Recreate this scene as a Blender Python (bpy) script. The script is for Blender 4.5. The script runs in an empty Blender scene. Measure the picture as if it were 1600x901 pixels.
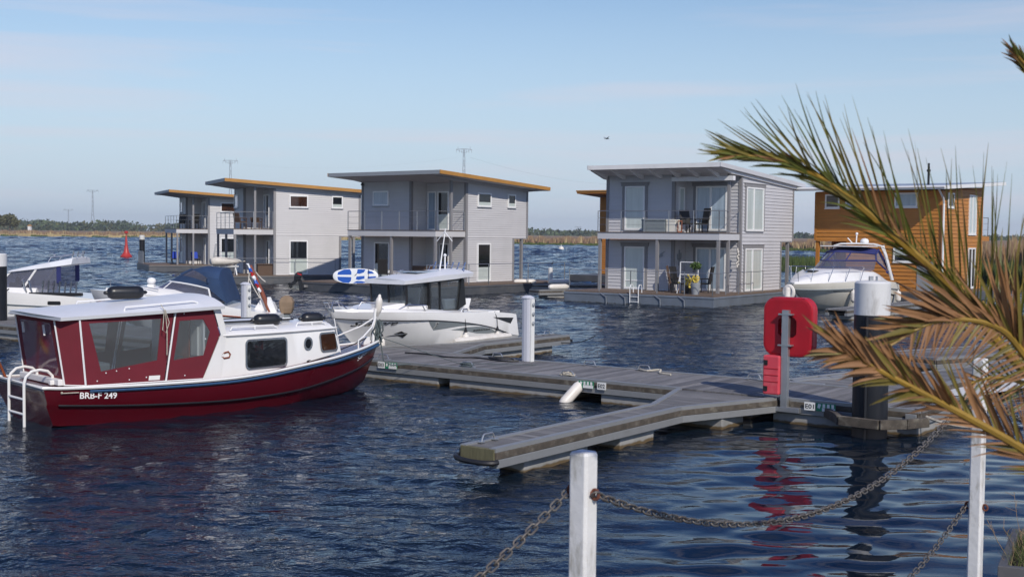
import bpy, bmesh, math, random
import numpy as np
from mathutils import Vector, Matrix
random.seed(7)
R = math.radians
scene = bpy.context.scene
col = scene.collection

# ------------------------------------------------------------------ camera
EYE = 3.15
FPX, CX, CY = 1900.0, 800.0, 450.5
ROLL = R(0.6)
PITCH = math.atan((CY - 366.0) / FPX)
fwd = Vector((0, math.cos(PITCH), -math.sin(PITCH)))
up0 = Vector((0, math.sin(PITCH), math.cos(PITCH)))
rt0 = Vector((1, 0, 0))
rt = rt0 * math.cos(ROLL) + up0 * math.sin(ROLL)
upv = up0 * math.cos(ROLL) - rt0 * math.sin(ROLL)
cam_d = bpy.data.cameras.new('camera')
cam = bpy.data.objects.new('camera', cam_d)
col.objects.link(cam)
m = Matrix((rt, upv, -fwd)).transposed().to_4x4()
m.translation = Vector((0, 0, EYE))
cam.matrix_world = m
cam_d.sensor_width = 36
cam_d.lens = FPX / 1600 * 36
cam_d.clip_start = 0.1
cam_d.clip_end = 9000
cam_d.dof.use_dof = True
cam_d.dof.focus_distance = 26
cam_d.dof.aperture_fstop = 6.3
scene.camera = cam

def survey(px, py, dist):
    """world point seen at a photograph pixel, at the given distance along +Y"""
    x = (px - CX) / FPX; y = -(py - CY) / FPX
    d = fwd + rt * x + upv * y
    return Vector((0, 0, EYE)) + d * (dist / d.y)

# ------------------------------------------------------------------ sky and sun
SUN_AZ, SUN_EL = 157.0, 38.0          # azimuth clockwise from +Y
world = bpy.data.worlds.new('World')
scene.world = world
world.use_nodes = True
nt = world.node_tree
nt.nodes.clear()
wo = nt.nodes.new('ShaderNodeOutputWorld')
bg = nt.nodes.new('ShaderNodeBackground')
sky = nt.nodes.new('ShaderNodeTexSky')
sky.sky_type = 'NISHITA'
sky.sun_disc = False
sky.sun_elevation = R(SUN_EL)
sky.sun_rotation = R(SUN_AZ)
sky.altitude = 0
sky.air_density = 1.0
sky.dust_density = 0.15
sky.ozone_density = 3.6
tc = nt.nodes.new('ShaderNodeTexCoord')
mp = nt.nodes.new('ShaderNodeMapping')
mp.inputs['Scale'].default_value = (1.7, 1.7, 30)
mp.inputs['Rotation'].default_value = (R(1.5), R(-1.0), R(20))
mp.inputs['Location'].default_value = (3.7, 1.3, .6)
nz = nt.nodes.new('ShaderNodeTexNoise')
nz.inputs['Scale'].default_value = 1.0
nz.inputs['Detail'].default_value = 7
nz.inputs['Roughness'].default_value = .55
nz.inputs['Distortion'].default_value = .35
rp = nt.nodes.new('ShaderNodeValToRGB')
rp.color_ramp.elements[0].position = .49
rp.color_ramp.elements[1].position = .72
rp.color_ramp.elements[1].color = (.60, .60, .60, 1)
mixc = nt.nodes.new('ShaderNodeMixRGB')
mixc.inputs[2].default_value = (6.5, 6.05, 6.75, 1)
nt.links.new(tc.outputs['Generated'], mp.inputs['Vector'])
nt.links.new(mp.outputs[0], nz.inputs['Vector'])
nt.links.new(nz.outputs['Fac'], rp.inputs[0])
nt.links.new(rp.outputs[0], mixc.inputs[0])
# thin bluish haze veil low over the horizon
spx = nt.nodes.new('ShaderNodeSeparateXYZ'); nt.links.new(tc.outputs['Generated'], spx.inputs[0])
vr = nt.nodes.new('ShaderNodeMapRange'); vr.interpolation_type = 'SMOOTHSTEP'
vr.inputs[1].default_value = -.02; vr.inputs[2].default_value = .25; vr.inputs[3].default_value = .96; vr.inputs[4].default_value = 0
nt.links.new(spx.outputs['Z'], vr.inputs[0])
veil = nt.nodes.new('ShaderNodeMixRGB'); veil.inputs[2].default_value = (4.75, 5.75, 7.0, 1)
dr_ = nt.nodes.new('ShaderNodeMapRange'); dr_.interpolation_type = 'SMOOTHSTEP'      # deeper blue towards the zenith
dr_.inputs[1].default_value = .16; dr_.inputs[2].default_value = .46; nt.links.new(spx.outputs['Z'], dr_.inputs[0])
deep = nt.nodes.new('ShaderNodeMixRGB'); deep.blend_type = 'MULTIPLY'; deep.inputs[2].default_value = (.24, .52, 1.0, 1)
nt.links.new(dr_.outputs[0], deep.inputs[0]); nt.links.new(sky.outputs[0], deep.inputs[1])
nt.links.new(vr.outputs[0], veil.inputs[0]); nt.links.new(deep.outputs[0], veil.inputs[1])
nt.links.new(veil.outputs[0], mixc.inputs[1])
nt.links.new(mixc.outputs[0], bg.inputs['Color'])
bg.inputs['Strength'].default_value = 0.092
nt.links.new(bg.outputs[0], wo.inputs['Surface'])

sun_d = bpy.data.lights.new('sun', 'SUN')
sun_d.energy = 2.95
sun_d.angle = R(0.6)
sun_d.color = (1.0, .93, .83)
sun = bpy.data.objects.new('sun', sun_d)
col.objects.link(sun)
sd = Vector((math.sin(R(SUN_AZ)) * math.cos(R(SUN_EL)), math.cos(R(SUN_AZ)) * math.cos(R(SUN_EL)), math.sin(R(SUN_EL))))
sun.rotation_euler = sd.to_track_quat('Z', 'Y').to_euler()

vs = scene.view_settings
vs.view_transform = 'Standard'
vs.look = 'None'
vs.exposure = 0.30
vs.gamma = 1.0
vs.use_curve_mapping = False

# ------------------------------------------------------------------ materials
M = {}
def mat(name, c, rough=.5, metal=0., var=.12, scale=4., stretch=(1, 1, 1), bump=0., bscale=40., spec=.5, dirt=None, damt=.5, dscale=2., dstretch=(1, 1, 1), dlo=.5, dhi=.75, coat=0., low=None):
    """procedural principled material: value noise, optional dirt patches, bump, optional stain band near the waterline"""
    if name in M: return M[name]
    mt = bpy.data.materials.new(name); mt.use_nodes = True
    t = mt.node_tree; n = t.nodes; L = t.links
    p = n['Principled BSDF']
    p.inputs['Roughness'].default_value = rough
    p.inputs['Metallic'].default_value = metal
    p.inputs['Specular IOR Level'].default_value = spec
    p.inputs['Coat Weight'].default_value = coat
    p.inputs['Coat Roughness'].default_value = .08
    co = n.new('ShaderNodeTexCoord')
    mpp = n.new('ShaderNodeMapping'); mpp.inputs['Scale'].default_value = stretch
    L.new(co.outputs['Object'], mpp.inputs['Vector'])
    no = n.new('ShaderNodeTexNoise'); no.inputs['Scale'].default_value = scale; no.inputs['Detail'].default_value = 6; no.inputs['Roughness'].default_value = .6
    L.new(mpp.outputs[0], no.inputs['Vector'])
    mr = n.new('ShaderNodeMapRange')
    mr.inputs[1].default_value = .25; mr.inputs[2].default_value = .75
    mr.inputs[3].default_value = 1 - var; mr.inputs[4].default_value = 1 + var
    L.new(no.outputs['Fac'], mr.inputs[0])
    mul = n.new('ShaderNodeMixRGB'); mul.blend_type = 'MULTIPLY'; mul.inputs[0].default_value = 1
    mul.inputs[1].default_value = (*c, 1)
    L.new(mr.outputs[0], mul.inputs[2])
    out = mul.outputs[0]
    if dirt is not None:
        mp2 = n.new('ShaderNodeMapping'); mp2.inputs['Scale'].default_value = dstretch
        L.new(co.outputs['Object'], mp2.inputs['Vector'])
        n2 = n.new('ShaderNodeTexNoise'); n2.inputs['Scale'].default_value = dscale; n2.inputs['Detail'].default_value = 8; n2.inputs['Roughness'].default_value = .65
        L.new(mp2.outputs[0], n2.inputs['Vector'])
        m2 = n.new('ShaderNodeMapRange'); m2.inputs[1].default_value = dlo; m2.inputs[2].default_value = dhi; m2.inputs[3].default_value = 0; m2.inputs[4].default_value = damt
        L.new(n2.outputs['Fac'], m2.inputs[0])
        mx = n.new('ShaderNodeMixRGB'); mx.inputs[2].default_value = (*dirt, 1)
        L.new(m2.outputs[0], mx.inputs[0]); L.new(out, mx.inputs[1]); out = mx.outputs[0]
    if low is not None:      # algae / rust band below a ragged height: (colour, z height, softness)
        lc, lz, ls = low
        sp = n.new('ShaderNodeSeparateXYZ'); L.new(co.outputs['Object'], sp.inputs[0])
        n3 = n.new('ShaderNodeTexNoise'); n3.inputs['Scale'].default_value = 6; n3.inputs['Detail'].default_value = 6
        L.new(co.outputs['Object'], n3.inputs['Vector'])
        ma = n.new('ShaderNodeMath'); ma.operation = 'MULTIPLY_ADD'; ma.inputs[1].default_value = ls * 1.6
        L.new(n3.outputs['Fac'], ma.inputs[0]); L.new(sp.outputs['Z'], ma.inputs[2])
        m3 = n.new('ShaderNodeMapRange'); m3.inputs[1].default_value = lz + ls * .6; m3.inputs[2].default_value = lz + ls * 1.2; m3.inputs[3].default_value = .92; m3.inputs[4].default_value = 0
        L.new(ma.outputs[0], m3.inputs[0])
        mx3 = n.new('ShaderNodeMixRGB'); mx3.inputs[2].default_value = (*lc, 1)
        L.new(m3.outputs[0], mx3.inputs[0]); L.new(out, mx3.inputs[1]); out = mx3.outputs[0]
    L.new(out, p.inputs['Base Color'])
    if bump > 0:
        nb = n.new('ShaderNodeTexNoise'); nb.inputs['Scale'].default_value = bscale; nb.inputs['Detail'].default_value = 4
        L.new(mpp.outputs[0], nb.inputs['Vector'])
        b = n.new('ShaderNodeBump'); b.inputs['Strength'].default_value = bump; b.inputs['Distance'].default_value = .02
        L.new(nb.outputs['Fac'], b.inputs['Height']); L.new(b.outputs[0], p.inputs['Normal'])
    M[name] = mt
    return mt

def wood_planks(name, c, axis, pitch, var=.25, rough=.75, dirt=None):
    """boards: each plank its own tone (white noise by plank number) with grain along it"""
    mt = bpy.data.materials.new(name); mt.use_nodes = True
    t = mt.node_tree; n = t.nodes; L = t.links; p = n['Principled BSDF']
    p.inputs['Roughness'].default_value = rough
    co = n.new('ShaderNodeTexCoord'); sp = n.new('ShaderNodeSeparateXYZ'); L.new(co.outputs['Object'], sp.inputs[0])
    dv = n.new('ShaderNodeMath'); dv.operation = 'DIVIDE'; dv.inputs[1].default_value = pitch; L.new(sp.outputs[axis], dv.inputs[0])
    fl = n.new('ShaderNodeMath'); fl.operation = 'FLOOR'; L.new(dv.outputs[0], fl.inputs[0])
    wn = n.new('ShaderNodeTexWhiteNoise'); wn.noise_dimensions = '1D'; L.new(fl.outputs[0], wn.inputs['W'])
    mp_ = n.new('ShaderNodeMapping'); s = [2.5, 2.5, 2.5]; s[axis] = 30; mp_.inputs['Scale'].default_value = s
    L.new(co.outputs['Object'], mp_.inputs['Vector'])
    no = n.new('ShaderNodeTexNoise'); no.inputs['Scale'].default_value = 1.2; no.inputs['Detail'].default_value = 6; L.new(mp_.outputs[0], no.inputs['Vector'])
    n2 = n.new('ShaderNodeTexNoise'); n2.inputs['Scale'].default_value = .8; n2.inputs['Detail'].default_value = 5; L.new(co.outputs['Object'], n2.inputs['Vector'])
    a = n.new('ShaderNodeMapRange'); a.inputs[3].default_value = 1 - var; a.inputs[4].default_value = 1 + var; L.new(wn.outputs['Value'], a.inputs[0])
    b = n.new('ShaderNodeMapRange'); b.inputs[1].default_value = .25; b.inputs[2].default_value = .75; b.inputs[3].default_value = .7; b.inputs[4].default_value = 1.3; L.new(no.outputs['Fac'], b.inputs[0])
    c2 = n.new('ShaderNodeMapRange'); c2.inputs[1].default_value = .3; c2.inputs[2].default_value = .7; c2.inputs[3].default_value = .8; c2.inputs[4].default_value = 1.15; L.new(n2.outputs['Fac'], c2.inputs[0])
    m1 = n.new('ShaderNodeMath'); m1.operation = 'MULTIPLY'; L.new(a.outputs[0], m1.inputs[0]); L.new(b.outputs[0], m1.inputs[1])
    m2 = n.new('ShaderNodeMath'); m2.operation = 'MULTIPLY'; L.new(m1.outputs[0], m2.inputs[0]); L.new(c2.outputs[0], m2.inputs[1])
    mul = n.new('ShaderNodeMixRGB'); mul.blend_type = 'MULTIPLY'; mul.inputs[0].default_value = 1; mul.inputs[1].default_value = (*c, 1); L.new(m2.outputs[0], mul.inputs[2])
    L.new(mul.outputs[0], p.inputs['Base Color'])
    bu = n.new('ShaderNodeBump'); bu.inputs['Strength'].default_value = .3; bu.inputs['Distance'].default_value = .01
    L.new(no.outputs['Fac'], bu.inputs['Height']); L.new(bu.outputs[0], p.inputs['Normal'])
    M[name] = mt
    return mt

def clear_mat(name, tint, gloss_rough=.03, opacity=.25):
    """thin clear sheet: tinted see-through plus a Fresnel reflection"""
    mt = bpy.data.materials.new(name); mt.use_nodes = True
    t = mt.node_tree; n = t.nodes; L = t.links; n.clear()
    o = n.new('ShaderNodeOutputMaterial'); tr = n.new('ShaderNodeBsdfTransparent'); tr.inputs[0].default_value = (*tint, 1)
    gl = n.new('ShaderNodeBsdfGlossy'); gl.inputs['Roughness'].default_value = gloss_rough
    df = n.new('ShaderNodeBsdfDiffuse'); df.inputs[0].default_value = (*[x * .6 for x in tint], 1)
    lw = n.new('ShaderNodeLayerWeight'); lw.inputs[0].default_value = .5
    pw = n.new('ShaderNodeMath'); pw.operation = 'POWER'; pw.inputs[1].default_value = 4; L.new(lw.outputs['Facing'], pw.inputs[0])
    fr = n.new('ShaderNodeMath'); fr.operation = 'MULTIPLY_ADD'; fr.inputs[1].default_value = .85; fr.inputs[2].default_value = .05; L.new(pw.outputs[0], fr.inputs[0])
    m0 = n.new('ShaderNodeMixShader'); m0.inputs[0].default_value = opacity; L.new(tr.outputs[0], m0.inputs[1]); L.new(df.outputs[0], m0.inputs[2])
    m1 = n.new('ShaderNodeMixShader'); L.new(fr.outputs[0], m1.inputs[0]); L.new(m0.outputs[0], m1.inputs[1]); L.new(gl.outputs[0], m1.inputs[2])
    L.new(m1.outputs[0], o.inputs['Surface'])
    M[name] = mt
    return mt

mat('grey_siding', (.55, .54, .54), .6, var=.06, scale=1.5, stretch=(.4, .4, 9), bump=.05, dirt=(.36, .355, .35), damt=.25, dscale=.7, dstretch=(1, 1, .35))
mat('cool_siding', (.52, .515, .53), .6, var=.06, scale=1.5, stretch=(.4, .4, 9), bump=.05, dirt=(.36, .36, .37), damt=.25, dscale=.7, dstretch=(1, 1, .35))
mat('orange_siding', (.46, .185, .032), .55, var=.16, scale=1.3, stretch=(.5, .5, 10), bump=.05, dirt=(.27, .09, .015), damt=.5, dscale=1.1, dstretch=(1, 1, 3))
mat('grey_trim', (.235, .23, .235), .6, var=.08)
mat('pale_soffit', (.72, .72, .73), .6, var=.04, scale=1)
mat('soffit_grey', (.52, .52, .535), .6, var=.05, scale=1)
mat('slate_fascia', (.27, .29, .31), .5, var=.05)
mat('orange_fascia', (.42, .205, .045), .6, var=.15, scale=3)
mat('roof_felt', (.12, .12, .125), .8, var=.15)
mat('roof_metal', (.34, .37, .42), .35, metal=.3, var=.06)
mat('white_pvc', (.80, .80, .79), .35, var=.03)
mat('white_paint', (.78, .77, .75), .45, var=.05, scale=2, dirt=(.45, .43, .38), damt=.25, dscale=1.5, dlo=.55)
mat('dark_glass', (.012, .014, .017), .04, var=.3, scale=1.2, spec=.8)
mat('brown_glass', (.05, .022, .012), .05, var=.6, scale=1.3, spec=.7)
mat('curtain_glass', (.50, .56, .54), .12, var=.12, scale=3, stretch=(3, 3, .2), coat=.6)
mat('blue_glass', (.30, .38, .46), .08, var=.2, scale=2, stretch=(3, 3, .3), coat=.8)
mat('blind', (.48, .53, .50), .3, var=.06, coat=.4)
mat('float_steel', (.075, .08, .09), .5, var=.2, scale=2, dirt=(.16, .15, .14), damt=.5, dscale=1.5, low=((.03, .03, .025), .02, .1))
mat('float_blue_steel', (.14, .165, .20), .5, var=.15, scale=2, dirt=(.09, .10, .11), damt=.6, dscale=1.2, dstretch=(1, 1, .3), low=((.05, .045, .035), .04, .1))
mat('float_concrete', (.20, .20, .19), .8, var=.2, scale=3, bump=.2, dirt=(.11, .105, .10), damt=.6, dscale=1.6, low=((.055, .045, .025), .03, .1))
mat('terrace_wood', (.15, .105, .075), .7, var=.25, scale=2, stretch=(1, 12, 1))
mat('galvanised', (.42, .43, .44), .38, metal=.75, var=.1)
mat('steel', (.62, .62, .63), .22, metal=1, var=.05)
mat('aluminium', (.29, .295, .295), .5, metal=.35, var=.12, scale=3, dirt=(.16, .16, .15), damt=.5, dscale=3)
mat('black_rattan', (.016, .015, .015), .6, var=.3, scale=30)
mat('brown_rattan', (.10, .06, .04), .7, var=.3, scale=30)
mat('blue_cushion', (.02, .06, .42), .8, var=.1)
mat('pier_concrete', (.30, .295, .28), .85, var=.16, scale=2.5, bump=.15, dirt=(.10, .10, .095), damt=.6, dscale=1.3, dstretch=(1, 1, .5), low=((.10, .06, .016), .05, .045))
mat('dark_wood_edge', (.075, .062, .048), .85, var=.45, scale=7, bump=.3, dirt=(.22, .20, .16), damt=.8, dscale=5, dlo=.52, dhi=.7)
mat('green_wood_end', (.12, .112, .06), .85, var=.3, scale=6, stretch=(1, 6, 1), bump=.3)
mat('rubber', (.014, .014, .016), .5, var=.2)
wood_planks('pier_planks', (.17, .163, .16), 1, .142, .34)
wood_planks('finger_planks', (.165, .16, .155), 0, .112)
mat('maroon_hull', (.080, .003, .008), .25, var=.1, scale=1.2, coat=.2, dirt=(.06, .006, .012), damt=.45, dscale=1.1, dstretch=(.5, .5, 2), low=((.03, .006, .008), .0, .03))
mat('maroon_canvas', (.135, .008, .018), .8, var=.12, scale=2.5, bump=.12, bscale=8)
mat('gelcoat', (.80, .79, .77), .25, var=.03, scale=1.5, coat=.3, dirt=(.62, .59, .52), damt=.35, dscale=1.3)
mat('cream_gelcoat', (.72, .69, .61), .3, var=.04, scale=1.5, coat=.3, dirt=(.5, .46, .36), damt=.4, dscale=1.6)
mat('roof_white', (.72, .73, .75), .4, var=.05, scale=1.5, dirt=(.5, .5, .5), damt=.3, dscale=2)
mat('deck_grey', (.20, .20, .21), .8, var=.12, bump=.2)
mat('black_paint', (.012, .012, .013), .4, var=.1)
mat('navy_canvas', (.018, .045, .11), .8, var=.25, scale=2, bump=.15, bscale=6)
mat('royal_canvas', (.018, .025, .13), .75, var=.2, scale=2, bump=.1, bscale=6)
mat('blue_rope', (.02, .07, .16), .8, var=.25, scale=20)
mat('grey_rope', (.09, .115, .12), .9, var=.4, scale=14)
mat('pale_rope', (.48, .44, .36), .9, var=.3, scale=20)
mat('panel_grey', (.20, .225, .235), .4, var=.05)
mat('varnish', (.23, .055, .012), .25, var=.3, scale=4, stretch=(1, 1, .3), coat=.6)
mat('white_fender', (.74, .70, .64), .4, var=.06, dirt=(.45, .38, .30), damt=.5, dscale=3)
mat('black_fender', (.012, .013, .016), .35, var=.2, scale=3, spec=.5)
mat('buoy_red', (.42, .035, .03), .45, var=.12)
mat('case_red', (.40, .006, .016), .42, var=.12, scale=2.5, dirt=(.27, .012, .02), damt=.5, dscale=3)
mat('box_pink', (.62, .06, .085), .5, var=.1, dirt=(.7, .2, .2), damt=.4, dscale=6)
mat('pile_white', (.66, .66, .65), .5, var=.05, dirt=(.28, .26, .23), damt=.7, dscale=2.2, dstretch=(2, 2, .45), dlo=.56, dhi=.72)
mat('pile_black', (.012, .014, .019), .5, spec=.3, var=.25, scale=2, dirt=(.04, .04, .045), damt=.4, dscale=2.5, dstretch=(2, 2, .4), low=((.10, .075, .06), .16, .06))
mat('post_white', (.68, .675, .66), .6, var=.08, scale=6, bump=.15, bscale=25, dirt=(.22, .20, .14), damt=.8, dscale=9, dstretch=(1, 1, .3), dlo=.51, dhi=.68)
mat('rust', (.14, .045, .025), .8, var=.4, scale=40, bump=.4)
mat('chain_steel', (.15, .14, .13), .55, metal=.6, var=.3, scale=25, dirt=(.16, .10, .06), damt=.6, dscale=14)
mat('pedestal_grey', (.56, .57, .62), .35, var=.03)
mat('sign_white', (.75, .75, .72), .5, var=.06, scale=8)
mat('sign_green', (.02, .22, .11), .5, var=.2, scale=8)
mat('ink', (.012, .012, .013), .5, var=.05)
mat('text_white', (.82, .80, .78), .5, var=.03)
mat('board_white', (.78, .80, .82), .3, var=.03)
mat('board_blue', (.02, .10, .45), .3, var=.1)
mat('flag_black', (.012, .012, .012), .85, var=.1); mat('flag_red', (.42, .012, .014), .85, var=.1); mat('flag_gold', (.62, .36, .02), .85, var=.1)
mat('tan_cover', (.24, .17, .11), .85, var=.2)
mat('bag_white', (.62, .58, .52), .85, var=.12, scale=3, bump=.4, bscale=5)
mat('leaf_green', (.06, .11, .02), .7, var=.4, scale=9)
mat('flower_yellow', (.65, .50, .08), .7, var=.4, scale=30)
mat('frond_green', (.088, .098, .013), .45, var=.3, scale=5)
mat('frond_olive', (.16, .125, .022), .5, var=.35, scale=5)
mat('frond_dry', (.24, .118, .046), .65, var=.4, scale=6)
mat('rachis_mat', (.27, .165, .025), .45, var=.3, scale=6)
mat('trunk_bark', (.10, .075, .05), .9, var=.4, scale=8, bump=.6, bscale=12)
mat('quay_stone', (.22, .21, .195), .9, var=.2, scale=2, bump=.3)
mat('planter_grey', (.085, .085, .092), .7, var=.15, scale=5, dirt=(.16, .15, .14), damt=.5, dscale=6)
mat('soil', (.04, .03, .02), .95, var=.3)
mat('grass_mix', (.085, .105, .03), .8, var=.5, scale=12)
mat('pylon_grey', (.20, .22, .25), .6, var=.05)
mat('far_white', (.70, .69, .66), .6, var=.05)
vinyl = clear_mat('vinyl', (.62, .66, .68), .05, .16)
purple_vinyl = clear_mat('purple_vinyl', (.24, .075, .13), .10, .9)
tint_glass = clear_mat('tint_glass', (.40, .45, .49), .02, .15)
blue_tint = clear_mat('blue_tint', (.42, .42, .52), .04, .3)
canopy_clear = clear_mat('canopy_clear', (.60, .58, .66), .05, .22)

# ------------------------------------------------------------------ mesh helpers
class MB:
    def __init__(s): s.v = []; s.f = []; s.mi = []; s.cur = 0
    def add(s, vs_, fs):
        o = len(s.v); s.v += [tuple(p) for p in vs_]
        for f in fs: s.f.append(tuple(i + o for i in f)); s.mi.append(s.cur)
        return s
    def box(s, x0, x1, y0, y1, z0, z1):
        return s.add([(x0, y0, z0), (x1, y0, z0), (x1, y1, z0), (x0, y1, z0), (x0, y0, z1), (x1, y0, z1), (x1, y1, z1), (x0, y1, z1)],
                     [(3, 2, 1, 0), (4, 5, 6, 7), (0, 1, 5, 4), (1, 2, 6, 5), (2, 3, 7, 6), (3, 0, 4, 7)])
    def bar(s, p, q, w, h, up=(0, 0, 1)):
        p = Vector(p); q = Vector(q); d = (q - p).normalized(); u = Vector(up)
        a = d.cross(u)
        if a.length < 1e-4: a = d.cross(Vector((1, 0, 0)))
        a.normalize(); b = a.cross(d).normalized()
        a *= w / 2; b *= h / 2
        return s.add([p - a - b, p + a - b, p + a + b, p - a + b, q - a - b, q + a - b, q + a + b, q - a + b],
                     [(3, 2, 1, 0), (4, 5, 6, 7), (0, 1, 5, 4), (1, 2, 6, 5), (2, 3, 7, 6), (3, 0, 4, 7)])
    def tube(s, pts, r, n=8, closed=False, caps=True):
        pts = [Vector(p) for p in pts]; k = len(pts)
        rs = r if isinstance(r, (list, tuple)) else [r] * k
        rings = []; prev = None
        for i, p in enumerate(pts):
            if closed: d = pts[(i + 1) % k] - pts[i - 1]
            else: d = pts[min(i + 1, k - 1)] - pts[max(i - 1, 0)]
            d.normalize()
            if prev is None:
                a = d.cross(Vector((0, 0, 1)))
                if a.length < .05: a = d.cross(Vector((1, 0, 0)))
            else: a = prev - d * prev.dot(d)
            a.normalize(); prev = a; b = d.cross(a)
            rings.append([p + (a * math.cos(2 * math.pi * j / n) + b * math.sin(2 * math.pi * j / n)) * rs[i] for j in range(n)])
        return s.loft(rings, True, caps and not closed, closed)
    def loft(s, rings, close=True, caps=True, loop=False):
        n = len(rings[0]); vs_ = [p for r_ in rings for p in r_]; fs = []
        k = len(rings)
        for i in range(k if loop else k - 1):
            i2 = (i + 1) % k
            for j in range(n if close else n - 1):
                j2 = (j + 1) % n
                fs.append((i * n + j, i * n + j2, i2 * n + j2, i2 * n + j))
        if caps:
            fs.append(tuple(range(n - 1, -1, -1))); fs.append(tuple((k - 1) * n + j for j in range(n)))
        return s.add(vs_, fs)
    def lathe(s, prof, c=(0, 0, 0), n=20, axis='z'):
        rings = []
        for r_, z in prof:
            ring = []
            for j in range(n):
                a = 2 * math.pi * j / n
                p = (r_ * math.cos(a), r_ * math.sin(a), z)
                if axis == 'x': p = (z, p[0], p[1])
                if axis == 'y': p = (p[0], z, p[1])
                ring.append((p[0] + c[0], p[1] + c[1], p[2] + c[2]))
            rings.append(ring)
        return s.loft(rings, True, True)
    def prism(s, poly, off):
        """extrude polygon (3D pts) by vector off"""
        off = Vector(off); n = len(poly); a = [Vector(p) for p in poly]; b = [p + off for p in a]
        fs = [tuple(range(n - 1, -1, -1)), tuple(range(n, 2 * n))] + [(i, (i + 1) % n, n + (i + 1) % n, n + i) for i in range(n)]
        return s.add(a + b, fs)
    def poly(s, pts): return s.add(pts, [tuple(range(len(pts)))])
    def ball(s, c, r, seg=12, rings=7, sc=(1, 1, 1)):
        rr = []
        for i in range(rings + 1):
            t = math.pi * i / rings; q = max(.02, math.sin(t))
            rr.append([(c[0] + sc[0] * r * q * math.cos(2 * math.pi * j / seg), c[1] + sc[1] * r * q * math.sin(2 * math.pi * j / seg), c[2] + sc[2] * r * math.cos(t)) for j in range(seg)])
        return s.loft(rr, True, True)
    def build(s, name, mt, parent=None, smooth=False, bevel=0., fix=True):
        me = bpy.data.meshes.new(name)
        me.from_pydata(s.v, [], s.f)
        mts = mt if isinstance(mt, (list, tuple)) else [mt]
        for q in mts: me.materials.append(M[q] if isinstance(q, str) else q)
        if len(mts) > 1: me.polygons.foreach_set('material_index', s.mi)
        me.update()
        if fix:
            b = bmesh.new(); b.from_mesh(me); bmesh.ops.recalc_face_normals(b, faces=b.faces); b.to_mesh(me); b.free()
        o = bpy.data.objects.new(name, me); col.objects.link(o)
        if parent is not None: o.parent = parent
        if smooth:
            me.polygons.foreach_set('use_smooth', [True] * len(me.polygons))
            if smooth != 2:
                b = bmesh.new(); b.from_mesh(me)
                for e in b.edges:
                    if len(e.link_faces) == 2 and e.calc_face_angle(0) > R(38): e.smooth = False
                b.to_mesh(me); b.free()
        if bevel:
            md = o.modifiers.new('bevel', 'BEVEL'); md.width = bevel; md.segments = 2; md.limit_method = 'ANGLE'; md.angle_limit = R(40)
        return o

def tag(o, label, cat, group=None, kind=None):
    o['label'] = label; o['category'] = cat
    if group: o['group'] = group
    if kind: o['kind'] = kind
    return o
def thing(name, label, cat, loc=(0, 0, 0), rz=0., group=None):
    o = bpy.data.objects.new(name, None); col.objects.link(o)
    o.location = loc; o.rotation_euler = (0, 0, rz); o.empty_display_size = .3
    return tag(o, label, cat, group)
def struct(o): o['kind'] = 'structure'; return o
def bez(p0, p1, p2, p3, n=16):
    p0, p1, p2, p3 = map(Vector, (p0, p1, p2, p3)); out = []
    for i in range(n + 1):
        t = i / n; out.append(p0 * (1 - t) ** 3 + p1 * 3 * t * (1 - t) ** 2 + p2 * 3 * t * t * (1 - t) + p3 * t ** 3)
    return out
def spline(pts, n):
    """Catmull-Rom through points, n samples"""
    P = [Vector(p) for p in pts]; k = len(P) - 1; out = []
    for i in range(n):
        u = i / (n - 1) * k; a = min(int(u), k - 1); t = u - a
        p0 = P[a - 1] if a > 0 else P[0] * 2 - P[1]; p1 = P[a]; p2 = P[a + 1]; p3 = P[a + 2] if a + 2 <= k else P[k] * 2 - P[k - 1]
        out.append(.5 * ((2 * p1) + (p2 - p0) * t + (2 * p0 - 5 * p1 + 4 * p2 - p3) * t * t + (3 * p1 - p0 - 3 * p2 + p3) * t ** 3))
    return out
def sag(p, q, d, n=14):
    p = Vector(p); q = Vector(q)
    return [p.lerp(q, i / n) - Vector((0, 0, 4 * d * (i / n) * (1 - i / n))) for i in range(n + 1)]
_texts = {}
def text_mesh(s, shear=0., bold=0.):
    """flat glyph mesh of a string, cap height about 0.69 at size 1"""
    k = (s, shear, bold)
    if k in _texts: return _texts[k]
    cu = bpy.data.curves.new('lettering', 'FONT'); cu.body = s; cu.shear = shear; cu.offset = bold; cu.resolution_u = 3
    ob = bpy.data.objects.new('lettering', cu); col.objects.link(ob)
    dg = bpy.context.evaluated_depsgraph_get(); me = ob.evaluated_get(dg).to_mesh()
    v = [tuple(p.co) for p in me.vertices]; f = [tuple(p.vertices) for p in me.polygons]
    ob.evaluated_get(dg).to_mesh_clear(); bpy.data.objects.remove(ob); bpy.data.curves.remove(cu)
    _texts[k] = (v, f)
    return _texts[k]
def text_on(name, s, mt, parent, o, du, dv, w, h, shear=0., bold=0., fn=None):
    """lettering fitted in a w x h rectangle at o spanned by unit vectors du, dv; fn may bend points"""
    v, f = text_mesh(s, shear, bold)
    x0 = min(p[0] for p in v); x1 = max(p[0] for p in v); y0 = min(p[1] for p in v); y1 = max(p[1] for p in v)
    o = Vector(o); du = Vector(du); dv = Vector(dv)
    pts = [o + du * ((p[0] - x0) / (x1 - x0) * w) + dv * ((p[1] - y0) / (y1 - y0) * h) for p in v]
    if fn: pts = [fn(p) for p in pts]
    mb = MB(); mb.add(pts, f)
    return mb.build(name, mt, parent, fix=False)

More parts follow.
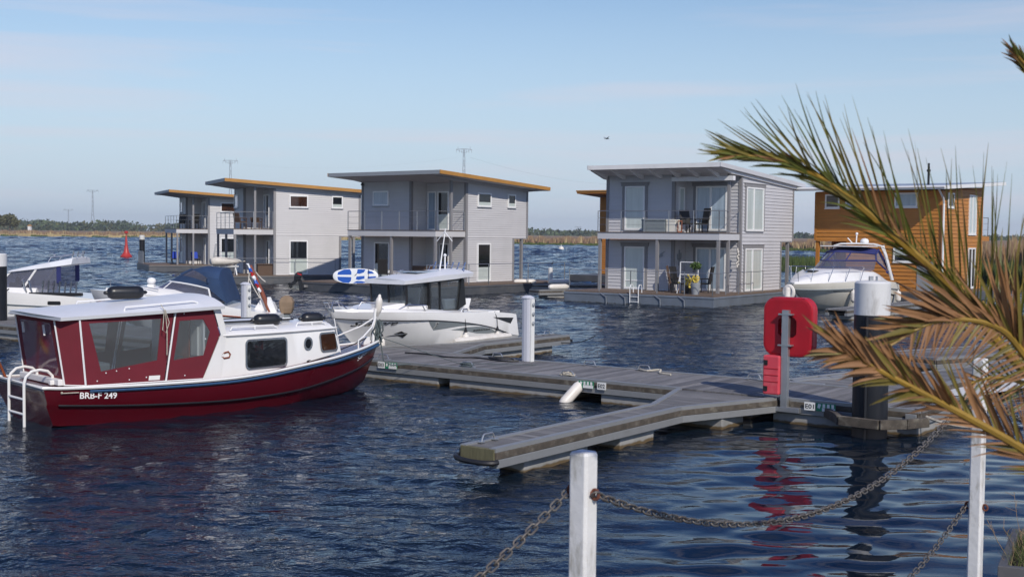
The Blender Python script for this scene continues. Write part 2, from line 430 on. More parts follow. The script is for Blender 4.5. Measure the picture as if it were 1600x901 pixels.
# ------------------------------------------------------------------ water
def build_water():
    # graded sheet: rows and columns widen with distance from the quay so near ripples and far chop are both real geometry
    ys = [4.2]
    while ys[-1] < 640: ys.append(ys[-1] * 1.0036)
    ys = np.array(ys); th = np.linspace(-.60, .58, 340); ny, nx = len(ys), len(th)
    Y = np.repeat(ys[:, None], nx, 1); X = Y * np.tan(th)[None, :]; sp_ = Y * .0037
    rip = np.zeros_like(X); calm = np.zeros_like(X); sea = np.zeros_like(X)
    def add(Z, n, l0, l1, slope, ang, spread, seed):
        g = np.random.default_rng(seed)
        for i in range(n):
            l = math.exp(g.uniform(math.log(l0), math.log(l1))); k = 2 * math.pi / l; t = R(ang) + g.normal() * R(spread)
            a = slope / k * math.sqrt(2 / n); w = np.clip((l / sp_ - 2.2) / 1.8, 0, 1) * np.clip((.0135 * Y + 1.3 - l) / .8, 0, 1)
            ph = k * (X * math.cos(t) + Y * math.sin(t)) + g.uniform(0, 6.28)
            Z += a * w * np.sin(ph + .35 * np.sin(ph + 1.0))
    add(rip, 60, .16, 1.3, .15, 72, 30, 1); add(calm, 34, .45, 2.6, .10, 100, 28, 2); add(sea, 80, .7, 9.0, .30, 78, 26, 4)
    sg = lambda q: 1 / (1 + np.exp(-np.clip(q, -30, 30)))
    lee = sg(3 * (X - .29 * (Y - 12) - .55)) * sg(2.5 * (26.0 - .732 * (X + 3.05) - Y))
    opn = np.clip((Y - 30) / 40, 0, 1); opn = opn * opn * (3 - 2 * opn)
    g = np.random.default_rng(9); gust = sum(np.sin(X * g.normal() * .16 + Y * g.normal() * .10 + g.uniform(0, 6.28)) for _ in range(7)) / 7
    Z = (rip * (1 - lee) * (1 + .45 * gust) + calm * lee + rip * .05 * lee) * (1 - .5 * opn) + sea * (.10 + .9 * opn) * (1 - .9 * lee) * (1 + .3 * gust) * (1 + .7 * np.clip((Y - 55) / 120, 0, 1.6))
    ed = np.minimum(np.minimum(Y - ys[0], (ys[-1] - Y) / 20), np.minimum(X - X[:, :1], X[:, -1:] - X) * 2); Z *= np.clip(ed / 3.0, 0, 1)
    v = np.stack([X.ravel(), Y.ravel(), Z.ravel()], 1)
    i = np.arange(nx * ny).reshape(ny, nx)
    q = np.stack([i[:-1, :-1], i[:-1, 1:], i[1:, 1:], i[1:, :-1]], -1).reshape(-1, 4)
    B = 5200.0
    extra = np.array([(-B, -60, 0), (B, -60, 0), (B, B, 0), (-B, B, 0)], float)
    n0 = nx * ny
    c = [i[0, 0], i[0, -1], i[-1, -1], i[-1, 0]]
    ring = np.array([[n0, n0 + 1, c[1], c[0]], [n0 + 1, n0 + 2, c[2], c[1]], [n0 + 2, n0 + 3, c[3], c[2]], [n0 + 3, n0, c[0], c[3]]])
    v = np.vstack([v, extra]); q = np.vstack([q, ring])
    me = bpy.data.meshes.new('water')
    me.vertices.add(len(v)); me.vertices.foreach_set('co', v.astype(np.float32).ravel())
    me.loops.add(q.size); me.loops.foreach_set('vertex_index', q.astype(np.int32).ravel())
    me.polygons.add(len(q)); me.polygons.foreach_set('loop_start', np.arange(0, q.size, 4, dtype=np.int32))
    me.update(calc_edges=True); me.validate()
    me.polygons.foreach_set('use_smooth', [True] * len(me.polygons))
    o = bpy.data.objects.new('water', me); col.objects.link(o); struct(o)
    mt = bpy.data.materials.new('lake_water'); mt.use_nodes = True; t = mt.node_tree; n = t.nodes; L = t.links
    p = n['Principled BSDF']
    p.inputs['Base Color'].default_value = (.004, .010, .020, 1)
    p.inputs['Roughness'].default_value = .035
    p.inputs['IOR'].default_value = 1.333
    p.inputs['Specular IOR Level'].default_value = .5
    co = n.new('ShaderNodeTexCoord')
    hs = []
    for sc, st, rot, amp, det in ((.42, (.55, 1.3, 1), 12, .55, 3), (1.1, (.55, 1.25, 1), -8, .22, 4), (3.2, (.7, 1.2, 1), 15, .075, 4), (9.0, (.8, 1.1, 1), -15, .014, 3)):
        mp_ = n.new('ShaderNodeMapping'); mp_.inputs['Scale'].default_value = st; mp_.inputs['Rotation'].default_value = (0, 0, R(rot))
        L.new(co.outputs['Object'], mp_.inputs['Vector'])
        no = n.new('ShaderNodeTexNoise'); no.inputs['Scale'].default_value = sc; no.inputs['Detail'].default_value = det; no.inputs['Roughness'].default_value = .55; no.inputs['Distortion'].default_value = .6
        L.new(mp_.outputs[0], no.inputs['Vector'])
        mu = n.new('ShaderNodeMath'); mu.operation = 'MULTIPLY'; mu.inputs[1].default_value = amp; L.new(no.outputs['Fac'], mu.inputs[0]); hs.append(mu)
    # open-water chop and the sheltered corner, stored on the mesh
    at = n.new('ShaderNodeAttribute'); at.attribute_name = 'open_water'
    far = n.new('ShaderNodeMapRange'); far.inputs[3].default_value = .14; far.inputs[4].default_value = 1; L.new(at.outputs['Fac'], far.inputs[0])
    at2 = n.new('ShaderNodeAttribute'); at2.attribute_name = 'shelter'
    lm = n.new('ShaderNodeMapRange'); lm.inputs[3].default_value = 1; lm.inputs[4].default_value = .03; L.new(at2.outputs['Fac'], lm.inputs[0])
    s01 = n.new('ShaderNodeMath'); s01.operation = 'ADD'; L.new(hs[0].outputs[0], s01.inputs[0]); L.new(hs[1].outputs[0], s01.inputs[1])
    sf = n.new('ShaderNodeMath'); sf.operation = 'MULTIPLY'; L.new(s01.outputs[0], sf.inputs[0]); L.new(far.outputs[0], sf.inputs[1])
    s23 = n.new('ShaderNodeMath'); s23.operation = 'ADD'; L.new(hs[2].outputs[0], s23.inputs[0]); L.new(hs[3].outputs[0], s23.inputs[1])
    al = n.new('ShaderNodeMath'); al.operation = 'ADD'; L.new(sf.outputs[0], al.inputs[0]); L.new(s23.outputs[0], al.inputs[1])
    al2 = n.new('ShaderNodeMath'); al2.operation = 'MULTIPLY'; L.new(al.outputs[0], al2.inputs[0]); L.new(lm.outputs[0], al2.inputs[1])
    b = n.new('ShaderNodeBump'); b.inputs['Strength'].default_value = 1.0; b.inputs['Distance'].default_value = 1.0
    L.new(al2.outputs[0], b.inputs['Height']); L.new(b.outputs[0], p.inputs['Normal'])
    me.materials.append(mt)
    for nm, arr in (('open_water', opn), ('shelter', lee)):
        at_ = me.attributes.new(nm, 'FLOAT', 'POINT'); at_.data.foreach_set('value', np.concatenate([arr.ravel(), [1 if nm == 'open_water' else 0] * 4]).astype(np.float32))
    return o
water = build_water()

# ------------------------------------------------------------------ marsh, reeds, far wood
SHORE = [(-9, 480), (0, 505), (5, 465), (7.5, 530), (12, 480), (17, 430), (21, 385), (24, 350), (27, 340), (33, 300), (36.5, 262), (40, 180), (42.5, 112), (44.2, 85), (45.6, 77), (50, 68), (60, 60)]
# (bearing index from the left edge of view, distance); bearing 0 is 22.8 degrees left of +Y
def shore_pt(b, d): a = R(b - 22.8); return Vector((math.sin(a) * d / math.cos(a) if abs(math.cos(a)) > .3 else math.sin(a) * d, d, 0))
def shore_dist(b):
    for (b0, d0), (b1, d1) in zip(SHORE, SHORE[1:]):
        if b0 <= b <= b1: return d0 + (d1 - d0) * (b - b0) / (b1 - b0)
    return SHORE[-1][1]
mat('marsh_ground', (.21, .14, .085), .95, var=.25, scale=.02, stretch=(1, .25, 1), dirt=(.30, .22, .11), damt=.6, dscale=.012)
mat('reed_tan', (.27, .185, .11), .9, var=.35, scale=.12)
mat('reed_rust', (.215, .135, .09), .9, var=.3, scale=.1)
mat('reed_straw', (.42, .33, .17), .9, var=.25, scale=.1)
mat('reed_green', (.065, .095, .022), .9, var=.45, scale=.3)
mat('reed_dark', (.03, .05, .018), .9, var=.4, scale=.4)
mb = MB()
bs = [b * .5 for b in range(-18, 121)]
fr = []; bk = []; lo = []
for b in bs:
    d = shore_dist(b); p = shore_pt(b, d + 22); q = shore_pt(b, 4800)
    fr.append((p.x, p.y, 2.25)); bk.append((q.x, q.y, 2.4)); l0 = shore_pt(b, d + 2); lo.append((l0.x, l0.y, -.3))
mb.loft([lo, fr, bk], close=False, caps=False)
struct(mb.build('marsh', 'marsh_ground'))
rr = random.Random(11)
mb = MB()
for i in range(52000):
    b = rr.uniform(-3, 50) if i % 3 else rr.uniform(20, 50) if i % 2 else rr.uniform(39, 49)
    d0 = shore_dist(b); e = rr.random() ** 1.6 * (45 if d0 > 150 else 30); d = d0 + e
    p = shore_pt(b, d); w = max(.05, d * .0011) * rr.uniform(.6, 1.4)
    h = rr.uniform(2.3, 3.05) * (1 if d0 > 150 else rr.uniform(.95, 1.12)); low = False
    if d0 < 150: h = rr.uniform(2.6, 3.7)
    left = b < 16; h *= .86 + .16 * math.sin(b * 7.3 + 2 * math.sin(b * 2.9)) * rr.uniform(.5, 1.2)
    u = rr.random()
    if left:
        mb.cur = 0 if u < .45 else (1 if u < .85 else 2)
        if e < 7: mb.cur = 2; h *= .55
        if e < 2 and math.sin(b * 5) > -.2: mb.cur = 3; h *= .7
    else:
        mb.cur = 0 if u < .55 else (1 if u < .9 else 2)
        if e < 8 and d0 > 150: mb.cur = 3; h *= .30 * rr.uniform(.6, 1.3)
        if d0 <= 150 and e < 10: mb.cur = 3 if u < .6 else 4; h *= rr.uniform(.35, .6)
    a = rr.uniform(-.5, .5); lx = rr.uniform(-.12, .12) * h
    mb.add([(p.x - w * math.cos(a), p.y - w * math.sin(a), -.1), (p.x + w * math.cos(a), p.y + w * math.sin(a), -.1), (p.x + lx, p.y, h)], [(0, 1, 2)])
o = mb.build('reeds', ['reed_tan', 'reed_rust', 'reed_straw', 'reed_green', 'reed_dark'], fix=False)
tag(o, 'brown and straw coloured reed belt along the far shore', 'reeds', kind='stuff')
# green islet between the houses on the right
mb = MB(); rr = random.Random(5)
for i in range(5200):
    a = rr.random() * 6.283; q = math.sqrt(rr.random()); x = 29.5 + 5.6 * q * math.cos(a); y = 116 + 16 * q * math.sin(a)
    h = rr.uniform(.8, 1.5) * (1 - .5 * q ** 4); w = rr.uniform(.06, .13); t = rr.uniform(-.6, .6); mb.cur = 0 if rr.random() < .7 else 1
    mb.add([(x - w, y - w * t, -.05), (x + w, y + w * t, -.05), (x + rr.uniform(-.2, .2), y, h)], [(0, 1, 2)])
tag(mb.build('reed_islet', ['reed_green', 'reed_dark'], fix=False), 'low green reed islet in the water right of the centre grey houseboat', 'reeds', kind='stuff')

mat('wood_green', (.075, .105, .045), .9, var=.5, scale=.05)
mat('wood_dark', (.042, .065, .042), .9, var=.4, scale=.05)
mat('wood_olive', (.10, .10, .04), .9, var=.4, scale=.05)
def crown(mb, c, rx, rz, n, s, rng):
    for _ in range(n):
        u = rng.gauss(0, 1), rng.gauss(0, 1), rng.gauss(0, 1); l = math.sqrt(sum(q * q for q in u)) or 1; r_ = rng.random() ** .45
        p = Vector((c[0] + u[0] / l * rx * r_, c[1] + u[1] / l * rx * r_, c[2] + u[2] / l * rz * r_))
        a = Vector((rng.gauss(0, 1), rng.gauss(0, 1), rng.gauss(0, 1))).normalized(); b = a.orthogonal().normalized(); k = s * rng.uniform(.6, 1.3)
        c2 = a.cross(b)
        mb.add([p - b * k - c2 * k * .6, p + b * k - c2 * k * .6, p + b * k * .8 + c2 * k * .6, p - b * k * .8 + c2 * k * .6], [(0, 1, 2, 3)])
mb = MB(); rr = random.Random(21)
for i in range(900):
    b = rr.uniform(-4, 50); d = rr.uniform(1000, 1350)
    p = shore_pt(b, d)
    hh = 11.5 - b * .13 + 1.3 * math.sin(b * 1.7) + rr.uniform(-1.0, 1.0)
    if b > 17: hh = 7.2 + rr.uniform(-1.4, 1.5) + (2.6 if 22.8 < b < 24.2 else 0)
    if b > 27: hh = 6.2 + rr.uniform(-1.2, 1.6)
    hh = max(hh, 5); u = rr.random(); mb.cur = 0 if u < .45 else (1 if u < .8 else 2)
    crown(mb, (p.x, p.y, hh * .48), rr.uniform(7, 15), hh * .52, 60, 1.15, rr)
tag(mb.build('far_wood', ['wood_green', 'wood_dark', 'wood_olive'], fix=False), 'low green wood along the horizon behind the marsh', 'wood', kind='stuff')
# single big tree and hut at the far left
tr = thing('tree', 'round green tree taller than the wood, at the far left edge of the horizon', 'tree', (-252, 610, 2.3))
mb = MB(); rr = random.Random(8)
for c in ((0, 0, 5.6, 3.6, 2.8), (-4, 1, 5.0, 3.6, 2.6), (2.2, 0, 4.2, 2.4, 2.2), (-8.5, 0, 5.8, 4.4, 3.2)): crown(mb, c[:3], c[3], c[4], 420, .6, rr)
mb.build('crown', 'wood_olive', tr, fix=False)
mb = MB(); mb.tube([(0, 0, -.2), (.1, 0, 2.5), (0, 0, 5)], [.45, .35, .2]); mb.tube([(-8.5, 0, -.2), (-8.3, 0, 2.5), (-8.4, 0, 5)], [.4, .3, .2]); mb.build('trunk', 'trunk_bark', tr)
hut = thing('hut', 'small pale hut under the tree at the far left edge of the horizon', 'hut', (-234, 590, 2.2))
mb = MB(); mb.box(-.7, .7, -.9, .9, 0, 2.6); mb.build('wall', 'far_white', hut)
mb = MB(); mb.prism([(-.95, -1.1, 2.55), (.95, -1.1, 2.55), (0, -1.1, 3.2)], (0, 2.2, 0)); mb.build('roof', 'orange_fascia', hut)
fb = thing('far_building', 'long low white building on the horizon between the grey and orange houseboats', 'building', (300, 1215, 2.2), R(-5))
mb = MB(); mb.box(-6, 6, -6, 6, 0, 3.4); mb.box(6, 14, -5, 5, 0, 2.6); mb.build('wall', 'far_white', fb)
mb = MB(); mb.prism([(-6.3, -6.4, 3.4), (-6.3, 6.4, 3.4), (-6.3, 0, 4.8)], (12.6, 0, 0)); mb.box(6, 14.4, -5.3, 5.3, 2.6, 2.9); mb.build('roof', 'far_white', fb)

# ------------------------------------------------------------------ pylons and wires
def pylon(px, d, h, label, w=7.5, r_=.16):
    k = survey(px, 366, d); rx = survey(px, 366, d)
    t = thing('power_pylon', label, 'pylon', (k.x, d, 2), math.atan2(k.x, d) * -1, 'power pylons beyond the marsh')
    mb = MB(); hw = h * .062
    for sx, sy in ((1, 1), (1, -1), (-1, 1), (-1, -1)):
        mb.bar((sx * hw, sy * hw, -1), (sx * hw * .28, sy * hw * .28, h * .5), r_, r_); mb.bar((sx * hw * .28, sy * hw * .28, h * .5), (sx * .35, sy * .35, h), r_, r_)
    N = 9
    for i in range(N):
        z0 = h * i / N; z1 = h * (i + 1) / N
        f = lambda z: hw * (1 - .72 * min(1, z / (h * .5))) if z < h * .5 else hw * .28 + (.35 - hw * .28) * (z - h * .5) / (h * .5)
        a, b = f(z0), f(z1)
        for s in (1, -1):
            mb.bar((-a, s * a, z0), (b, s * b, z1), r_ * .6, r_ * .6); mb.bar((a, s * a, z0), (-b, s * b, z1), r_ * .6, r_ * .6)
    mb.build('lattice_mast', 'pylon_grey', t)
    mb = MB()
    for s in (1, -1):
        mb.bar((0, .3 * s, h), (w, 0, h - .2), r_ * 1.2, r_ * 1.2); mb.bar((0, .3 * s, h), (-w, 0, h - .2), r_ * 1.2, r_ * 1.2)
        mb.bar((0, .2 * s, h - 2.2), (w, 0, h - .2), r_ * .7, r_ * .7); mb.bar((0, .2 * s, h - 2.2), (-w, 0, h - .2), r_ * .7, r_ * .7)
    for x in (-w, -w * .62, -w * .3, w * .3, w * .62, w):
        mb.bar((x, 0, h - .3), (x, 0, h - 2.0), r_ * .9, r_ * .9)
    for x in (-w * .8, w * .8): mb.bar((x, 0, h), (x, 0, h + 1.2), r_, r_)
    mb.build('crossarm', 'pylon_grey', t)
    return t
pylon(724, 640, 45.5, 'tallest pylon, showing above the roof of the nearest grey houseboat with orange trim', 4.0)
pylon(360, 720, 43, 'grey pylon showing above the roofs of the two leftmost houseboats', 4.2)
pylon(145, 1150, 38.5, 'grey pylon standing on the horizon left of the houseboats, beside a smaller one', 5.2, .22)
pylon(107, 1500, 26, 'small faint pylon, leftmost on the horizon', 5.5, .22)
pylon(903, 1650, 12.5, 'tiny pylon on the horizon just left of the centre grey houseboat', 4.5, .2)
mb = MB()
a = survey(735, 246, 640); b = survey(1005, 287, 900)
mb.tube(sag(a, b, 5, 24), .03, 4)
a = survey(714, 246, 640); b = survey(371, 256, 720)
mb.tube(sag(a, b, 4, 24), .012, 4)
tag(mb.build('power_lines', 'pylon_grey'), 'thin power lines strung between the pylons', 'power lines')

# ------------------------------------------------------------------ quay edge (below the frame, carries posts, planter and palm)
mb = MB(); mb.prism([(-30, -25, .42), (-30, -17.5, .42), (-.2, 4.72, .42), (3.62, 8.98, .42), (4.9, 10.3, .42), (12, 14, .42), (12, -25, .42)], (0, 0, -1.4)); struct(mb.build('quay', 'quay_stone'))

# ------------------------------------------------------------------ air
hz_m = bpy.data.materials.new('haze_air'); hz_m.use_nodes = True
hn = hz_m.node_tree.nodes; hn.clear()
ho = hn.new('ShaderNodeOutputMaterial'); hv = hn.new('ShaderNodeVolumePrincipled')
hv.inputs['Color'].default_value = (.80, .88, .97, 1); hv.inputs['Density'].default_value = .00016; hv.inputs['Anisotropy'].default_value = 0
hz_m.node_tree.links.new(hv.outputs[0], ho.inputs['Volume'])
mb = MB(); mb.box(-5400, 5400, -5400, 5400, -3.5, 70); hz = mb.build('haze', hz_m); hz['kind'] = 'stuff'

# ------------------------------------------------------------------ jetties
PIER_O = Vector((-3.05, 26.07, 0)); PIER_RZ = R(90 - 36.2)
def PW(s, t, z=0.):
    """jetty grid (s along the main jetty, t away from the viewer) to world"""
    a = R(126.2); return Vector((PIER_O.x + s * math.sin(a) + t * -math.cos(a), PIER_O.y + s * math.cos(a) + t * math.sin(a), z))
ZD = .43
def edge_beam(parent, pts, closed=False, inward=1):
    """three-layer jetty edge along local points: pale cap, dark timber rubbing strip, aluminium ledge"""
    c = MB(); d = MB(); l = MB()
    for p, q in zip(pts, pts[1:]):
        p = Vector(p); q = Vector(q); e = (q - p).normalized(); n = Vector((-e.y, e.x, 0)) * inward
        for mb, off, w, z0, z1 in ((c, .012, .10, ZD - .035, ZD + .018), (d, .03, .09, .305, ZD - .037), (l, .038, .13, .195, .302)):
            o = n * (off - w / 2)
            mb.bar(p + o + Vector((0, 0, (z0 + z1) / 2)), q + o + Vector((0, 0, (z0 + z1) / 2)), w, z1 - z0)
    c.build('edge_cap', 'aluminium', parent); d.build('rubbing_strip', 'dark_wood_edge', parent, bevel=.008); l.build('side_beam', 'aluminium', parent, bevel=.006)
def floats(parent, boxes):
    for x0, x1, y0, y1 in boxes:
        mb = MB(); mb.box(x0, x1, y0, y1, -.5, .184); o = mb.build('pontoon_float', 'pier_concrete', parent, bevel=.015)
def staple(parent, x, y, dx, dy, name='mooring_cleat'):
    """bent-rod mooring loop on the deck with small feet"""
    mb = MB(); z = ZD + .018
    l = math.hypot(dx, dy); ux, uy = dx / l, dy / l
    mb.tube([(x - dx * .62, y - dy * .62, z), (x - dx * .45, y - dy * .45, z + .08), (x - dx * .35, y - dy * .35, z + .095), (x + dx * .35, y + dy * .35, z + .095), (x + dx * .45, y + dy * .45, z + .08), (x + dx * .62, y + dy * .62, z)], .013, 6)
    for s in (-.62, .62): mb.box(x + dx * s - .04, x + dx * s + .04, y + dy * s - .04, y + dy * s + .04, z - .004, z + .012)
    return mb.build(name, 'galvanised', parent)
def berth_plate(parent, x, y, ux, uy, txt, flip=False, gap=0.):
    """white berth number and a green notice, facing local -x"""
    z0 = .285
    def P(a, z, o=0.): return Vector((x - .085 - o, y, z)) + Vector((ux, uy, 0)) * a
    order = [('n', 0, .19), ('g', .21 + gap, .33)] if not flip else [('g', 0, .33), ('n', .36 + gap, .19)]
    for kind, a, w in order:
        mb = MB(); mb.prism([P(a, z0), P(a + w, z0), P(a + w, z0 + .135), P(a, z0 + .135)], (.012, 0, 0))
        pl = mb.build('berth_sign', 'sign_white' if kind == 'n' else 'sign_green', parent)
        if kind == 'n': text_on('sign_lettering', txt, 'ink', pl, P(a + .02, z0 + .03, .003), (ux, uy, 0), (0, 0, 1), w - .04, .075, bold=.015)
        else:
            q = MB(); q.poly([P(a + .10, z0 + .004, .003), P(a + w - .004, z0 + .004, .003), P(a + w - .004, z0 + .06, .003), P(a + .10, z0 + .06, .003)])
            for k in range(3): q.poly([P(a + .11 + k * .075, z0 + .064, .003), P(a + .155 + k * .075, z0 + .064, .003), P(a + .155 + k * .075, z0 + .125, .003), P(a + .11 + k * .075, z0 + .125, .003)])
            q.poly([P(a + .02, z0 + .06, .003), P(a + .06, z0 + .04, .003), P(a + .085, z0 + .115, .003), P(a + .035, z0 + .125, .003)])
            q.build('sign_symbols', 'sign_white', pl, fix=False)
# main jetty: local x = t, local y = -s
mj = thing('jetty', 'long grey plank jetty on concrete floats crossing the middle of the harbour', 'jetty', PIER_O, PIER_RZ)
mb = MB(); s = -17.0; k = 0; rr = random.Random(2)
while s < 11.75:
    mb.box(.05, 2.15, -s - .135, -s, ZD - .035 + rr.uniform(-.003, .003), ZD + rr.uniform(-.003, .003)); s += .142; k += 1
mb.build('deck', 'pier_planks', mj)
edge_beam(mj, [(0, 17, 0), (0, -7.5, 0)], inward=-1); edge_beam(mj, [(0, -9.4, 0), (0, -11.78, 0)], inward=-1)
edge_beam(mj, [(0, -11.78, 0), (2.2, -11.78, 0)], inward=-1)
edge_beam(mj, [(2.2, -11.78, 0), (2.2, 17, 0)], inward=-1)
floats(mj, [(.02, 2.18, -1.9, 1.5), (.02, 2.18, -5.15, -2.2), (.02, 2.18, -8.9, -5.85), (.02, 2.18, -11.75, -9.3), (.02, 2.18, 1.9, 5.0), (.02, 2.18, 5.4, 8.6), (.02, 2.18, 9.0, 12.4), (.02, 2.18, 12.8, 16.6)])
for sx in (-1.4, .25, 2.55, 5.0): staple(mj, .16, -sx, 0, .26)
for sx in (1.9, 4.3, 5.6, 8.0): staple(mj, 2.05, -sx, 0, .24)
berth_plate(mj, 0, -.32, 0, -1, 'E03'); berth_plate(mj, 0, -5.42, 0, -1, 'E02', flip=True, gap=.05); berth_plate(mj, 0, -9.9, 0, -1, 'E01')
# rope heaps on cleats of the near edge
for sx, cc in ((2.55, 'grey_rope'), (5.0, 'pale_rope')):
    mb = MB(); rr = random.Random(int(sx * 10))
    for j in range(5):
        a0 = rr.uniform(0, 6.28); r_ = rr.uniform(.06, .13)
        mb.tube([(.16 + r_ * math.cos(a0 + i * .6) * .8, -sx + r_ * 1.3 * math.sin(a0 + i * .6), ZD + .03 + .015 * j + .02 * math.sin(i + j)) for i in range(11)], .011, 5)
    tag(mb.build('coiled_rope', cc, None), 'pale rope end coiled on the jetty cleat above the hanging white fender' if cc == 'pale_rope' else 'dark grey rope heaped on the jetty edge between the berth numbers', 'rope')
    o = bpy.data.objects['coiled_rope' if sx < 3 else 'coiled_rope.001']; o.location = PIER_O; o.rotation_euler = (0, 0, PIER_RZ)

mb = MB(); mb.tube(spline([(1.75, -2.7, ZD + .02), (1.55, -2.4, ZD + .02), (1.7, -1.6, ZD + .02), (1.4, -1.0, ZD + .02), (1.6, -.3, ZD + .02), (1.5, .3, ZD + .02)], 30), .018, 6); mb.tube(spline([(1.8, -2.5, ZD + .05), (1.6, -2.2, ZD + .05), (1.75, -1.9, ZD + .05), (1.9, -2.3, ZD + .05), (1.7, -2.6, ZD + .05)], 20), .018, 6); o = mb.build('cable', 'ink', None); o.location = PIER_O; o.rotation_euler = (0, 0, PIER_RZ); tag(o, 'black cable lying on the jetty left of the power pedestal', 'cable')
mb = MB(); mb.tube(spline([(2.05, -5.5, ZD + .03), (1.9, -5.75, ZD + .03), (2.0, -6.0, ZD + .06), (1.8, -6.1, ZD + .02), (1.7, -6.4, ZD + .02)], 20), .02, 6); o = mb.build('rope_end', 'pale_rope', None); o.location = PIER_O; o.rotation_euler = (0, 0, PIER_RZ); tag(o, 'short pale rope lying at the far edge of the jetty right of the pedestal', 'rope')
def finger(label, s0, s1, t0, t1, fl, gl, gr, hoop=True, tip_sign=-1, floats_=(), angle=0., root=None):
    """narrow finger jetty: t0 tip, t1 root on the main jetty; gl / gr = s of the flared base corners, fl = flare start"""
    w = thing('finger_jetty', label, 'jetty', root or PIER_O, PIER_RZ + angle, 'finger jetties')
    mb = MB(); rr = random.Random(int(abs(t0) * 10)); sgn = 1 if t1 > t0 else -1
    t = t0 + sgn * .06
    while (t1 - t) * sgn > .12:
        a = s0; b = s1
        if (t - fl) * sgn > 0:
            u = min(1, (t - fl) / (t1 - fl)); a = s0 + (gl - s0) * u; b = s1 + (gr - s1) * u
        x0, x1 = sorted((t, t + sgn * .105)); mb.box(x0, x1, -b + .04, -a - .04, ZD - .035 + rr.uniform(-.002, .002), ZD + .002 + rr.uniform(-.002, .002)); t += sgn * .112
    mb.build('deck', 'finger_planks', w)
    L_ = [(t0, -s0, 0), (fl, -s0, 0), (t1, -gl, 0)]; R_ = [(t0, -s1, 0), (fl, -s1, 0), (t1, -gr, 0)]
    edge_beam(w, L_, inward=-1 * -sgn); edge_beam(w, R_, inward=1 * -sgn)
    mb = MB(); x0, x1 = sorted((t0 - sgn * .02, t0 + sgn * .06)); mb.box(x0, x1, -s1 + .005, -s0 - .005, .22, ZD + .004); mb.build('end_board', 'green_wood_end', w, bevel=.006)
    if hoop:
        e = -sgn; mb = MB(); mb.tube(bez((t0 + .03 * sgn, -s0 + .05, .30), (t0 + e * .20, -s0 + .12, .29), (t0 + e * .26, -s1 - .05, .27), (t0 - .01 * sgn, -s1 - .05, .28), 14), .035, 8); mb.build('rubber_bumper', 'rubber', w, smooth=True)
    floats(w, floats_)
    staple(w, t0 + sgn * .42, -(s0 + .12), .24, 0)
    return w
finger('narrow finger jetty with a black rubber tip pointing at the viewer', 8.15, 8.70, -7.05, -.06, -2.15, 7.5, 9.4, floats_=[(-6.3, -4.75, -8.62, -8.2), (-3.9, -2.9, -8.64, -8.02), (-1.3, -.5, -9.0, -8.0)])
finger('narrow finger jetty running away beside the white sport fishing boat', -.92, -.35, 8.3, 2.26, 4.5, -1.9, .55, floats_=[(3.1, 4.35, .42, .9), (5.0, 7.6, .42, .9)])
fr_ = PW(10.0, 2.26); fr_.z = 0
f3 = thing('gangway_jetty', 'wide pale jetty leading off to the right behind the palm fronds', 'jetty', fr_, PIER_RZ - R(10.5))
mb = MB(); rr = random.Random(4); t = .05
while t < 11:
    a, b = -.55, .62
    if t < 2.4: a = -1.5 + .95 * t / 2.4; b = .95 - .33 * t / 2.4
    if not (t < 2.2 and False): mb.box(t, t + .135, -b + .03, -a - .03, ZD - .035, ZD + rr.uniform(-.003, .003))
    t += .142
mb.build('deck', 'finger_planks', f3)
edge_beam(f3, [(0, 1.5, 0), (2.4, .55, 0), (11, .55, 0)], inward=1); edge_beam(f3, [(0, -.95, 0), (2.4, -.62, 0), (11, -.62, 0)], inward=-1)
mb = MB()
for p, q in (((0, -.99, .2), (2.4, -.66, .2)), ((2.4, -.66, .2), (11, -.66, .2))): mb.bar(p, q, .03, .22)
mb.build('side_panel', 'pedestal_grey', f3)
floats(f3, [(2.6, 4.4, -.5, .5), (6.0, 8.0, -.5, .5)])
mb = MB(); mb.tube([(3.4, -.5, ZD), (3.3, -.5, ZD + 1.1)], .03, 8); mb.build('pole', 'galvanised', f3)
# triangular open brace at its root
tb = thing('jetty_brace', 'open triangular metal brace between main jetty and the jetty behind the pile', 'brace', PW(8.4, 2.3), PIER_RZ)
mb = MB()
for p, q in (((0, 0, .38), (2.5, -.55, .38)), ((2.5, -.55, .38), (2.6, -1.1, .38)), ((0, -.25, .38), (2.2, -.72, .38)), ((0, 0, .38), (0, -.9, .38)), ((1.2, -.3, .38), (1.2, -1.0, .38))): mb.bar(p, q, .09, .14)
mb.build('frame', 'aluminium', tb, bevel=.01)
finger_far = thing('far_finger_jetty', 'grey finger jetty alongside the motor cruiser with blue canopy', 'jetty', (13.6, 47.6, 0), R(90 - 40))
mb = MB()
for i in range(76): mb.box(-2 + i * .142, -1.865 + i * .142, -.4, .4, ZD - .035, ZD + (i % 3) * .002)
mb.build('deck', 'finger_planks', finger_far); edge_beam(finger_far, [(-2, -.42, 0), (8.8, -.42, 0)], inward=-1); edge_beam(finger_far, [(8.8, .42, 0), (-2, .42, 0)], inward=-1)
floats(finger_far, [(-1.5, .6, -.4, .4), (2.2, 4.4, -.4, .4), (6, 8.4, -.4, .4)])
sf = thing('side_jetty', 'low grey jetty with pale edges far behind the palm fronds', 'jetty', (9.2, 28.2, 0), R(33))
mb = MB()
for i in range(80): mb.box(i * .142, i * .142 + .135, -.8, .8, ZD - .035, ZD + (i % 3) * .002)
mb.build('deck', 'pier_planks', sf); edge_beam(sf, [(0, -.82, 0), (11.4, -.82, 0)], inward=-1); edge_beam(sf, [(11.4, .82, 0), (0, .82, 0)], inward=-1); edge_beam(sf, [(0, .82, 0), (0, -.82, 0)], inward=-1)
floats(sf, [(.4, 3, -.7, .7), (4, 7, -.7, .7), (8, 11, -.7, .7)])
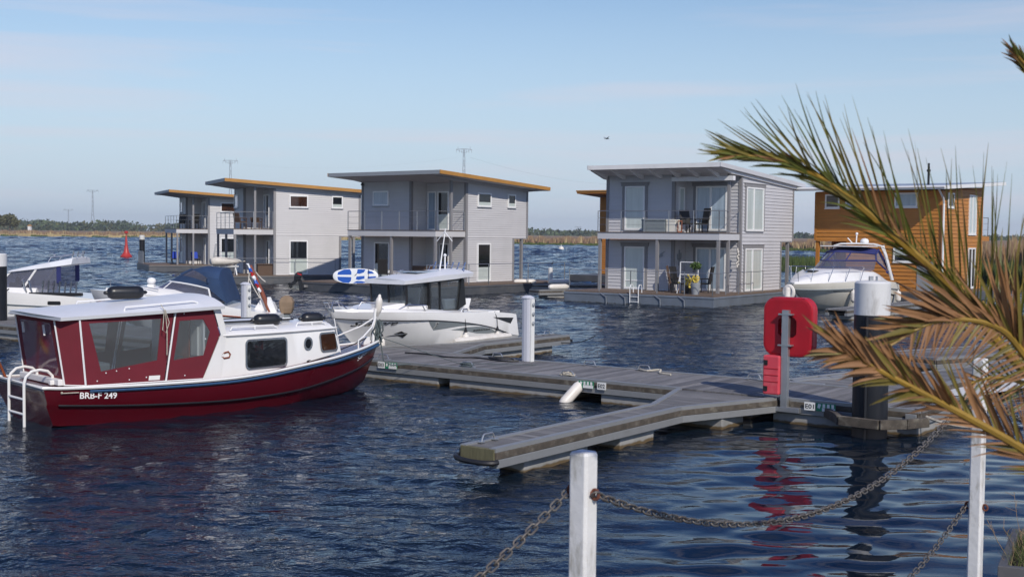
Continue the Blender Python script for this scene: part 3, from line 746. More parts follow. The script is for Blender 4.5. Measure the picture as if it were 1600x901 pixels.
# small jetties between the two grey houseboats
for lab, loc, rz, n, w_ in (('short low finger jetty with fenders in the gap between the two large grey houseboats', (1.1, 59.8, 0), R(28), 46, .5), ('low jetty behind, crossing the gap between the two large grey houseboats', (-.6, 66.8, 0), R(2), 70, .7)):
    g_ = thing('gap_jetty', lab, 'jetty', loc, rz, 'jetties between the grey houseboats')
    mb = MB()
    for i in range(n): mb.box(i * .142, i * .142 + .135, -w_, w_, ZD - .035, ZD + (i % 2) * .002)
    mb.build('deck', 'finger_planks', g_); edge_beam(g_, [(0, -w_, 0), (n * .142, -w_, 0)], inward=-1); edge_beam(g_, [(0, w_, 0), (0, -w_, 0)], inward=-1)
    floats(g_, [(.5, 2.6, -w_ + .05, w_ - .05), (3.4, 5.6, -w_ + .05, w_ - .05)])
for i, (x, y, a, lab) in enumerate(((2.3, 60.1, 35, 'pale fender lying on the short jetty in the gap between the grey houseboats, nearer one'), (2.6, 66.4, 8, 'long pale fender on the far jetty in the gap, right of the post'), (.7, 66.3, 5, 'pale fender on the far jetty in the gap, left of the post'))):
    mb = MB(); mb.lathe([(.02, -.62), (.09, -.58), (.14, -.45), (.14, .45), (.09, .58), (.02, .62)], axis='x', n=12); o = mb.build('fender', 'white_fender', smooth=True); o.location = (x, y, .58); o.rotation_euler = (0, 0, R(a)); tag(o, lab, 'fender', 'fenders lying on the gap jetties')
def pedestal(label, loc, h=1.4, rz=PIER_RZ):
    t = thing('power_pedestal', label, 'power pedestal', loc, rz - R(90), 'power pedestals on the main jetty')
    mb = MB(); ring = [(-.125, -.08), (-.125, .03), (-.105, .07), (-.04, .09), (.04, .09), (.09, .07), (.095, -.08)]
    mb.loft([[(x, -y, z) for x, y in ring] for z in (0, h - .05)]); mb.build('column', 'pedestal_grey', t, bevel=.008)
    mb = MB(); mb.loft([[(x * 1.15 - .01, -y * 1.15, z) for x, y in ring] for z in (h - .05, h - .03)]); mb.loft([[(x * s_ - .01, -y * s_, z) for x, y in ring] for s_, z in ((1.15, h - .03), (.5, h + .015))]); mb.build('cap', 'pedestal_grey', t)
    mb = MB(); mb.box(.097, .128, -.055, .065, 0, h - .06); mb.build('socket_strip', 'sign_white', t)
    for z in (h - .18, h - .38, h - .58):
        mb = MB(); mb.lathe([(.042, .128), (.046, .142), (.028, .162)], c=(0, 0, z), axis='x', n=12); mb.build('socket', 'slate_fascia', t, smooth=True)
    return t
pedestal('white power pedestal on the jetty right of the white sport fishing boat', PW(2.75, 2.0, ZD))
pedestal('white power pedestal rising behind the coach roof of the red boat', PW(-6.2, 2.0, ZD))

# ------------------------------------------------------------------ piles
def pile(label, loc, r_, ztop, white, group, seg=28, zcol=None):
    t = thing('mooring_pile', label, 'mooring pile', loc, 0, group)
    mb = MB(); mb.lathe([(r_, -1.2), (r_, ztop - white)], n=seg)
    mb.box(-r_ * .62, -r_ * .5, -r_ - .012, -r_ * .6, -.8, ztop - white - .02)
    mb.build('shaft', 'pile_black', t, smooth=True)
    mb = MB(); mb.lathe([(r_ + .003, ztop - white + .001), (r_ + .003, ztop - .03), (r_ - .03, ztop), (.02, ztop + .01)], n=seg); mb.build('white_cap', 'pile_white', t, smooth=True)
    return t
big = pile('thick black pile with a white top in front of the motor cruiser', PW(11.12, -.38, 0), .275, 2.47, .53, 'black piles with white tops')
mb = MB(); mb.box(-.06, .0, -.03, .03, 2.48, 2.55); mb.tube([(.06, 0, 2.475), (.06, 0, 2.55)], .018, 6); mb.build('top_fitting', 'galvanised', big)
pile('black pile with a white top cut off by the left edge of the photo', (-15.35, 36.2, 0), .28, 2.42, .38, 'black piles with white tops')
pile('far black pile with a white top left of the leftmost houseboat', (-30.9, 101.5, 0), .22, 2.75, .36, 'black piles with white tops')
pile('slim pale pole standing in the gap between the two grey houseboats', (2.1, 66.6, 0), .12, 1.35, .9, 'black piles with white tops', 12)
br = thing('pile_guide', 'weathered plank collar holding the thick black pile to the jetty', 'pile guide', PIER_O, PIER_RZ)
mb = MB(); Y = -11.12
pts = [(-.02, Y + .86, .27), (-.42, Y + .55, .27), (-.74, Y + .36, .27), (-.80, Y - .3, .27), (-.46, Y - .6, .27), (-.02, Y - .8, .27)]
for p, q in zip(pts, pts[1:]): mb.bar(p, q, .09, .15)
mb.build('plank_collar', 'dark_wood_edge', br, bevel=.01)
mb = MB(); mb.box(-.075, -.055, Y - .64, Y - .46, .19, .38); mb.build('bracket', 'aluminium', br, bevel=.01)
mb = MB(); mb.tube(bez((.1, -11.86, .34), (-.1, -12.3, .22), (.0, -12.9, .20), (.1, -12.75, .42), 14), .022, 6); tag(mb.build('mooring_line', 'pale_rope', None), 'pale rope loop tied to the right end of the main jetty', 'rope'); bpy.data.objects['mooring_line'].location = PIER_O; bpy.data.objects['mooring_line'].rotation_euler = (0, 0, PIER_RZ)

# ------------------------------------------------------------------ lifebuoy station
ls = thing('lifebuoy_station', 'red lifebuoy case and small red box on a grey post at the jetty edge', 'lifebuoy station', PW(9.55, -.09, 0), PIER_RZ)
mb = MB(); mb.box(-.045, .045, -.06, .06, .22, 1.93); mb.box(-.05, .05, -.28, .28, .22, .30); mb.build('post', 'galvanised', ls, bevel=.006)
def rrect(w, h, r_, n=6, cx=0., cz=0.):
    out = []
    for sx, sz, a0 in ((1, 1, 0), (-1, 1, 90), (-1, -1, 180), (1, -1, 270)):
        for i in range(n + 1):
            a = R(a0 + 90 * i / n); out.append((cx + sx * (w / 2 - r_) + r_ * math.cos(a), cz + sz * (h / 2 - r_) + r_ * math.sin(a)))
    return out
mb = MB(); rings = []
for x, k in ((.052, .90), (.058, .97), (.09, 1.0), (.18, 1.0), (.20, .99), (.21, 1.0), (.27, 1.0), (.31, .95)):
    rings.append([(x, a, b) for a, b in rrect(.88 * k, 1.0 * k, .215 * k, cz=1.64)])
NR = len(rings[0])
for a, b in zip(rings, rings[1:]): mb.loft([a, b], True, False)
mb.poly(rings[-1])
ring_in = [(.052, .19 * math.cos(R(45) + 2 * math.pi * 0), 0)]
hole = []
for i in range(NR):
    y, z = rings[0][i][1], rings[0][i][2] - 1.64; a = math.atan2(z, y); hole.append((.052, .195 * math.cos(a), 1.64 + .195 * math.sin(a)))
mb.loft([rings[0], hole], True, False); mb.loft([hole, [(.27, y * .92, 1.64 + (z - 1.64) * .92) for _, y, z in hole]], True, False); mb.poly([(.27, y * .92, 1.64 + (z - 1.64) * .92) for _, y, z in hole])
case = mb.build('lifebuoy_case', 'case_red', ls, smooth=True)
mb = MB()
for k in (-.24, .0, .24): mb.box(.06, .12, k - .055, k + .055, 2.095, 2.125)
mb.build('vent_slot', 'black_paint', case)
mb = MB()
for z in (1.86, 1.34): mb.box(-.055, .06, -.12, .12, z - .012, z + .012)
mb.build('clamp', 'galvanised', ls)
mb = MB(); mb.box(-.10, .13, .065, .36, .50, 1.16); ex = mb.build('equipment_box', 'box_pink', ls, bevel=.025)
mb = MB()
for z in (.60, 1.04): mb.box(-.115, -.09, .27, .34, z - .04, z + .04)
mb.build('latch', 'black_paint', ex)
mb = MB()
for z in (.72, .83, .94): mb.box(-.106, -.098, .08, .345, z - .006, z + .006)
mb.build('rib', 'case_red', ex)

# white fender hanging from the jetty
mb = MB(); mb.lathe([(.012, .38), (.035, .35), (.04, .32), (.08, .28), (.105, .20), (.105, -.20), (.085, -.28), (.04, -.33), (.01, -.34)], n=18)
fn = mb.build('fender', 'white_fender', smooth=True); tag(fn, 'long white fender hanging over the jetty edge below the berth number E02', 'fender'); fn.location = PW(5.34, -.20, .16); fn.rotation_euler = (R(-24), R(44), 0)

# ------------------------------------------------------------------ houseboats
def clip_top(poly, f):
    """clip 2D polygon (u, z) to z <= f(u) for linear f"""
    out = []
    for i in range(len(poly)):
        a = poly[i]; b = poly[(i + 1) % len(poly)]; da = f(a[0]) - a[1]; db = f(b[0]) - b[1]
        if da >= 0: out.append(a)
        if da * db < 0: t = da / (da - db); out.append((a[0] + (b[0] - a[0]) * t, a[1] + (b[1] - a[1]) * t))
    return out
class Face:
    """vertical wall plane: origin o, horizontal unit u, outward normal n (house coordinates)"""
    def __init__(s, o, u, n): s.o = Vector((*o, 0)); s.u = Vector((*u, 0)); s.n = Vector((*n, 0))
    def p(s, a, z, out=0.): return s.o + s.u * a + s.n * out + Vector((0, 0, z))
    def box(s, mb, a0, a1, z0, z1, o0, o1):
        mb.add([s.p(a0, z0, o0), s.p(a1, z0, o0), s.p(a1, z0, o1), s.p(a0, z0, o1), s.p(a0, z1, o0), s.p(a1, z1, o0), s.p(a1, z1, o1), s.p(a0, z1, o1)],
               [(3, 2, 1, 0), (4, 5, 6, 7), (0, 1, 5, 4), (1, 2, 6, 5), (2, 3, 7, 6), (3, 0, 4, 7)])
def siding(mb, F, a0, a1, z0, top, pitch=.12, lap=.030):
    """lapped boards over a wall, clipped under a sloping top (top: function of a)"""
    z = z0; zt = max(top(a0), top(a1))
    while z < zt:
        rect = clip_top([(a0, z), (a1, z), (a1, z + pitch), (a0, z + pitch)], top)
        if len(rect) > 2:
            mb.poly([F.p(a, zz, lap - (lap - .003) * (zz - z) / pitch) for a, zz in rect])
            mb.add([F.p(a0, z, lap), F.p(a1, z, lap), F.p(a1, z, .002), F.p(a0, z, .002)], [(0, 1, 2, 3)])
        z += pitch
def window(parent, F, a0, a1, z0, z1, pane='dark_glass', fw=.075, mull=(), blind=None, trim=None, trim_mat='grey_trim', transom=(), out=.0):
    if a0 > a1: a0, a1 = a1, a0
    mb = MB(); d0, d1 = .0 + out, .075 + out
    F.box(mb, a0, a1, z0, z0 + fw * 1.15, d0, d1); F.box(mb, a0, a1, z1 - fw, z1, d0, d1)
    F.box(mb, a0, a0 + fw, z0 + fw * 1.15, z1 - fw, d0, d1); F.box(mb, a1 - fw, a1, z0 + fw * 1.15, z1 - fw, d0, d1)
    for m_ in mull: am = a0 + (a1 - a0) * m_; F.box(mb, am - fw * .75, am + fw * .75, z0 + fw * 1.15, z1 - fw, d0, d1 - .004)
    for m_ in transom: zm = z0 + (z1 - z0) * m_; F.box(mb, a0 + fw, a1 - fw, zm - fw * .35, zm + fw * .35, d0, d1 - .012)
    w = mb.build('window', 'white_pvc', parent)
    mb = MB(); F.box(mb, a0 + fw * .5, a1 - fw * .5, z0 + fw * .6, z1 - fw * .5, d0, .042 + out); mb.build('pane', pane, w)
    if blind: 
        mb = MB(); b0, b1 = blind; F.box(mb, a0 + fw * .9, a1 - fw * .9, z0 + fw + (z1 - z0 - 2 * fw) * b0, z0 + fw + (z1 - z0 - 2 * fw) * b1, .042 + out, .046 + out); mb.build('blind', 'blind', w)
    mb = MB(); F.box(mb, a0 - .03, a1 + .03, z0 - .035, z0 - .002, .0 + out, .085 + out); mb.build('sill', 'slate_fascia' if trim_mat == 'grey_trim' else 'white_pvc', w)
    if trim:
        mb = MB(); t = .15
        F.box(mb, a0 - t, a0 - .004, z0, z1 + .01, out, .05 + out); F.box(mb, a1 + .004, a1 + t, z0, z1 + .01, out, .05 + out); F.box(mb, a0 - t - .06, a1 + t + .06, z1 + .012, z1 + .16, out, .066 + out); F.box(mb, a0 - t - .09, a1 + t + .09, z1 + .162, z1 + .195, out, .09 + out)
        mb.build('trim', trim_mat, w)
    return w
def rail(parent, pts, posts, z, h=1.0, name='railing', wires=(.35, .68), r_=.018, mt='galvanised', droop=0.):
    mb = MB()
    for p, q in zip(pts, pts[1:]):
        p = Vector((*p, z)); q = Vector((*q, z)); L_ = (q - p).length; n = max(1, round(L_ / posts))
        for i in range(n + 1):
            c = p.lerp(q, i / n); mb.bar(c, c + Vector((0, 0, h)), r_ * 1.9, r_ * 1.9)
            if i < n:
                e = p.lerp(q, (i + 1) / n)
                for f, rr_ in [(1, r_ * .9)] + [(w_, r_ * .35) for w_ in wires]:
                    mb.tube(sag(c + Vector((0, 0, h * f)), e + Vector((0, 0, h * f)), droop, 6 if droop else 1), rr_, 5)
    return mb.build(name, mt, parent)
def chair(name, label, loc, rz, mt='black_rattan', group=None, cushion=None, hb=.95):
    t = thing(name, label, 'chair', loc, rz, group)
    mb = MB(); mb.box(-.27, .27, -.27, .27, .38, .44); mb.build('seat', mt, t, bevel=.02)
    mb = MB(); mb.prism([(-.27, -.27, .44), (.27, -.27, .44), (.27, -.40, hb), (-.27, -.40, hb)], (0, .05, 0)); mb.build('backrest', mt, t, bevel=.015)
    for sx in (-1, 1):
        for sy in (-1, 1): mb = MB(); mb.bar((sx * .24, sy * .24, 0), (sx * .24, sy * .24, .38), .04, .04); mb.build('leg', mt, t)
        mb = MB(); mb.bar((sx * .28, -.3, .64), (sx * .28, .24, .62), .05, .04); mb.bar((sx * .28, .22, .62), (sx * .25, .22, .4), .035, .035); mb.build('armrest', mt, t)
    if cushion: mb = MB(); mb.prism([(-.24, -.215, .45), (.24, -.215, .45), (.24, -.335, hb + .02), (-.24, -.335, hb + .02)], (0, .06, 0)); mb.build('cushion', cushion, t, bevel=.02)
    return t
def hwld(C, th2, x, y, z=0.):
    a = R(th2); return Vector((C[0] + math.sin(a) * x - math.cos(a) * y, C[1] + math.cos(a) * x + math.sin(a) * y, z))

def houseboat_a(label, C, th2, hull, ov, F_=6.5, S=6.6, low_end=5.35, wall='grey_siding', detail=None, z0r=6.27, balu=False):
    """two-storey cabin houseboat: corner loggia, balcony, mono-pitch roof. local x along the side away, y along the front away"""
    t = thing('houseboat', label, 'houseboat', (*C, 0), R(90 - th2), 'houseboats')
    DK, SB, ST, LF, LS, SL = .55, 2.95, 3.30, 2.86, 1.22, .058
    zs = lambda x: z0r - .30 - SL * x
    hx0, hx1, hy0, hy1 = hull
    mb = MB(); mb.box(hx0, hx1, hy0, hy1, -.5, .50); mb.box(hx0 - .02, hx1 + .02, hy0 - .02, hy1 + .02, .40, .47); mb.build('float', detail.get('float', 'float_steel'), t, bevel=.02)
    mb = MB(); mb.box(hx0 + .05, hx1 - .05, hy0 + .05, hy1 - .05, .502, DK); mb.build('terrace_deck', 'terrace_wood', t)
    front = Face((0, 0), (0, 1), (-1, 0)); side = Face((0, 0), (1, 0), (0, -1)); back = Face((LS, 0), (0, 1), (-1, 0)); cheek = Face((0, LF), (1, 0), (0, -1)); rear = Face((S, 0), (0, 1), (1, 0)); far = Face((0, F_), (1, 0), (0, 1)); lrear = Face((low_end, 0), (0, 1), (1, 0))
    for nm, z0, low in (('lower_wall', DK, True), ('upper_wall', SB + .02, False)):
        e = low_end if low else S
        top = (lambda a: SB) if low else (lambda a: zs(a)); tf = lambda xx: (lambda a: SB) if low else (lambda a: zs(xx))
        mb = MB()
        pt = detail.get('pitch', .12)
        siding(mb, front, LF, F_, z0, tf(0), pt); siding(mb, side, LS, e, z0, top, pt); siding(mb, back, 0, LF, z0, (lambda a: SB - .02) if low else tf(LS), pt); siding(mb, cheek, 0, LS, z0, top, pt)
        siding(mb, lrear if low else rear, 0, F_, z0, tf(e)); siding(mb, far, 0, e, z0, top)
        zt = lambda x: (SB if low else zs(x)) - .01
        for xa, xb, ya, yb in ((.004, e - .004, LF + .004, F_ - .004), (LS + .004, e - .004, .004, LF + .004)):
            mb.loft([[(xa, ya, z0), (xb, ya, z0), (xb, yb, z0), (xa, yb, z0)], [(xa, ya, zt(xa)), (xb, ya, zt(xb)), (xb, yb, zt(xb)), (xa, yb, zt(xa))]])
        mb.build(nm, wall, t, fix=False)
    if low_end < S - .2:
        mb = MB(); mb.box(low_end + .02, S, 0, F_, SB - .06, SB + .018); mb.build('overhang_soffit', 'soffit_grey', t)
        for y in (.1, F_ - .1): mb = MB(); mb.box(S - .45, S - .31, y - .07, y + .07, DK, SB - .06); mb.build('post', 'grey_trim', t)
    # corner boards
    w_ = .15
    for x, y, z0, z1 in ((0, F_, DK, zs(0)), (S, 0, SB, zs(S)), (0, LF, DK, zs(0)), (LS, 0, DK, zs(LS)), (low_end, 0, DK, SB)):
        mb = MB(); mb.box(x - .045, x + w_ - .045, y - .045, y + w_ - .045, z0, z1 - .012) if (x, y) != (S, 0) and (x, y) != (low_end, 0) else mb.box(x - w_ + .045, x + .045, y - .045, y + w_ - .045, z0, z1 - .012)
        mb.build('corner_board', detail.get('trim', 'grey_trim'), t)
    mb = MB(); side.box(mb, LS + .11, S - .12, SB - .015, SB + .03, .0, .034); mb.build('floor_seam', wall, t)
    # balcony
    b = detail.get('bal', 1.2)
    mb = MB(); mb.box(-b, -.024, .02, F_, SB + .03, ST - .012); mb.box(-.026, LS - .022, .02, LF - .02, SB + .03, ST - .012); mb.build('balcony_slab', detail.get('slab', wall), t)
    mb = MB(); mb.box(-b - .03, -.026, -.01, F_ + .03, ST - .010, ST + .02); mb.box(-.024, LS - .024, -.01, LF - .022, ST - .010, ST + .02); mb.build('balcony_floor', 'terrace_wood', t)
    for x, y in ((-b + .09, .1), (-b + .09, F_ * .5), (-b + .09, F_ - .1), (.08, .08)):
        mb = MB(); mb.box(x - .065, x + .065, y - .065, y + .065, DK, SB + .028)
        if x > 0: mb.box(x - .065, x + .065, y - .065, y + .065, ST + .022, zs(x) - .01)
        mb.build('post', 'grey_trim', t)
    rail(t, [(-b + .03, F_), (-b + .03, .06), (LS - .06, .06)], 1.4 if balu else 1.25, ST + .02, 1.0)
    # roof
    of, os_, orr = ov
    xa, xb, ya, yb = -of, S + orr, -os_, F_ + os_
    zr = lambda x: z0r - SL * x
    mb = MB(); mb.loft([[(xa + .03, y, zr(xa) - .19), (xb - .03, y, zr(xb) - .19), (xb - .03, y, zr(xb) - .02), (xa + .03, y, zr(xa) - .02)] for y in (ya + .03, yb - .03)]); rf = mb.build('roof', 'soffit_grey', t)
    mb = MB(); mb.loft([[(x - .0, y, zr(x) - .018) for x, y in ((xa + .01, ya + .01), (xb - .01, ya + .01), (xb - .01, yb - .01), (xa + .01, yb - .01))], [(x, y, zr(x) + .012) for x, y in ((xa + .01, ya + .01), (xb - .01, ya + .01), (xb - .01, yb - .01), (xa + .01, yb - .01))]]); mb.build('roofing', detail.get('roofing', 'roof_felt'), rf)
    mb = MB()
    for y0, y1 in ((ya - .02, ya + .028), (yb - .028, yb + .02)): mb.loft([[(xa - .02, y, zr(xa) - .17), (xb + .02, y, zr(xb) - .17), (xb + .02, y, zr(xb) + .022), (xa - .02, y, zr(xa) + .022)] for y in (y0, y1)])
    mb.build('verge_board', detail.get('verge', 'orange_fascia'), rf)
    for x, nm in ((xa, 'front_fascia'), (xb, 'rear_fascia')):
        mb = MB(); mb.box(x - .018 if x < 0 else x - .026, x + .026 if x < 0 else x + .018, ya + .03, yb - .03, zr(x) - .185, zr(x) + .016); mb.build(nm, detail.get('fascia', 'slate_fascia'), rf)
    # sloped soffit wedge under the front overhang
    mb = MB(); mb.loft([[(xa + .06, y, zr(xa) - .195), (-.02, y, zs(0) - .02), (S + .02, y, zs(S) - .02), (xb - .06, y, zr(xb) - .195)] for y in (-.12, F_ + .12)]); mb.build('soffit', detail.get('soffit', 'soffit_grey'), rf)
    return t, dict(front=front, side=side, back=back, cheek=cheek, ST=ST, DK=DK)

C3, C2, C1 = (-3.25, 64.18), (-15.51, 72.97), (-24.66, 93.73)
def type_a_windows(t, f, brown=False):
    window(t, f['front'], 4.5, 5.7, 4.64, 5.46, pane='blue_glass'); window(t, f['front'], 4.42, 5.58, .60, 2.64, pane='brown_glass' if brown else 'dark_glass', blind=(.0, .42))
    window(t, f['back'], 1.18, 2.0, 3.33, 5.44, blind=(0, .40)); window(t, f['back'], 2.1, 2.72, 3.33, 5.44, pane='blue_glass')
    window(t, f['back'], 1.15, 1.85, .58, 2.63); 
    window(t, f['side'], 2.14, 3.30, 4.62, 5.38, blind=(0, .30) if not brown else None, pane='brown_glass' if brown else 'dark_glass'); window(t, f['side'], 4.77, 5.48, 4.62, 5.38, blind=(0, .3)); window(t, f['side'], 2.14, 3.29, .58, 2.65, blind=(0, .45) if brown else (0, .36))
h3, f3_ = houseboat_a('large grey houseboat with orange roof edge and a blue and white paddle board on deck', C3, 38, (-4.3, 7.6, -2.2, 7.0), (1.87, .87, 1.0), detail=dict(bal=1.2))
type_a_windows(h3, f3_)
h2, f2_ = houseboat_a('second grey houseboat from the left, partly hidden behind a larger one', C2, 66, (-2.6, 7.6, -.42, 6.8), (1.8, .45, .2), F_=5.6, detail=dict(bal=1.2), z0r=6.165, balu=True)
type_a_windows(h2, f2_, True)
h1, f1_ = houseboat_a('leftmost and farthest grey houseboat, with blue chairs on its lower terrace', C1, 66, (-3.3, 7.6, -.5, 6.8), (1.87, 1.0, 1.0), F_=5.9, detail=dict(bal=1.2), z0r=6.13, balu=True)
type_a_windows(h1, f1_, True)
rail(h1, [(-3.2, 6.6), (-3.2, 3.6)], .35, .55, .95, 'terrace_railing'); rail(h1, [(1.6, -.42), (4.0, -.42)], 1.2, .55, 1.0, 'terrace_railing')
rail(h2, [(-2.5, -.34), (7.4, -.34)], 2.4, .55, 1.0, 'terrace_railing', wires=())
rail(h3, [(.6, -2.1), (7.4, -2.1)], 3.4, .55, 1.05, 'terrace_railing', wires=()); rail(h3, [(-4.2, -2.1), (.6, -2.1)], 1.6, .55, 1.05, 'terrace_railing')
# camera dome under the roof of the third house, brown timber strip by its lower corner
mb = MB(); mb.lathe([(.05, .0), (.09, .03), (.06, .12)], c=(-.14, 6.45, 5.78), n=10); mb.build('security_camera', 'black_paint', h3)
mb = MB(); mb.box(5.37, 5.45, 5.6, 6.4, .56, 2.9); mb.build('timber_panel', 'orange_fascia', h2)

# furniture of the left houses
def at_a(C, th2, x, y, z): return hwld(C, th2, x, y, z)
def yaw(th2, d): return R(90 - th2 + d)
chair('garden_chair', 'dark high-backed chair on the upper balcony of the leftmost houseboat, left one', at_a(C1, 66, -.55, 2.0, 3.32), yaw(66, 150), group='chairs on the leftmost houseboat balcony', hb=1.15)
chair('garden_chair', 'dark high-backed chair on the upper balcony of the leftmost houseboat, right one before the door', at_a(C1, 66, .3, 1.0, 3.32), yaw(66, 20), group='chairs on the leftmost houseboat balcony', hb=1.15)
chair('garden_chair', 'chair with a blue cushion on the lower terrace of the leftmost houseboat, left one', at_a(C1, 66, -1.1, 1.4, .55), yaw(66, 160), cushion='blue_cushion', group='chairs with blue cushions')
chair('garden_chair', 'chair with a blue cushion on the lower terrace of the leftmost houseboat, right one', at_a(C1, 66, .4, .9, .55), yaw(66, 190), cushion='blue_cushion', group='chairs with blue cushions')
chair('deck_chair', 'brown reclining chair on the upper balcony of the second houseboat from the left, left one', at_a(C2, 66, -.55, 1.2, 3.32), yaw(66, -60), 'brown_rattan', 'brown balcony chairs')
chair('deck_chair', 'low brown chair behind the balcony post of the second houseboat from the left', at_a(C2, 66, .35, .9, 3.32), yaw(66, -30), 'brown_rattan', 'brown balcony chairs', hb=.7)
def storage_box(label, loc, rz, l, w, h, mt, group=None):
    t = thing('storage_box', label, 'storage box', loc, rz, group)
    mb = MB(); mb.box(-l / 2, l / 2, -w / 2, w / 2, 0, h * .84); mb.build('body', mt, t, bevel=.02)
    mb = MB(); mb.box(-l / 2 - .015, l / 2 + .015, -w / 2 - .015, w / 2 + .015, h * .85, h); mb.build('lid', mt, t, bevel=.015)
    return t
storage_box('dark wicker storage box on the lower terrace of the second houseboat from the left', at_a(C2, 66, .75, .5, .55), yaw(66, 0), .95, .6, .66, 'brown_rattan')
sofa = thing('wicker_sofa', 'low dark wicker sofa on the lower terrace of the houseboat with the paddle board', 'sofa', at_a(C3, 38, .5, 2.2, .55), yaw(38, -90))
mb = MB(); mb.box(-.8, .8, -.35, .35, .05, .42); mb.build('seat', 'brown_rattan', sofa, bevel=.02)
mb = MB(); mb.box(-.8, .8, -.42, -.36, .05, .85); mb.build('backrest', 'brown_rattan', sofa, bevel=.02)
for s_ in (-1, 1): mb = MB(); mb.box(min(s_ * .81, s_ * .93), max(s_ * .81, s_ * .93), -.42, .35, .05, .6); mb.build('armrest', 'brown_rattan', sofa, bevel=.02)
chair('garden_chair', 'dark folded chair on the deck between the paddle board and the lower window', at_a(C3, 38, -1.2, 3.7, .55), yaw(38, -60), hb=1.2)
# wrapped dinghy, white davit and ladder in front of the second house
db = thing('wrapped_dinghy', 'white wrapped dinghy on a stand at the corner of the second houseboat', 'dinghy', at_a(C2, 66, -1.6, -.1, .55), yaw(66, 8))
mb = MB(); rr = random.Random(9)
for k in range(13):
    u = k / 12; x = -1.0 + 2.1 * u; r_ = .36 * math.sin(math.pi * min(1, .18 + u * .9) ** .8) ** .6 if u < .98 else .05
    ring = [(x, r_ * .9 * math.cos(2 * math.pi * j / 12) + rr.uniform(-.02, .02), .82 + r_ * .72 * math.sin(2 * math.pi * j / 12) + rr.uniform(-.02, .02)) for j in range(12)]
    mb.loft([ring, ring], caps=False) if False else None
    rings_ = (rings_ + [ring]) if k else [ring]
mb.loft(rings_); mb.build('wrapped_hull', 'bag_white', db, smooth=2)
mb = MB()
for x in (-.5, .5): mb.bar((x, -.25, 0), (x, .1, .6), .06, .06); mb.bar((x, .25, 0), (x, -.1, .6), .06, .06)
mb.bar((-.7, 0, .52), (.7, 0, .52), .06, .06); mb.build('stand', 'white_pvc', db)
dv = thing('davit', 'white slanted davit arm at the front of the second houseboat', 'davit', at_a(C2, 66, -2.3, .4, .55), yaw(66, 0))
mb = MB(); mb.tube([(0, .9, .05), (.1, -.2, 1.9)], .05, 8); mb.build('arm', 'white_pvc', dv)
mb = MB(); mb.box(-.15, .15, .7, 1.1, 0, .08); mb.bar((0, .9, .02), (.05, .35, .95), .035, .035); mb.build('base', 'white_pvc', dv)
# paddle board
P_ = Vector((-10.2, 65.0, .96)); pb = thing('paddle_board', 'blue and white paddle board lying on its side on the houseboat deck', 'paddle board', (-8.05, 62.55, .92), R(6))
def board_outline(k=1., n=18):
    out = []
    for i in range(n * 2):
        a = 2 * math.pi * i / (2 * n); c, s_ = math.cos(a), math.sin(a); out.append((1.16 * k * (abs(c) ** .85) * (1 if c > 0 else -1), .40 * k * (abs(s_) ** .8) * (1 if s_ > 0 else -1)))
    return out
mb = MB(); mb.loft([[(x, .07 + .0, z) for x, z in board_outline(.96)], [(x, .05, z) for x, z in board_outline(1)], [(x, -.05, z) for x, z in board_outline(1)], [(x, -.065, z) for x, z in board_outline(.97)]]); bo = mb.build('board', 'board_white', pb, smooth=True)
mb = MB()
def patch(pts): mb.poly([(x, -.068, z) for x, z in pts])
patch([(-.93, .06), (-.9, .20), (-.6, .34), (-.30, .355), (-.22, .22), (-.22, .07)]); patch([(-.93, -.03), (-.22, -.05), (-.24, -.24), (-.35, -.355), (-.65, -.33), (-.9, -.2)])
patch([(.1, .36), (.5, .345), (.42, .20), (.2, .12), (.05, .14)]); patch([(.05, -.02), (.45, .02), (.45, -.12), (.15, -.2), (.0, -.15)]); patch([(-.15, -.36), (.35, -.36), (.6, -.32), (.3, -.25), (.05, -.25)]); patch([(.6, .12), (.95, .14), (.85, .24), (.62, .30)]); patch([(.62, -.02), (1.05, .0), (.98, -.16), (.8, -.26), (.6, -.24)])
mb.build('blue_panel', 'board_blue', bo, fix=False)
mb = MB(); mb.tube([(.66, -.08, .37), (.66, -.085, -.37)], .012, 5); mb.tube([(-.05, -.08, .02), (.05, -.08, .12)], .015, 5); mb.build('strap', 'black_paint', pb)
# outboard motor on a small raft beside it
rt_ = thing('swim_raft', 'small grey raft carrying the black outboard beside the paddle board', 'raft', (-11.5, 65.2, 0), R(8))
mb = MB(); mb.box(.35, 2.5, -.6, .6, .22, .34); mb.build('deck', 'finger_planks', rt_); 
mb = MB(); mb.box(.7, 1.2, -.5, .5, -.3, .22); mb.box(1.8, 2.4, -.5, .5, -.3, .22); mb.build('pontoon_float', 'pier_concrete', rt_)
ob_ = thing('outboard_motor', 'black outboard motor tilted up, left of the paddle board', 'outboard motor', (-11.45, 64.7, .3), R(8))
mb = MB(); mb.loft([[(x + .0, y, z) for x, y in ((-.16, -.14), (.2, -.14), (.2, .14), (-.16, .14))] for z in (.30, .36)] + [[(x * s_ + o_, y * s_, z) for x, y in ((-.16, -.14), (.2, -.14), (.2, .14), (-.16, .14))] for s_, o_, z in ((1.1, .02, .5), (1.05, .08, .66), (.6, .12, .74))]); hd = mb.build('cowling', 'black_fender', ob_, bevel=.03)
mb = MB(); mb.bar((.24, -.16, .58), (.02, -.165, .66), .01, .07); mb.build('stripe', 'case_red', hd)
mb = MB(); mb.bar((.0, 0, .32), (-.28, 0, .05), .12, .18); mb.bar((-.28, 0, .05), (-.42, 0, -.02), .05, .3); mb.bar((.15, 0, .32), (.22, 0, -.25), .14, .2); mb.build('leg', 'black_fender', ob_, bevel=.015)
mb = MB()
for k in range(3): a = k * 2.094; mb.bar((-.40, 0, .02), (-.42, .14 * math.cos(a), .02 + .14 * math.sin(a)), .02, .08)
mb.build('propeller', 'black_paint', ob_)

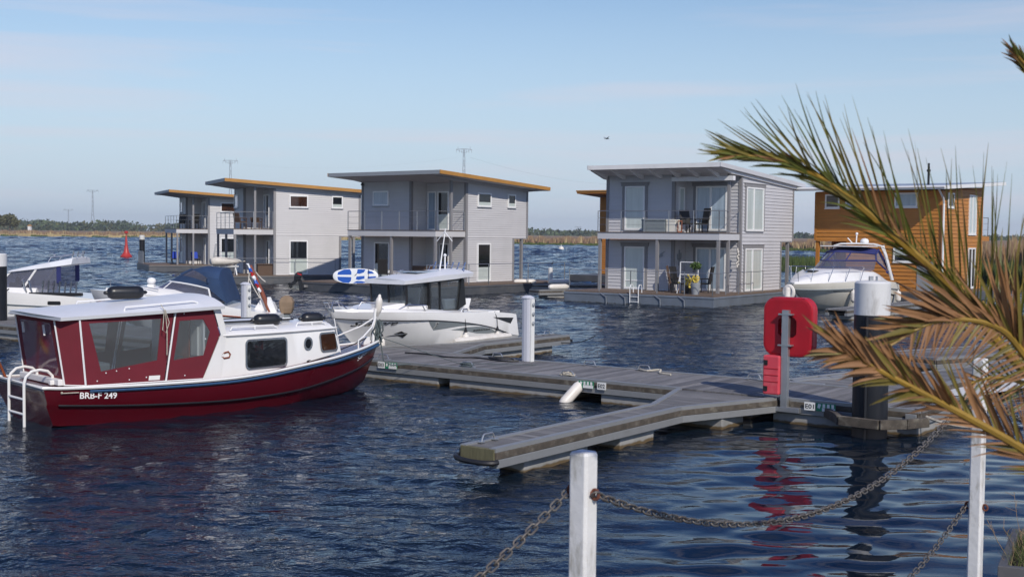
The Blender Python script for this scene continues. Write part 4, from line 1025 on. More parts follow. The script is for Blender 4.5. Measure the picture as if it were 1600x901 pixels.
# ---- centre right grey houseboat with pale roof
C4, T4 = (9.97, 56.03), 35
t4, f4 = houseboat_a('grey two-storey houseboat with pale roof on exposed rafters, right of centre', C4, T4, (-3.25, 8.2, -.85, 6.9), (1.58, .25, .95), F_=6.45, S=7.55, low_end=6.05, wall='cool_siding', z0r=6.36,
    detail=dict(bal=1.0, float='float_blue_steel', verge='soffit_grey', fascia='white_paint', roofing='roof_metal', slab='soffit_grey', pitch=.16, soffit='pale_soffit'))
window(t4, f4['front'], 4.41, 5.50, 3.42, 5.53, 'curtain_glass', trim=True); window(t4, f4['front'], 4.38, 5.49, .58, 2.62, 'curtain_glass', trim=True, transom=(.2,))
window(t4, f4['back'], .69, 2.30, 3.42, 5.53, 'blue_glass', mull=(.52,), trim=True); window(t4, f4['back'], .70, 2.26, .58, 2.62, 'blue_glass', mull=(.52,), trim=True)
window(t4, f4['side'], 1.76, 3.75, 3.42, 5.50, 'curtain_glass', mull=(.42,), trim=True); window(t4, f4['side'], 1.72, 3.68, .58, 2.60, 'curtain_glass', mull=(.42,), trim=True)
window(t4, f4['cheek'], .42, .98, 3.42, 5.48, 'curtain_glass')
mb = MB()
for i in range(7):
    y = .55 + i * 1.0
    mb.loft([[(-1.50, yy, 6.36 + .058 * 1.5 - .21), (-.02, yy, 6.15), (-.02, yy, 5.86), (-.25, yy, 5.88), (-1.40, yy, 6.20)] for yy in (y - .06, y + .06)])
rb = mb.build('rafter', 'pale_soffit', t4)
mb = MB(); mb.box(-.12, .1, -.22, 2.96, 5.72, 5.93); mb.build('loggia_beam', 'pale_soffit', t4, bevel=.01)
rail(t4, [(-3.1, 6.7), (-3.1, 3.4), (-3.1, -.7), (2.3, -.7)], 1.45, .55, 1.0, 'terrace_railing', wires=(), r_=.016, droop=.03)
# swim ladder, decor on the walls, brackets under the deck
mb = MB()
for dy in (-.22, .22): mb.tube([(-3.3, 3.1 + dy, .1), (-3.3, 3.1 + dy, .75), (-3.22, 3.1 + dy, .92), (-3.05, 3.1 + dy, .92), (-2.98, 3.1 + dy, .78), (-2.98, 3.1 + dy, .56)], .022, 6)
for z in (.15, .38): mb.tube([(-3.3, 2.88, z), (-3.3, 3.32, z)], .018, 6)
mb.build('swim_ladder', 'white_pvc', t4)
for y in (.9, 2.1, 3.9, 4.9): mb = MB(); mb.tube([(-3.26, y, .48), (-3.30, y - .33, .31), (-3.30, y - .35, -.05)], .025, 6); mb.build('bracket', 'galvanised', t4)
mb = MB(); F = f4['front']
for q in ([(3.36, 2.2), (3.55, 2.12), (3.75, 2.1), (3.62, 2.2), (3.5, 2.32), (3.25, 2.44), (3.42, 2.28)], [(3.55, 2.14), (3.9, 2.22), (3.6, 2.2)]): mb.prism([F.p(a, z, .03) for a, z in q], (-.012, 0, 0))
mb.build('gull_ornament', 'slate_fascia', t4)
mb = MB(); F = f4['cheek']
for a, z0, z1 in ((.55, 1.85, 2.5), (.38, 2.05, 2.3), (.72, 2.1, 2.35)): F.box(mb, a - .045, a + .045, z0, z1, .03, .05)
F.box(mb, .36, .74, 2.02, 2.10, .03, .05); F.box(mb, .48, .62, 1.75, 1.88, .03, .07); mb.build('cactus_ornament', 'slate_fascia', t4)
mb = MB(); rr = random.Random(3)
for i in range(16): mb.ball((.75 + rr.uniform(-.05, .12), -.1 + rr.uniform(-.02, .05), 1.75 + i * .055), .05, 6, 4)
mb.build('shell_garland', 'bag_white', t4)
chair('rattan_chair', 'black rattan chair seen from behind on the balcony of the right centre grey houseboat', at_a(C4, T4, -.1, 2.05, 3.32), yaw(T4, 150), group='chairs on the right centre balcony', hb=1.05)
chair('rattan_chair', 'black rattan chair beside the glass door on the balcony of the right centre grey houseboat', at_a(C4, T4, .2, 1.55, 3.32), yaw(T4, 60), group='chairs on the right centre balcony', hb=1.15)
storage_box('grey lidded box on the balcony of the right centre grey houseboat', at_a(C4, T4, -.6, 3.5, 3.32), yaw(T4, 90), 1.25, .5, .62, 'panel_grey')
storage_box('small pale pink box on the balcony right of the grey lidded box', at_a(C4, T4, -.55, 2.62, 3.32), yaw(T4, 90), .5, .4, .6, 'cream_gelcoat')
ln = thing('lantern', 'dark glass lantern on the balcony beside the black chairs', 'lantern', at_a(C4, T4, -.75, 2.15, 3.32))
mb = MB(); mb.box(-.1, .1, -.1, .1, 0, .05); mb.box(-.1, .1, -.1, .1, .5, .55)
for sx in (-.09, .09):
    for sy in (-.09, .09): mb.bar((sx, sy, .05), (sx, sy, .5), .02, .02)
mb.build('cage', 'varnish', ln); mb = MB(); mb.lathe([(.04, .05), (.04, .33), (.01, .36)], n=10); mb.build('candle', 'bag_white', ln)
chair('rattan_chair', 'black high-backed rattan chair nearest the swim ladder on the lower terrace', at_a(C4, T4, -1.3, 1.85, .55), yaw(T4, 175), group='chairs on the right centre terrace', hb=1.2)
chair('rattan_chair', 'black rattan chair right of the yellow flowers on the lower terrace', at_a(C4, T4, -.3, 1.05, .55), yaw(T4, 10), group='chairs on the right centre terrace', hb=1.2)
chair('rattan_chair', 'brown rattan chair at the wall corner on the lower terrace', at_a(C4, T4, -.3, 2.6, .55), yaw(T4, 200), 'brown_rattan', 'chairs on the right centre terrace', hb=1.2)
dr = thing('drying_rack', 'white drying rack frame on the lower terrace behind the flowers', 'drying rack', at_a(C4, T4, -1.6, 1.2, .55), yaw(T4, 90))
mb = MB()
for a, b in (((-.45, 0, 0), (-.45, 0, 1.42)), ((.45, 0, 0), (.45, 0, 1.42)), ((-.45, 0, 1.42), (.45, 0, 1.42)), ((-.45, 0, .86), (.45, 0, .86)), ((-.45, .3, 0), (-.45, 0, .86)), ((.45, .3, 0), (.45, 0, .86))): mb.bar(a, b, .035, .035)
mb.build('frame', 'white_pvc', dr)
ft = thing('flower_bowl', 'pot of yellow flowers on the lower terrace of the right centre grey houseboat', 'flower pot', at_a(C4, T4, -1.75, 1.15, .55))
mb = MB(); mb.lathe([(.14, 0), (.2, .35), (.16, .36), (.15, .3)], n=14); mb.build('pot', 'black_paint', ft, smooth=True)
mb = MB(); rr = random.Random(2)
for i in range(40): mb.ball((rr.gauss(0, .12), rr.gauss(0, .12), .52 + rr.gauss(0, .13)), rr.uniform(.03, .06), 6, 4)
fl0 = mb.build('flowers', 'flower_yellow', ft); fl0['kind'] = 'stuff'
tp = thing('topiary', 'clipped ball topiary in a tall grey pot at the terrace edge', 'potted tree', at_a(C4, T4, -2.45, .45, .55))
mb = MB(); mb.lathe([(.16, 0), (.225, .50), (.20, .52), (.19, .46)], n=18); mb.build('pot', 'slate_fascia', tp, smooth=True)
mb = MB(); mb.tube([(0, 0, .45), (.01, 0, 1.1)], .02, 6); mb.build('trunk', 'trunk_bark', tp)
mb = MB(); rr = random.Random(12); crown(mb, (0, 0, 1.28), .26, .19, 420, .035, rr); mb.build('crown', 'leaf_green', tp, fix=False)
mb = MB(); crown(mb, (0, 0, .68), .18, .2, 120, .04, rr); mb.build('underplanting', 'flower_yellow', tp, fix=False)

# ---- orange houseboat on the right: low rear wall faces the viewer
C5, T5 = (20.8, 59.1), 37
t5 = thing('houseboat', 'orange timber houseboat on the right behind the palm, with a black flue pipe', 'houseboat', (*C5, 0), R(90 - T5), 'houseboats')
F5, S5, DK, SB, SL = 6.45, 6.7, .55, 3.0, .055
zs5 = lambda x: 5.50 + SL * x
A = Face((0, 0), (0, 1), (-1, 0)); Bf = Face((0, 0), (1, 0), (0, -1)); Cf = Face((S5, 0), (0, 1), (1, 0)); Df = Face((0, F5), (1, 0), (0, 1))
mb = MB(); mb.box(-1.2, 9.2, -.8, 7.3, -.5, .5); mb.build('float', 'float_steel', t5, bevel=.02)
mb = MB(); mb.box(-1.1, 9.1, -.7, 7.2, .502, DK); mb.build('terrace_deck', 'terrace_wood', t5)
mb = MB(); siding(mb, A, 0, F5, SB + .02, lambda a: zs5(0), .19, .036); siding(mb, Bf, 0, S5, SB + .02, zs5, .19, .036); siding(mb, Cf, 0, F5, SB + .02, lambda a: zs5(S5)); siding(mb, Df, 0, S5, SB + .02, zs5)
mb.loft([[(.004, .004, SB), (S5 - .004, .004, SB), (S5 - .004, F5 - .004, SB), (.004, F5 - .004, SB)], [(.004, .004, zs5(0)), (S5 - .004, .004, zs5(S5)), (S5 - .004, F5 - .004, zs5(S5)), (.004, F5 - .004, zs5(0))]]); mb.build('upper_wall', 'orange_siding', t5, fix=False)
mb = MB(); siding(mb, A, 0, 4.75, DK, lambda a: SB - .02, .19, .036); siding(mb, Bf, 0, S5, DK, lambda a: SB - .02, .19, .036); R5 = Face((0, 4.75), (1, 0), (0, 1)); siding(mb, R5, 0, S5, DK, lambda a: SB - .02); siding(mb, Cf, 0, 4.75, DK, lambda a: SB - .02)
mb.box(.004, S5 - .004, .004, 4.746, DK, SB - .005); mb.build('lower_wall', 'orange_siding', t5, fix=False)
mb = MB()
for x, y in ((.1, F5 - .12), (2.2, F5 - .12)): mb.box(x - .08, x + .08, y - .08, y + .08, DK, SB)
mb.build('post', 'orange_siding', t5)
mb = MB(); mb.box(1.3, 1.36, 4.78, F5 - .5, DK, SB - .02); mb.build('entrance_screen', 'varnish', t5)
mb = MB()
for x, y, z0 in ((0, 0, DK), (0, F5, SB), (S5, 0, DK)): mb.box(x - .035, x + .10, y - .035, y + .10, z0, zs5(max(x, 0)) - .03) if y < 1 and x < 1 else (mb.box(x - .035, x + .10, y - .10, y + .035, z0, zs5(x) - .03) if y > 1 else mb.box(x - .10, x + .035, y - .035, y + .10, z0, zs5(x) - .03))
A.box(mb, .1, F5 - .1, SB - .04, SB + .04, 0, .03); Bf.box(mb, .1, S5 - .1, SB - .04, SB + .04, 0, .03); mb.build('corner_board', 'orange_siding', t5)
window(t5, A, 5.15, 5.92, 4.64, 5.36, trim_mat='w'); window(t5, A, 4.07, 4.84, 4.64, 5.36, pane='blue_glass', trim_mat='w'); window(t5, A, 1.17, 2.31, 4.67, 5.40, pane='blue_glass', trim_mat='w'); window(t5, A, 1.17, 2.31, 1.97, 2.70, trim_mat='w', blind=(.45, 1))
mb = MB(); A.box(mb, .3, 1.12, .58, 2.02, .022, .05); mb.build('grey_door', 'slate_fascia', t5, bevel=.008)
window(t5, Bf, .78, 1.75, 4.68, 5.42, trim_mat='w'); window(t5, Bf, 4.25, 5.5, 3.38, 5.42, pane='curtain_glass', trim_mat='w', mull=(.5,)); window(t5, Bf, 4.3, 5.5, .62, 2.7, trim_mat='w', mull=(.5,))
xa, xb, ya, yb = -1.2, S5 + 2.0, -.62, F5 + .62; zr = lambda x: 5.74 + SL * x
mb = MB(); mb.loft([[(xa + .03, y, zr(xa) - .17), (xb - .03, y, zr(xb) - .17), (xb - .03, y, zr(xb) - .02), (xa + .03, y, zr(xa) - .02)] for y in (ya + .03, yb - .03)]); rf = mb.build('roof', 'soffit_grey', t5)
mb = MB(); q = ((xa + .01, ya + .01), (xb - .01, ya + .01), (xb - .01, yb - .01), (xa + .01, yb - .01)); mb.loft([[(x, y, zr(x) - .018) for x, y in q], [(x, y, zr(x) + .02) for x, y in q]]); mb.build('roofing', 'roof_metal', rf)
mb = MB()
for y0, y1 in ((ya - .02, ya + .028), (yb - .028, yb + .02)): mb.loft([[(xa - .02, y, zr(xa) - .16), (xb + .02, y, zr(xb) - .16), (xb + .02, y, zr(xb) + .012), (xa - .02, y, zr(xa) + .012)] for y in (y0, y1)])
mb.box(xa - .03, xa + .02, ya, yb, zr(xa) - .16, zr(xa) + .01); mb.build('fascia', 'white_pvc', rf)
mb = MB(); mb.tube([(xa - .06, ya + .1, zr(xa) - .05), (xa - .06, yb - .1, zr(xa) - .05)], .06, 8); mb.tube([(xa - .05, -.2, zr(xa) - .08), (-.3, -.16, 5.1), (-.12, -.14, 4.85), (-.10, -.14, .8)], .05, 8); mb.build('downpipe', 'white_pvc', t5)
mb = MB(); mb.tube([(1.6, 1.2, 5.7), (1.6, 1.2, 6.75)], .06, 10); mb.tube([(1.6, 1.2, 6.5), (1.6, 1.2, 6.6)], .10, 10); mb.tube([(1.6, 1.2, 6.75), (1.6, 1.2, 6.92)], .05, 8); mb.build('flue', 'black_paint', t5)
rail(t5, [(S5 + 1.3, .05), (S5 + 1.3, 6)], 1.2, 3.3, 1.0, 'railing'); mb = MB(); mb.box(S5 + .02, S5 + 1.4, 0, F5, 3.05, 3.3); mb.build('balcony_slab', 'orange_siding', t5)

# ---- second orange houseboat far behind the centre one
C6 = hwld((11.2, 79.5), 35, 0, 0)
t6 = thing('houseboat', 'orange timber houseboat mostly hidden behind the left edge of the pale-roofed grey one', 'houseboat', (*C6.xy, 0), R(90 - 35), 'houseboats')
mb = MB(); A6 = Face((0, 0), (0, 1), (-1, 0)); B6 = Face((0, 0), (1, 0), (0, -1)); zt6 = lambda x: 5.75 - .055 * x
siding(mb, A6, 0, 6.4, 3.0, lambda a: zt6(0)); siding(mb, B6, 0, 6.6, 3.0, zt6); siding(mb, Face((0, 6.4), (1, 0), (0, 1)), 0, 6.6, 3.0, zt6)
mb.loft([[(.004, .004, 2.98), (6.6, .004, 2.98), (6.6, 6.396, 2.98), (.004, 6.396, 2.98)], [(.004, .004, zt6(0)), (6.6, .004, zt6(6.6)), (6.6, 6.396, zt6(6.6)), (.004, 6.396, zt6(0))]]); mb.build('upper_wall', 'orange_siding', t6, fix=False)
mb = MB(); siding(mb, A6, 0, 6.4, .55, lambda a: 2.98); siding(mb, B6, 0, 6.6, .55, lambda a: 2.98); mb.box(.004, 6.6, .004, 6.396, .5, 2.975); mb.build('lower_wall', 'orange_siding', t6, fix=False)
mb = MB(); mb.box(-2.5, 8, -.6, 7.2, -.4, .5); mb.build('float', 'float_steel', t6)
mb = MB(); zr6 = lambda x: 6.0 - .055 * x; mb.loft([[(-1.9, y, zr6(-1.9) - .18), (7.6, y, zr6(7.6) - .18), (7.6, y, zr6(7.6)), (-1.9, y, zr6(-1.9))] for y in (-.7, 7.1)]); rf = mb.build('roof', 'orange_siding', t6)
mb = MB(); mb.loft([[(-1.95, y, zr6(-1.95) - .06), (7.65, y, zr6(7.65) - .06), (7.65, y, zr6(7.65) + .03), (-1.95, y, zr6(-1.95) + .03)] for y in (-.74, 7.14)]); mb.build('roofing', 'orange_fascia', rf)
window(t6, A6, 2, 3.2, 3.4, 5.3, trim_mat='w'); window(t6, B6, 2, 3.2, 4.5, 5.3, trim_mat='w')

# ------------------------------------------------------------------ boats
from mathutils.bvhtree import BVHTree
def hull_mesh(rows, n=30):
    """rows: sheer-to-keel curves of (x, half breadth, z); returns MB of the closed shell and the sampled curves"""
    cs = [spline(r_, n) for r_ in rows]; mb = MB(); rings = []
    for i in range(n):
        half = [c[i] for c in cs]
        rings.append([Vector((p.x, max(p.y, .002), p.z)) for p in half] + [Vector((p.x, -max(p.y, .002), p.z)) for p in reversed(half[:-1])])
        if cs[-1][i].y < .01: rings[-1][len(half) - 1] = Vector((half[-1].x, 0, half[-1].z))
    mb.loft(rings, close=True, caps=True)
    return mb, cs
def onto(mb, side, off=.006):
    """maps points onto the hull side (raycast along y)"""
    bv = BVHTree.FromPolygons([Vector(v) for v in mb.v], mb.f)
    def f(p):
        h = bv.ray_cast(Vector((p.x, side * 4, p.z)), Vector((0, -side, 0)))
        if h[0] is None: return Vector((p.x, side * .02, p.z))
        return h[0] + Vector((0, side * off, 0))
    return f
def decal(name, poly, mt, parent, fn, cuts=3):
    """thin painted patch following the hull: polygon in (x, z)"""
    b = bmesh.new(); f = b.faces.new([b.verts.new((x, 0, z)) for x, z in poly]); bmesh.ops.triangulate(b, faces=[f])
    for _ in range(cuts):
        es = [e for e in b.edges if e.calc_length() > .09]
        if not es: break
        bmesh.ops.subdivide_edges(b, edges=es, cuts=1); bmesh.ops.triangulate(b, faces=b.faces[:])
    b.verts.ensure_lookup_table(); b.verts.index_update()
    mb = MB(); mb.add([fn(v.co) for v in b.verts], [tuple(v.index for v in q.verts) for q in b.faces]); b.free()
    return mb.build(name, mt, parent, fix=False)
def ring_panel(mb, outer, inner):
    """flat panel with a hole: two loops of equal length"""
    n = len(outer); mb.add(list(outer) + list(inner), [(i, (i + 1) % n, n + (i + 1) % n, n + i) for i in range(n)])
def fender(label, loc, rot, l=.5, r_=.11, mt='white_fender', group=None, rope=None):
    mb = MB(); h = l / 2; mb.lathe([(.012, -h - .06), (.03, -h - .04), (.035, -h), (r_ * .7, -h + .02), (r_ * .95, -h + .07), (r_, -h + .12), (r_, h - .12), (r_ * .95, h - .07), (r_ * .7, h - .02), (.035, h), (.03, h + .04), (.012, h + .06)], axis='z', n=16)
    o = mb.build('fender', mt, smooth=True); o.location = loc; o.rotation_euler = rot; tag(o, label, 'fender', group)
    return o

# ---- red and white cabin boat
RB_O = (-7.68, 19.92, 0); RB_Z = R(90 - 46.5)
rbt = thing('cabin_boat', 'dark red boat with white cabin and red canvas tent, moored on the left', 'boat', RB_O, RB_Z)
gun = [(-.42, .98, .67), (0, 1.06, .645), (1.2, 1.14, .612), (2.56, 1.17, .60), (3.4, 1.15, .635), (4.3, 1.06, .715), (5.2, .82, .785), (5.9, .53, .85), (6.4, .27, .90), (6.84, .015, .955)]
rub = [(-.36, .97, .42), (0, 1.04, .385), (1.2, 1.12, .30), (2.56, 1.14, .245), (3.4, 1.11, .25), (4.3, 1.0, .29), (5.2, .74, .385), (5.9, .46, .48), (6.35, .22, .56), (6.72, .012, .66)]
rub2 = [(p[0], p[1] * .975 - .008, p[2] - .045) for p in rub]
chi = [(-.22, .86, .05), (0, .90, .03), (1.2, 1.0, -.01), (2.56, 1.03, -.02), (3.4, .99, .0), (4.3, .86, .02), (5.2, .6, .06), (5.8, .36, .09), (6.2, .17, .12), (6.5, .01, .2)]
kee = [(-.15, .0, -.35), (0, 0, -.36), (1.2, 0, -.4), (2.56, 0, -.42), (3.4, 0, -.42), (4.3, 0, -.4), (5.2, 0, -.35), (5.7, 0, -.25), (6.0, 0, -.1), (6.3, 0, .05)]
hm, cs = hull_mesh([gun, rub, rub2, chi, kee], 34); hull = hm.build('hull', 'maroon_hull', rbt, smooth=True)
on = onto(hm, -1, .005)
g2 = [Vector(p) for p in spline(gun, 50)]
for sgn in (1, -1): pass
loop = [Vector((p.x, p.y + .012, p.z + .005)) for p in g2] + [Vector((p.x, -p.y - .012, p.z + .005)) for p in reversed(g2)]
mb = MB(); mb.tube(loop, .026, 6, closed=True); mb.build('gunwale', 'white_paint', rbt, smooth=True)
mb = MB()
for sgn in (1, -1): mb.tube([Vector((p.x, sgn * (p.y + .02), p.z - .055 - .012 * (p.x > 5))) for p in g2 if p.x > .25], [.022 if p.x < 5 else .030 for p in g2 if p.x > .25], 6)
mb.build('blue_rope', 'blue_rope', rbt, smooth=True)
mb = MB()
for sgn in (1, -1): mb.tube([Vector((p.x, sgn * (p.y + .006), p.z - .02)) for p in spline(rub, 44) if p.x > -.2], .017, 6)
mb.build('rubbing_strake', 'black_paint', rbt, smooth=True)
mb = MB(); rings = [[(p.x, -p.y * .985, p.z - .004), (p.x, p.y * .985, p.z - .004), (p.x, p.y * .985, p.z - .05), (p.x, -p.y * .985, p.z - .05)] for p in g2]; mb.loft(rings); mb.build('deck', 'deck_grey', rbt)
text_on('registration_lettering', 'BRB-F 249', 'text_white', rbt, (.13, 0, .468), (1, 0, -.07), (0, 0, 1), .60, .105, bold=.02, fn=on)
text_on('name_lettering', 'Saluna', 'text_white', rbt, (6.02, 0, .635), (1, 0, .35), (0, 0, 1), .5, .09, bold=.01, fn=on)
mb = MB(); mb.tube([(-.16, -1.07, .58), (.10, -1.10, .575)], .008, 5); mb.ball((-.16, -1.06, .585), .02, 6, 4); mb.build('rope_end', 'pale_rope', rbt)
# coach roof (forward cabin)
def hw(x): return .95 if x < 3.2 else .95 - .36 * ((x - 3.2) / 2.3) ** 1.7
mb = MB(); rings = []
for i in range(15):
    u = i / 14; xb_ = 2.36 + (5.51 - 2.36) * u; xt = 2.72 + (5.33 - 2.72) * u; zb = .60 + .0 * u + max(0, (xb_ - 3.0)) ** 1.4 * .075; zt = 1.345
    w0 = hw(xb_); w1 = hw(xt) * .985
    half = [(xb_, w0, zb), (xt, w1, zt - .03), (xt, w1 * .97, zt), (xt, w1 * .75, zt + .06), (xt, w1 * .4, zt + .12), (xt, 0, zt + .145)]
    rings.append(half + [(x, -y, z) for x, y, z in reversed(half[:-1])])
mb.loft(rings); cabin = mb.build('cabin', 'gelcoat', rbt, smooth=True)
on_c = onto(mb, -1, .006)
mb = MB(); ed = []
for i in range(20):
    x = 2.75 + (5.37 - 2.75) * i / 19; ed.append((x, -hw(x) - .01, 1.335))
ed += [(x, -y, z) for x, y, z in reversed(ed)]; mb.tube(ed, .02, 5); mb.build('roof_edge', 'gelcoat', cabin, smooth=True)
def oval_win(name, x0, x1, z0, z1, frame, pane, shear=0., r_=.09, fn=on_c, par=cabin, n=5):
    cx_, cz_ = (x0 + x1) / 2, (z0 + z1) / 2
    P = [Vector((cx_ + a + shear * b, 0, cz_ + b)) for a, b in rrect(x1 - x0, z1 - z0, r_, n)]; Q = [Vector((cx_ + a + shear * b, 0, cz_ + b)) for a, b in rrect(x1 - x0 - .07, z1 - z0 - .07, max(.01, r_ - .03), n)]
    mb = MB(); po = [fn(p) + Vector((0, -.012, 0)) for p in P]; qi = [fn(p) + Vector((0, -.012, 0)) for p in Q]; base = [fn(p) for p in P]
    ring_panel(mb, po, qi); ring_panel(mb, base, po); f = mb.build(name, frame, par)
    decal('pane', [(p.x, p.z) for p in Q], pane, f, lambda p: fn(p) + Vector((0, -.006, 0))); return f
oval_win('window', 3.20, 4.12, .70, 1.245, 'steel', 'dark_glass'); oval_win('window', 4.93, 5.40, .89, 1.27, 'steel', 'brown_glass', -.16, .08); oval_win('porthole', 4.52, 4.74, .96, 1.21, 'steel', 'dark_glass', 0, .108)
mb = MB(); q = [(2.70, .985), (2.78, .94), (2.88, .95), (2.90, 1.0), (2.86, 1.05), (2.76, 1.03)]; mb.tube([on_c(Vector((x, 0, z))) for x, z in q], .016, 6, closed=True); mb.build('vent', 'varnish', cabin)
mb = MB()
for sy in (-1, 1):
    for x0, x1 in ((3.0, 4.0), (4.5, 5.2)):
        y = sy * (hw((x0 + x1) / 2) - .16); z = 1.40; mb.tube([(x0, y, z), (x0 + .03, y, z + .06), (x1 - .1, y - .03 * sy, z + .06), (x1, y - .05 * sy, z)], .014, 6); mb.tube([((x0 + x1) / 2, y, z), ((x0 + x1) / 2, y, z + .06)], .012, 5)
mb.build('grab_rail', 'white_pvc', cabin)
mb = MB(); mb.box(3.15, 4.55, -.3, .32, 1.44, 1.515); h_ = mb.build('sliding_hatch', 'roof_white', cabin, bevel=.015); mb = MB(); mb.bar((3.1, -.33, 1.515), (4.6, -.33, 1.515), .03, .03); mb.bar((3.1, .35, 1.515), (4.6, .35, 1.515), .03, .03); mb.build('slide_rail', 'black_paint', h_)
# wheelhouse: white frame forward, roof, canvas tent
mb = MB()
for sy in (-1, 1):
    F = [(2.56, .985, 1.80), (2.70, .975, 1.36), (2.36, .965, .60)]; F2 = [(2.70, .965, 1.80), (2.82, .955, 1.36), (2.72, .95, .60)]
    mb.loft([[(x, sy * y, z) for x, y, z in F], [(x, sy * (y + .004), z) for x, y, z in F2]], close=False, caps=False)
mb.loft([[(2.70, .965, 1.80), (2.70, -.965, 1.80), (2.66, -.965, 1.80), (2.66, .965, 1.80)], [(2.84, .9, 1.47), (2.84, -.9, 1.47), (2.80, -.9, 1.47), (2.80, .9, 1.47)]], caps=False)
mb.build('wheelhouse_frame', 'gelcoat', rbt)
mb = MB(); rings = []
for i in range(13):
    u = i / 12; x = -.14 + u * 2.86; ze = 1.765 + .10 * u; crown_ = .06 + .11 * u; hwid = 1.09 - (.10 * (1 - u) ** 3); top = []; bot = []
    for j in range(13):
        v_ = -1 + 2 * j / 12; zz = ze + crown_ * (1 - abs(v_) ** 2.6); dx = -.30 * (1 - v_ * v_) if i == 0 else 0
        if i == 0: dx = -.28 * (1 - abs(v_) ** 3)
        elif i < 4: dx = -.28 * (1 - abs(v_) ** 3) * (1 - i / 4)
        top.append((x + dx, v_ * hwid, zz)); bot.append((x + dx, v_ * hwid * .985, zz - .055))
    rings.append(top + bot[::-1])
mb.loft(rings); roof_ = mb.build('wheelhouse_roof', 'roof_white', rbt, smooth=True)
mb = MB()
for sy in (-1, 1): mb.tube([(.95, sy * .92, 1.83), (.97, sy * .92, 1.89), (2.2, sy * .9, 1.95), (2.3, sy * .9, 1.92)], .016, 6)
mb.build('grab_rail', 'white_pvc', roof_)
T = lambda x, y, z: Vector((x, y, z))
def lerp_side(sy, x, z): return T(x, sy * (.985 - .02 * (z - .66)), z)
mb = MB()
for sy in (-1, 1):
    o1 = [(.17, 1.765), (1.82, 1.82), (1.62, .635), (.26, .665)]; i1 = [(.33, 1.655), (1.58, 1.68), (1.50, .99), (.52, .87)]
    o2 = [(1.88, 1.82), (2.54, 1.83), (2.68, 1.36), (2.34, .625), (1.68, .635), (1.78, 1.25)]; i2 = [(1.92, 1.63), (2.36, 1.64), (2.49, 1.42), (2.36, 1.02), (1.80, .97), (1.86, 1.28)]
    ring_panel(mb, [lerp_side(sy, *p) for p in o1], [lerp_side(sy, *p) for p in i1]); ring_panel(mb, [lerp_side(sy, *p) for p in o2], [lerp_side(sy, *p) for p in i2])
    mb.poly([lerp_side(sy, .17, 1.765), lerp_side(sy, .26, .665), T(.0, sy * .80, .68), T(-.16, sy * .78, 1.77)])
ring_panel(mb, [T(-.16, .78, 1.80), T(-.16, -.78, 1.80), T(0, -.80, .68), T(0, .80, .68)], [T(-.155, .62, 1.66), T(-.155, -.62, 1.66), T(-.02, -.66, .80), T(-.02, .66, .80)])
canvas = mb.build('canvas_tent', 'maroon_canvas', rbt, fix=False)
md = canvas.modifiers.new('thick', 'SOLIDIFY'); md.thickness = .008; md.offset = 0
for sy in (-1, 1):
    mb = MB(); mb.poly([lerp_side(sy, *p) for p in i1]); mb.build('clear_window', vinyl, canvas, fix=False)
    mb = MB(); mb.poly([lerp_side(sy, *p) for p in i2]); mb.build('clear_window', vinyl, canvas, fix=False)
mb = MB(); mb.poly([T(-.155, .62, 1.66), T(-.155, -.62, 1.66), T(-.02, -.66, .80), T(-.02, .66, .80)]); mb.build('stern_window', purple_vinyl, canvas, fix=False)
mb = MB()
for sy in (-1, 1):
    mb.tube([lerp_side(sy * 1.01, .17, 1.765), lerp_side(sy * 1.01, .26, .64)], .016, 6); mb.tube([lerp_side(sy * 1.01, 1.85, 1.82), lerp_side(sy * 1.01, 1.65, .62)], .016, 6); mb.tube([T(-.17, sy * .78, 1.78), T(-.005, sy * .80, .66)], .014, 6)
    mb.tube([lerp_side(sy * 1.008, .20, .655), lerp_side(sy * 1.008, 2.36, .615)], .012, 5); mb.tube([lerp_side(sy * 1.008, .24, .66), T(-.02, sy * .81, .67)], .012, 5)
mb.build('tent_pole', 'white_pvc', canvas)
mb = MB(); rr = random.Random(1)
for x, z in ((.5, 1.74), (1.1, 1.76), (.6, .84), (.78, .86), (1.0, .885), (1.3, .72), (1.0, .70), (2.0, .70), (2.4, 1.3), (2.0, 1.75), (.45, .72)): mb.ball(lerp_side(-1.012, x, z), .012, 6, 4)
mb.build('snap_buttons', 'white_pvc', canvas)
mb = MB(); mb.poly([lerp_side(-1.008, 1.34, .665), lerp_side(-1.008, 1.54, .66), lerp_side(-1.008, 1.55, .735), lerp_side(-1.008, 1.35, .74)]); lb = mb.build('maker_label', 'sign_white', canvas, fix=False)
for y in (-.42, .42): mb = MB(); mb.bar((-.185, y, 1.62), (-.165, y, 1.45), .02, .03); mb.build('strap', 'white_pvc', canvas)
mb = MB(); mb.tube([(1.55, -1.02, 1.92), (1.56, -1.12, 1.83), (1.54, -1.1, 1.5), (1.6, -1.1, 1.45), (1.66, -1.1, 1.62), (1.58, -1.11, 1.84), (1.62, -1.1, 1.5), (1.62, -1.095, 1.08)], .008, 5); tag(mb.build('rope', 'pale_rope'), 'thin white line hanging from the red boat roof over its tent window', 'rope'); o = bpy.data.objects['rope']; o.location = RB_O; o.rotation_euler = (0, 0, RB_Z)
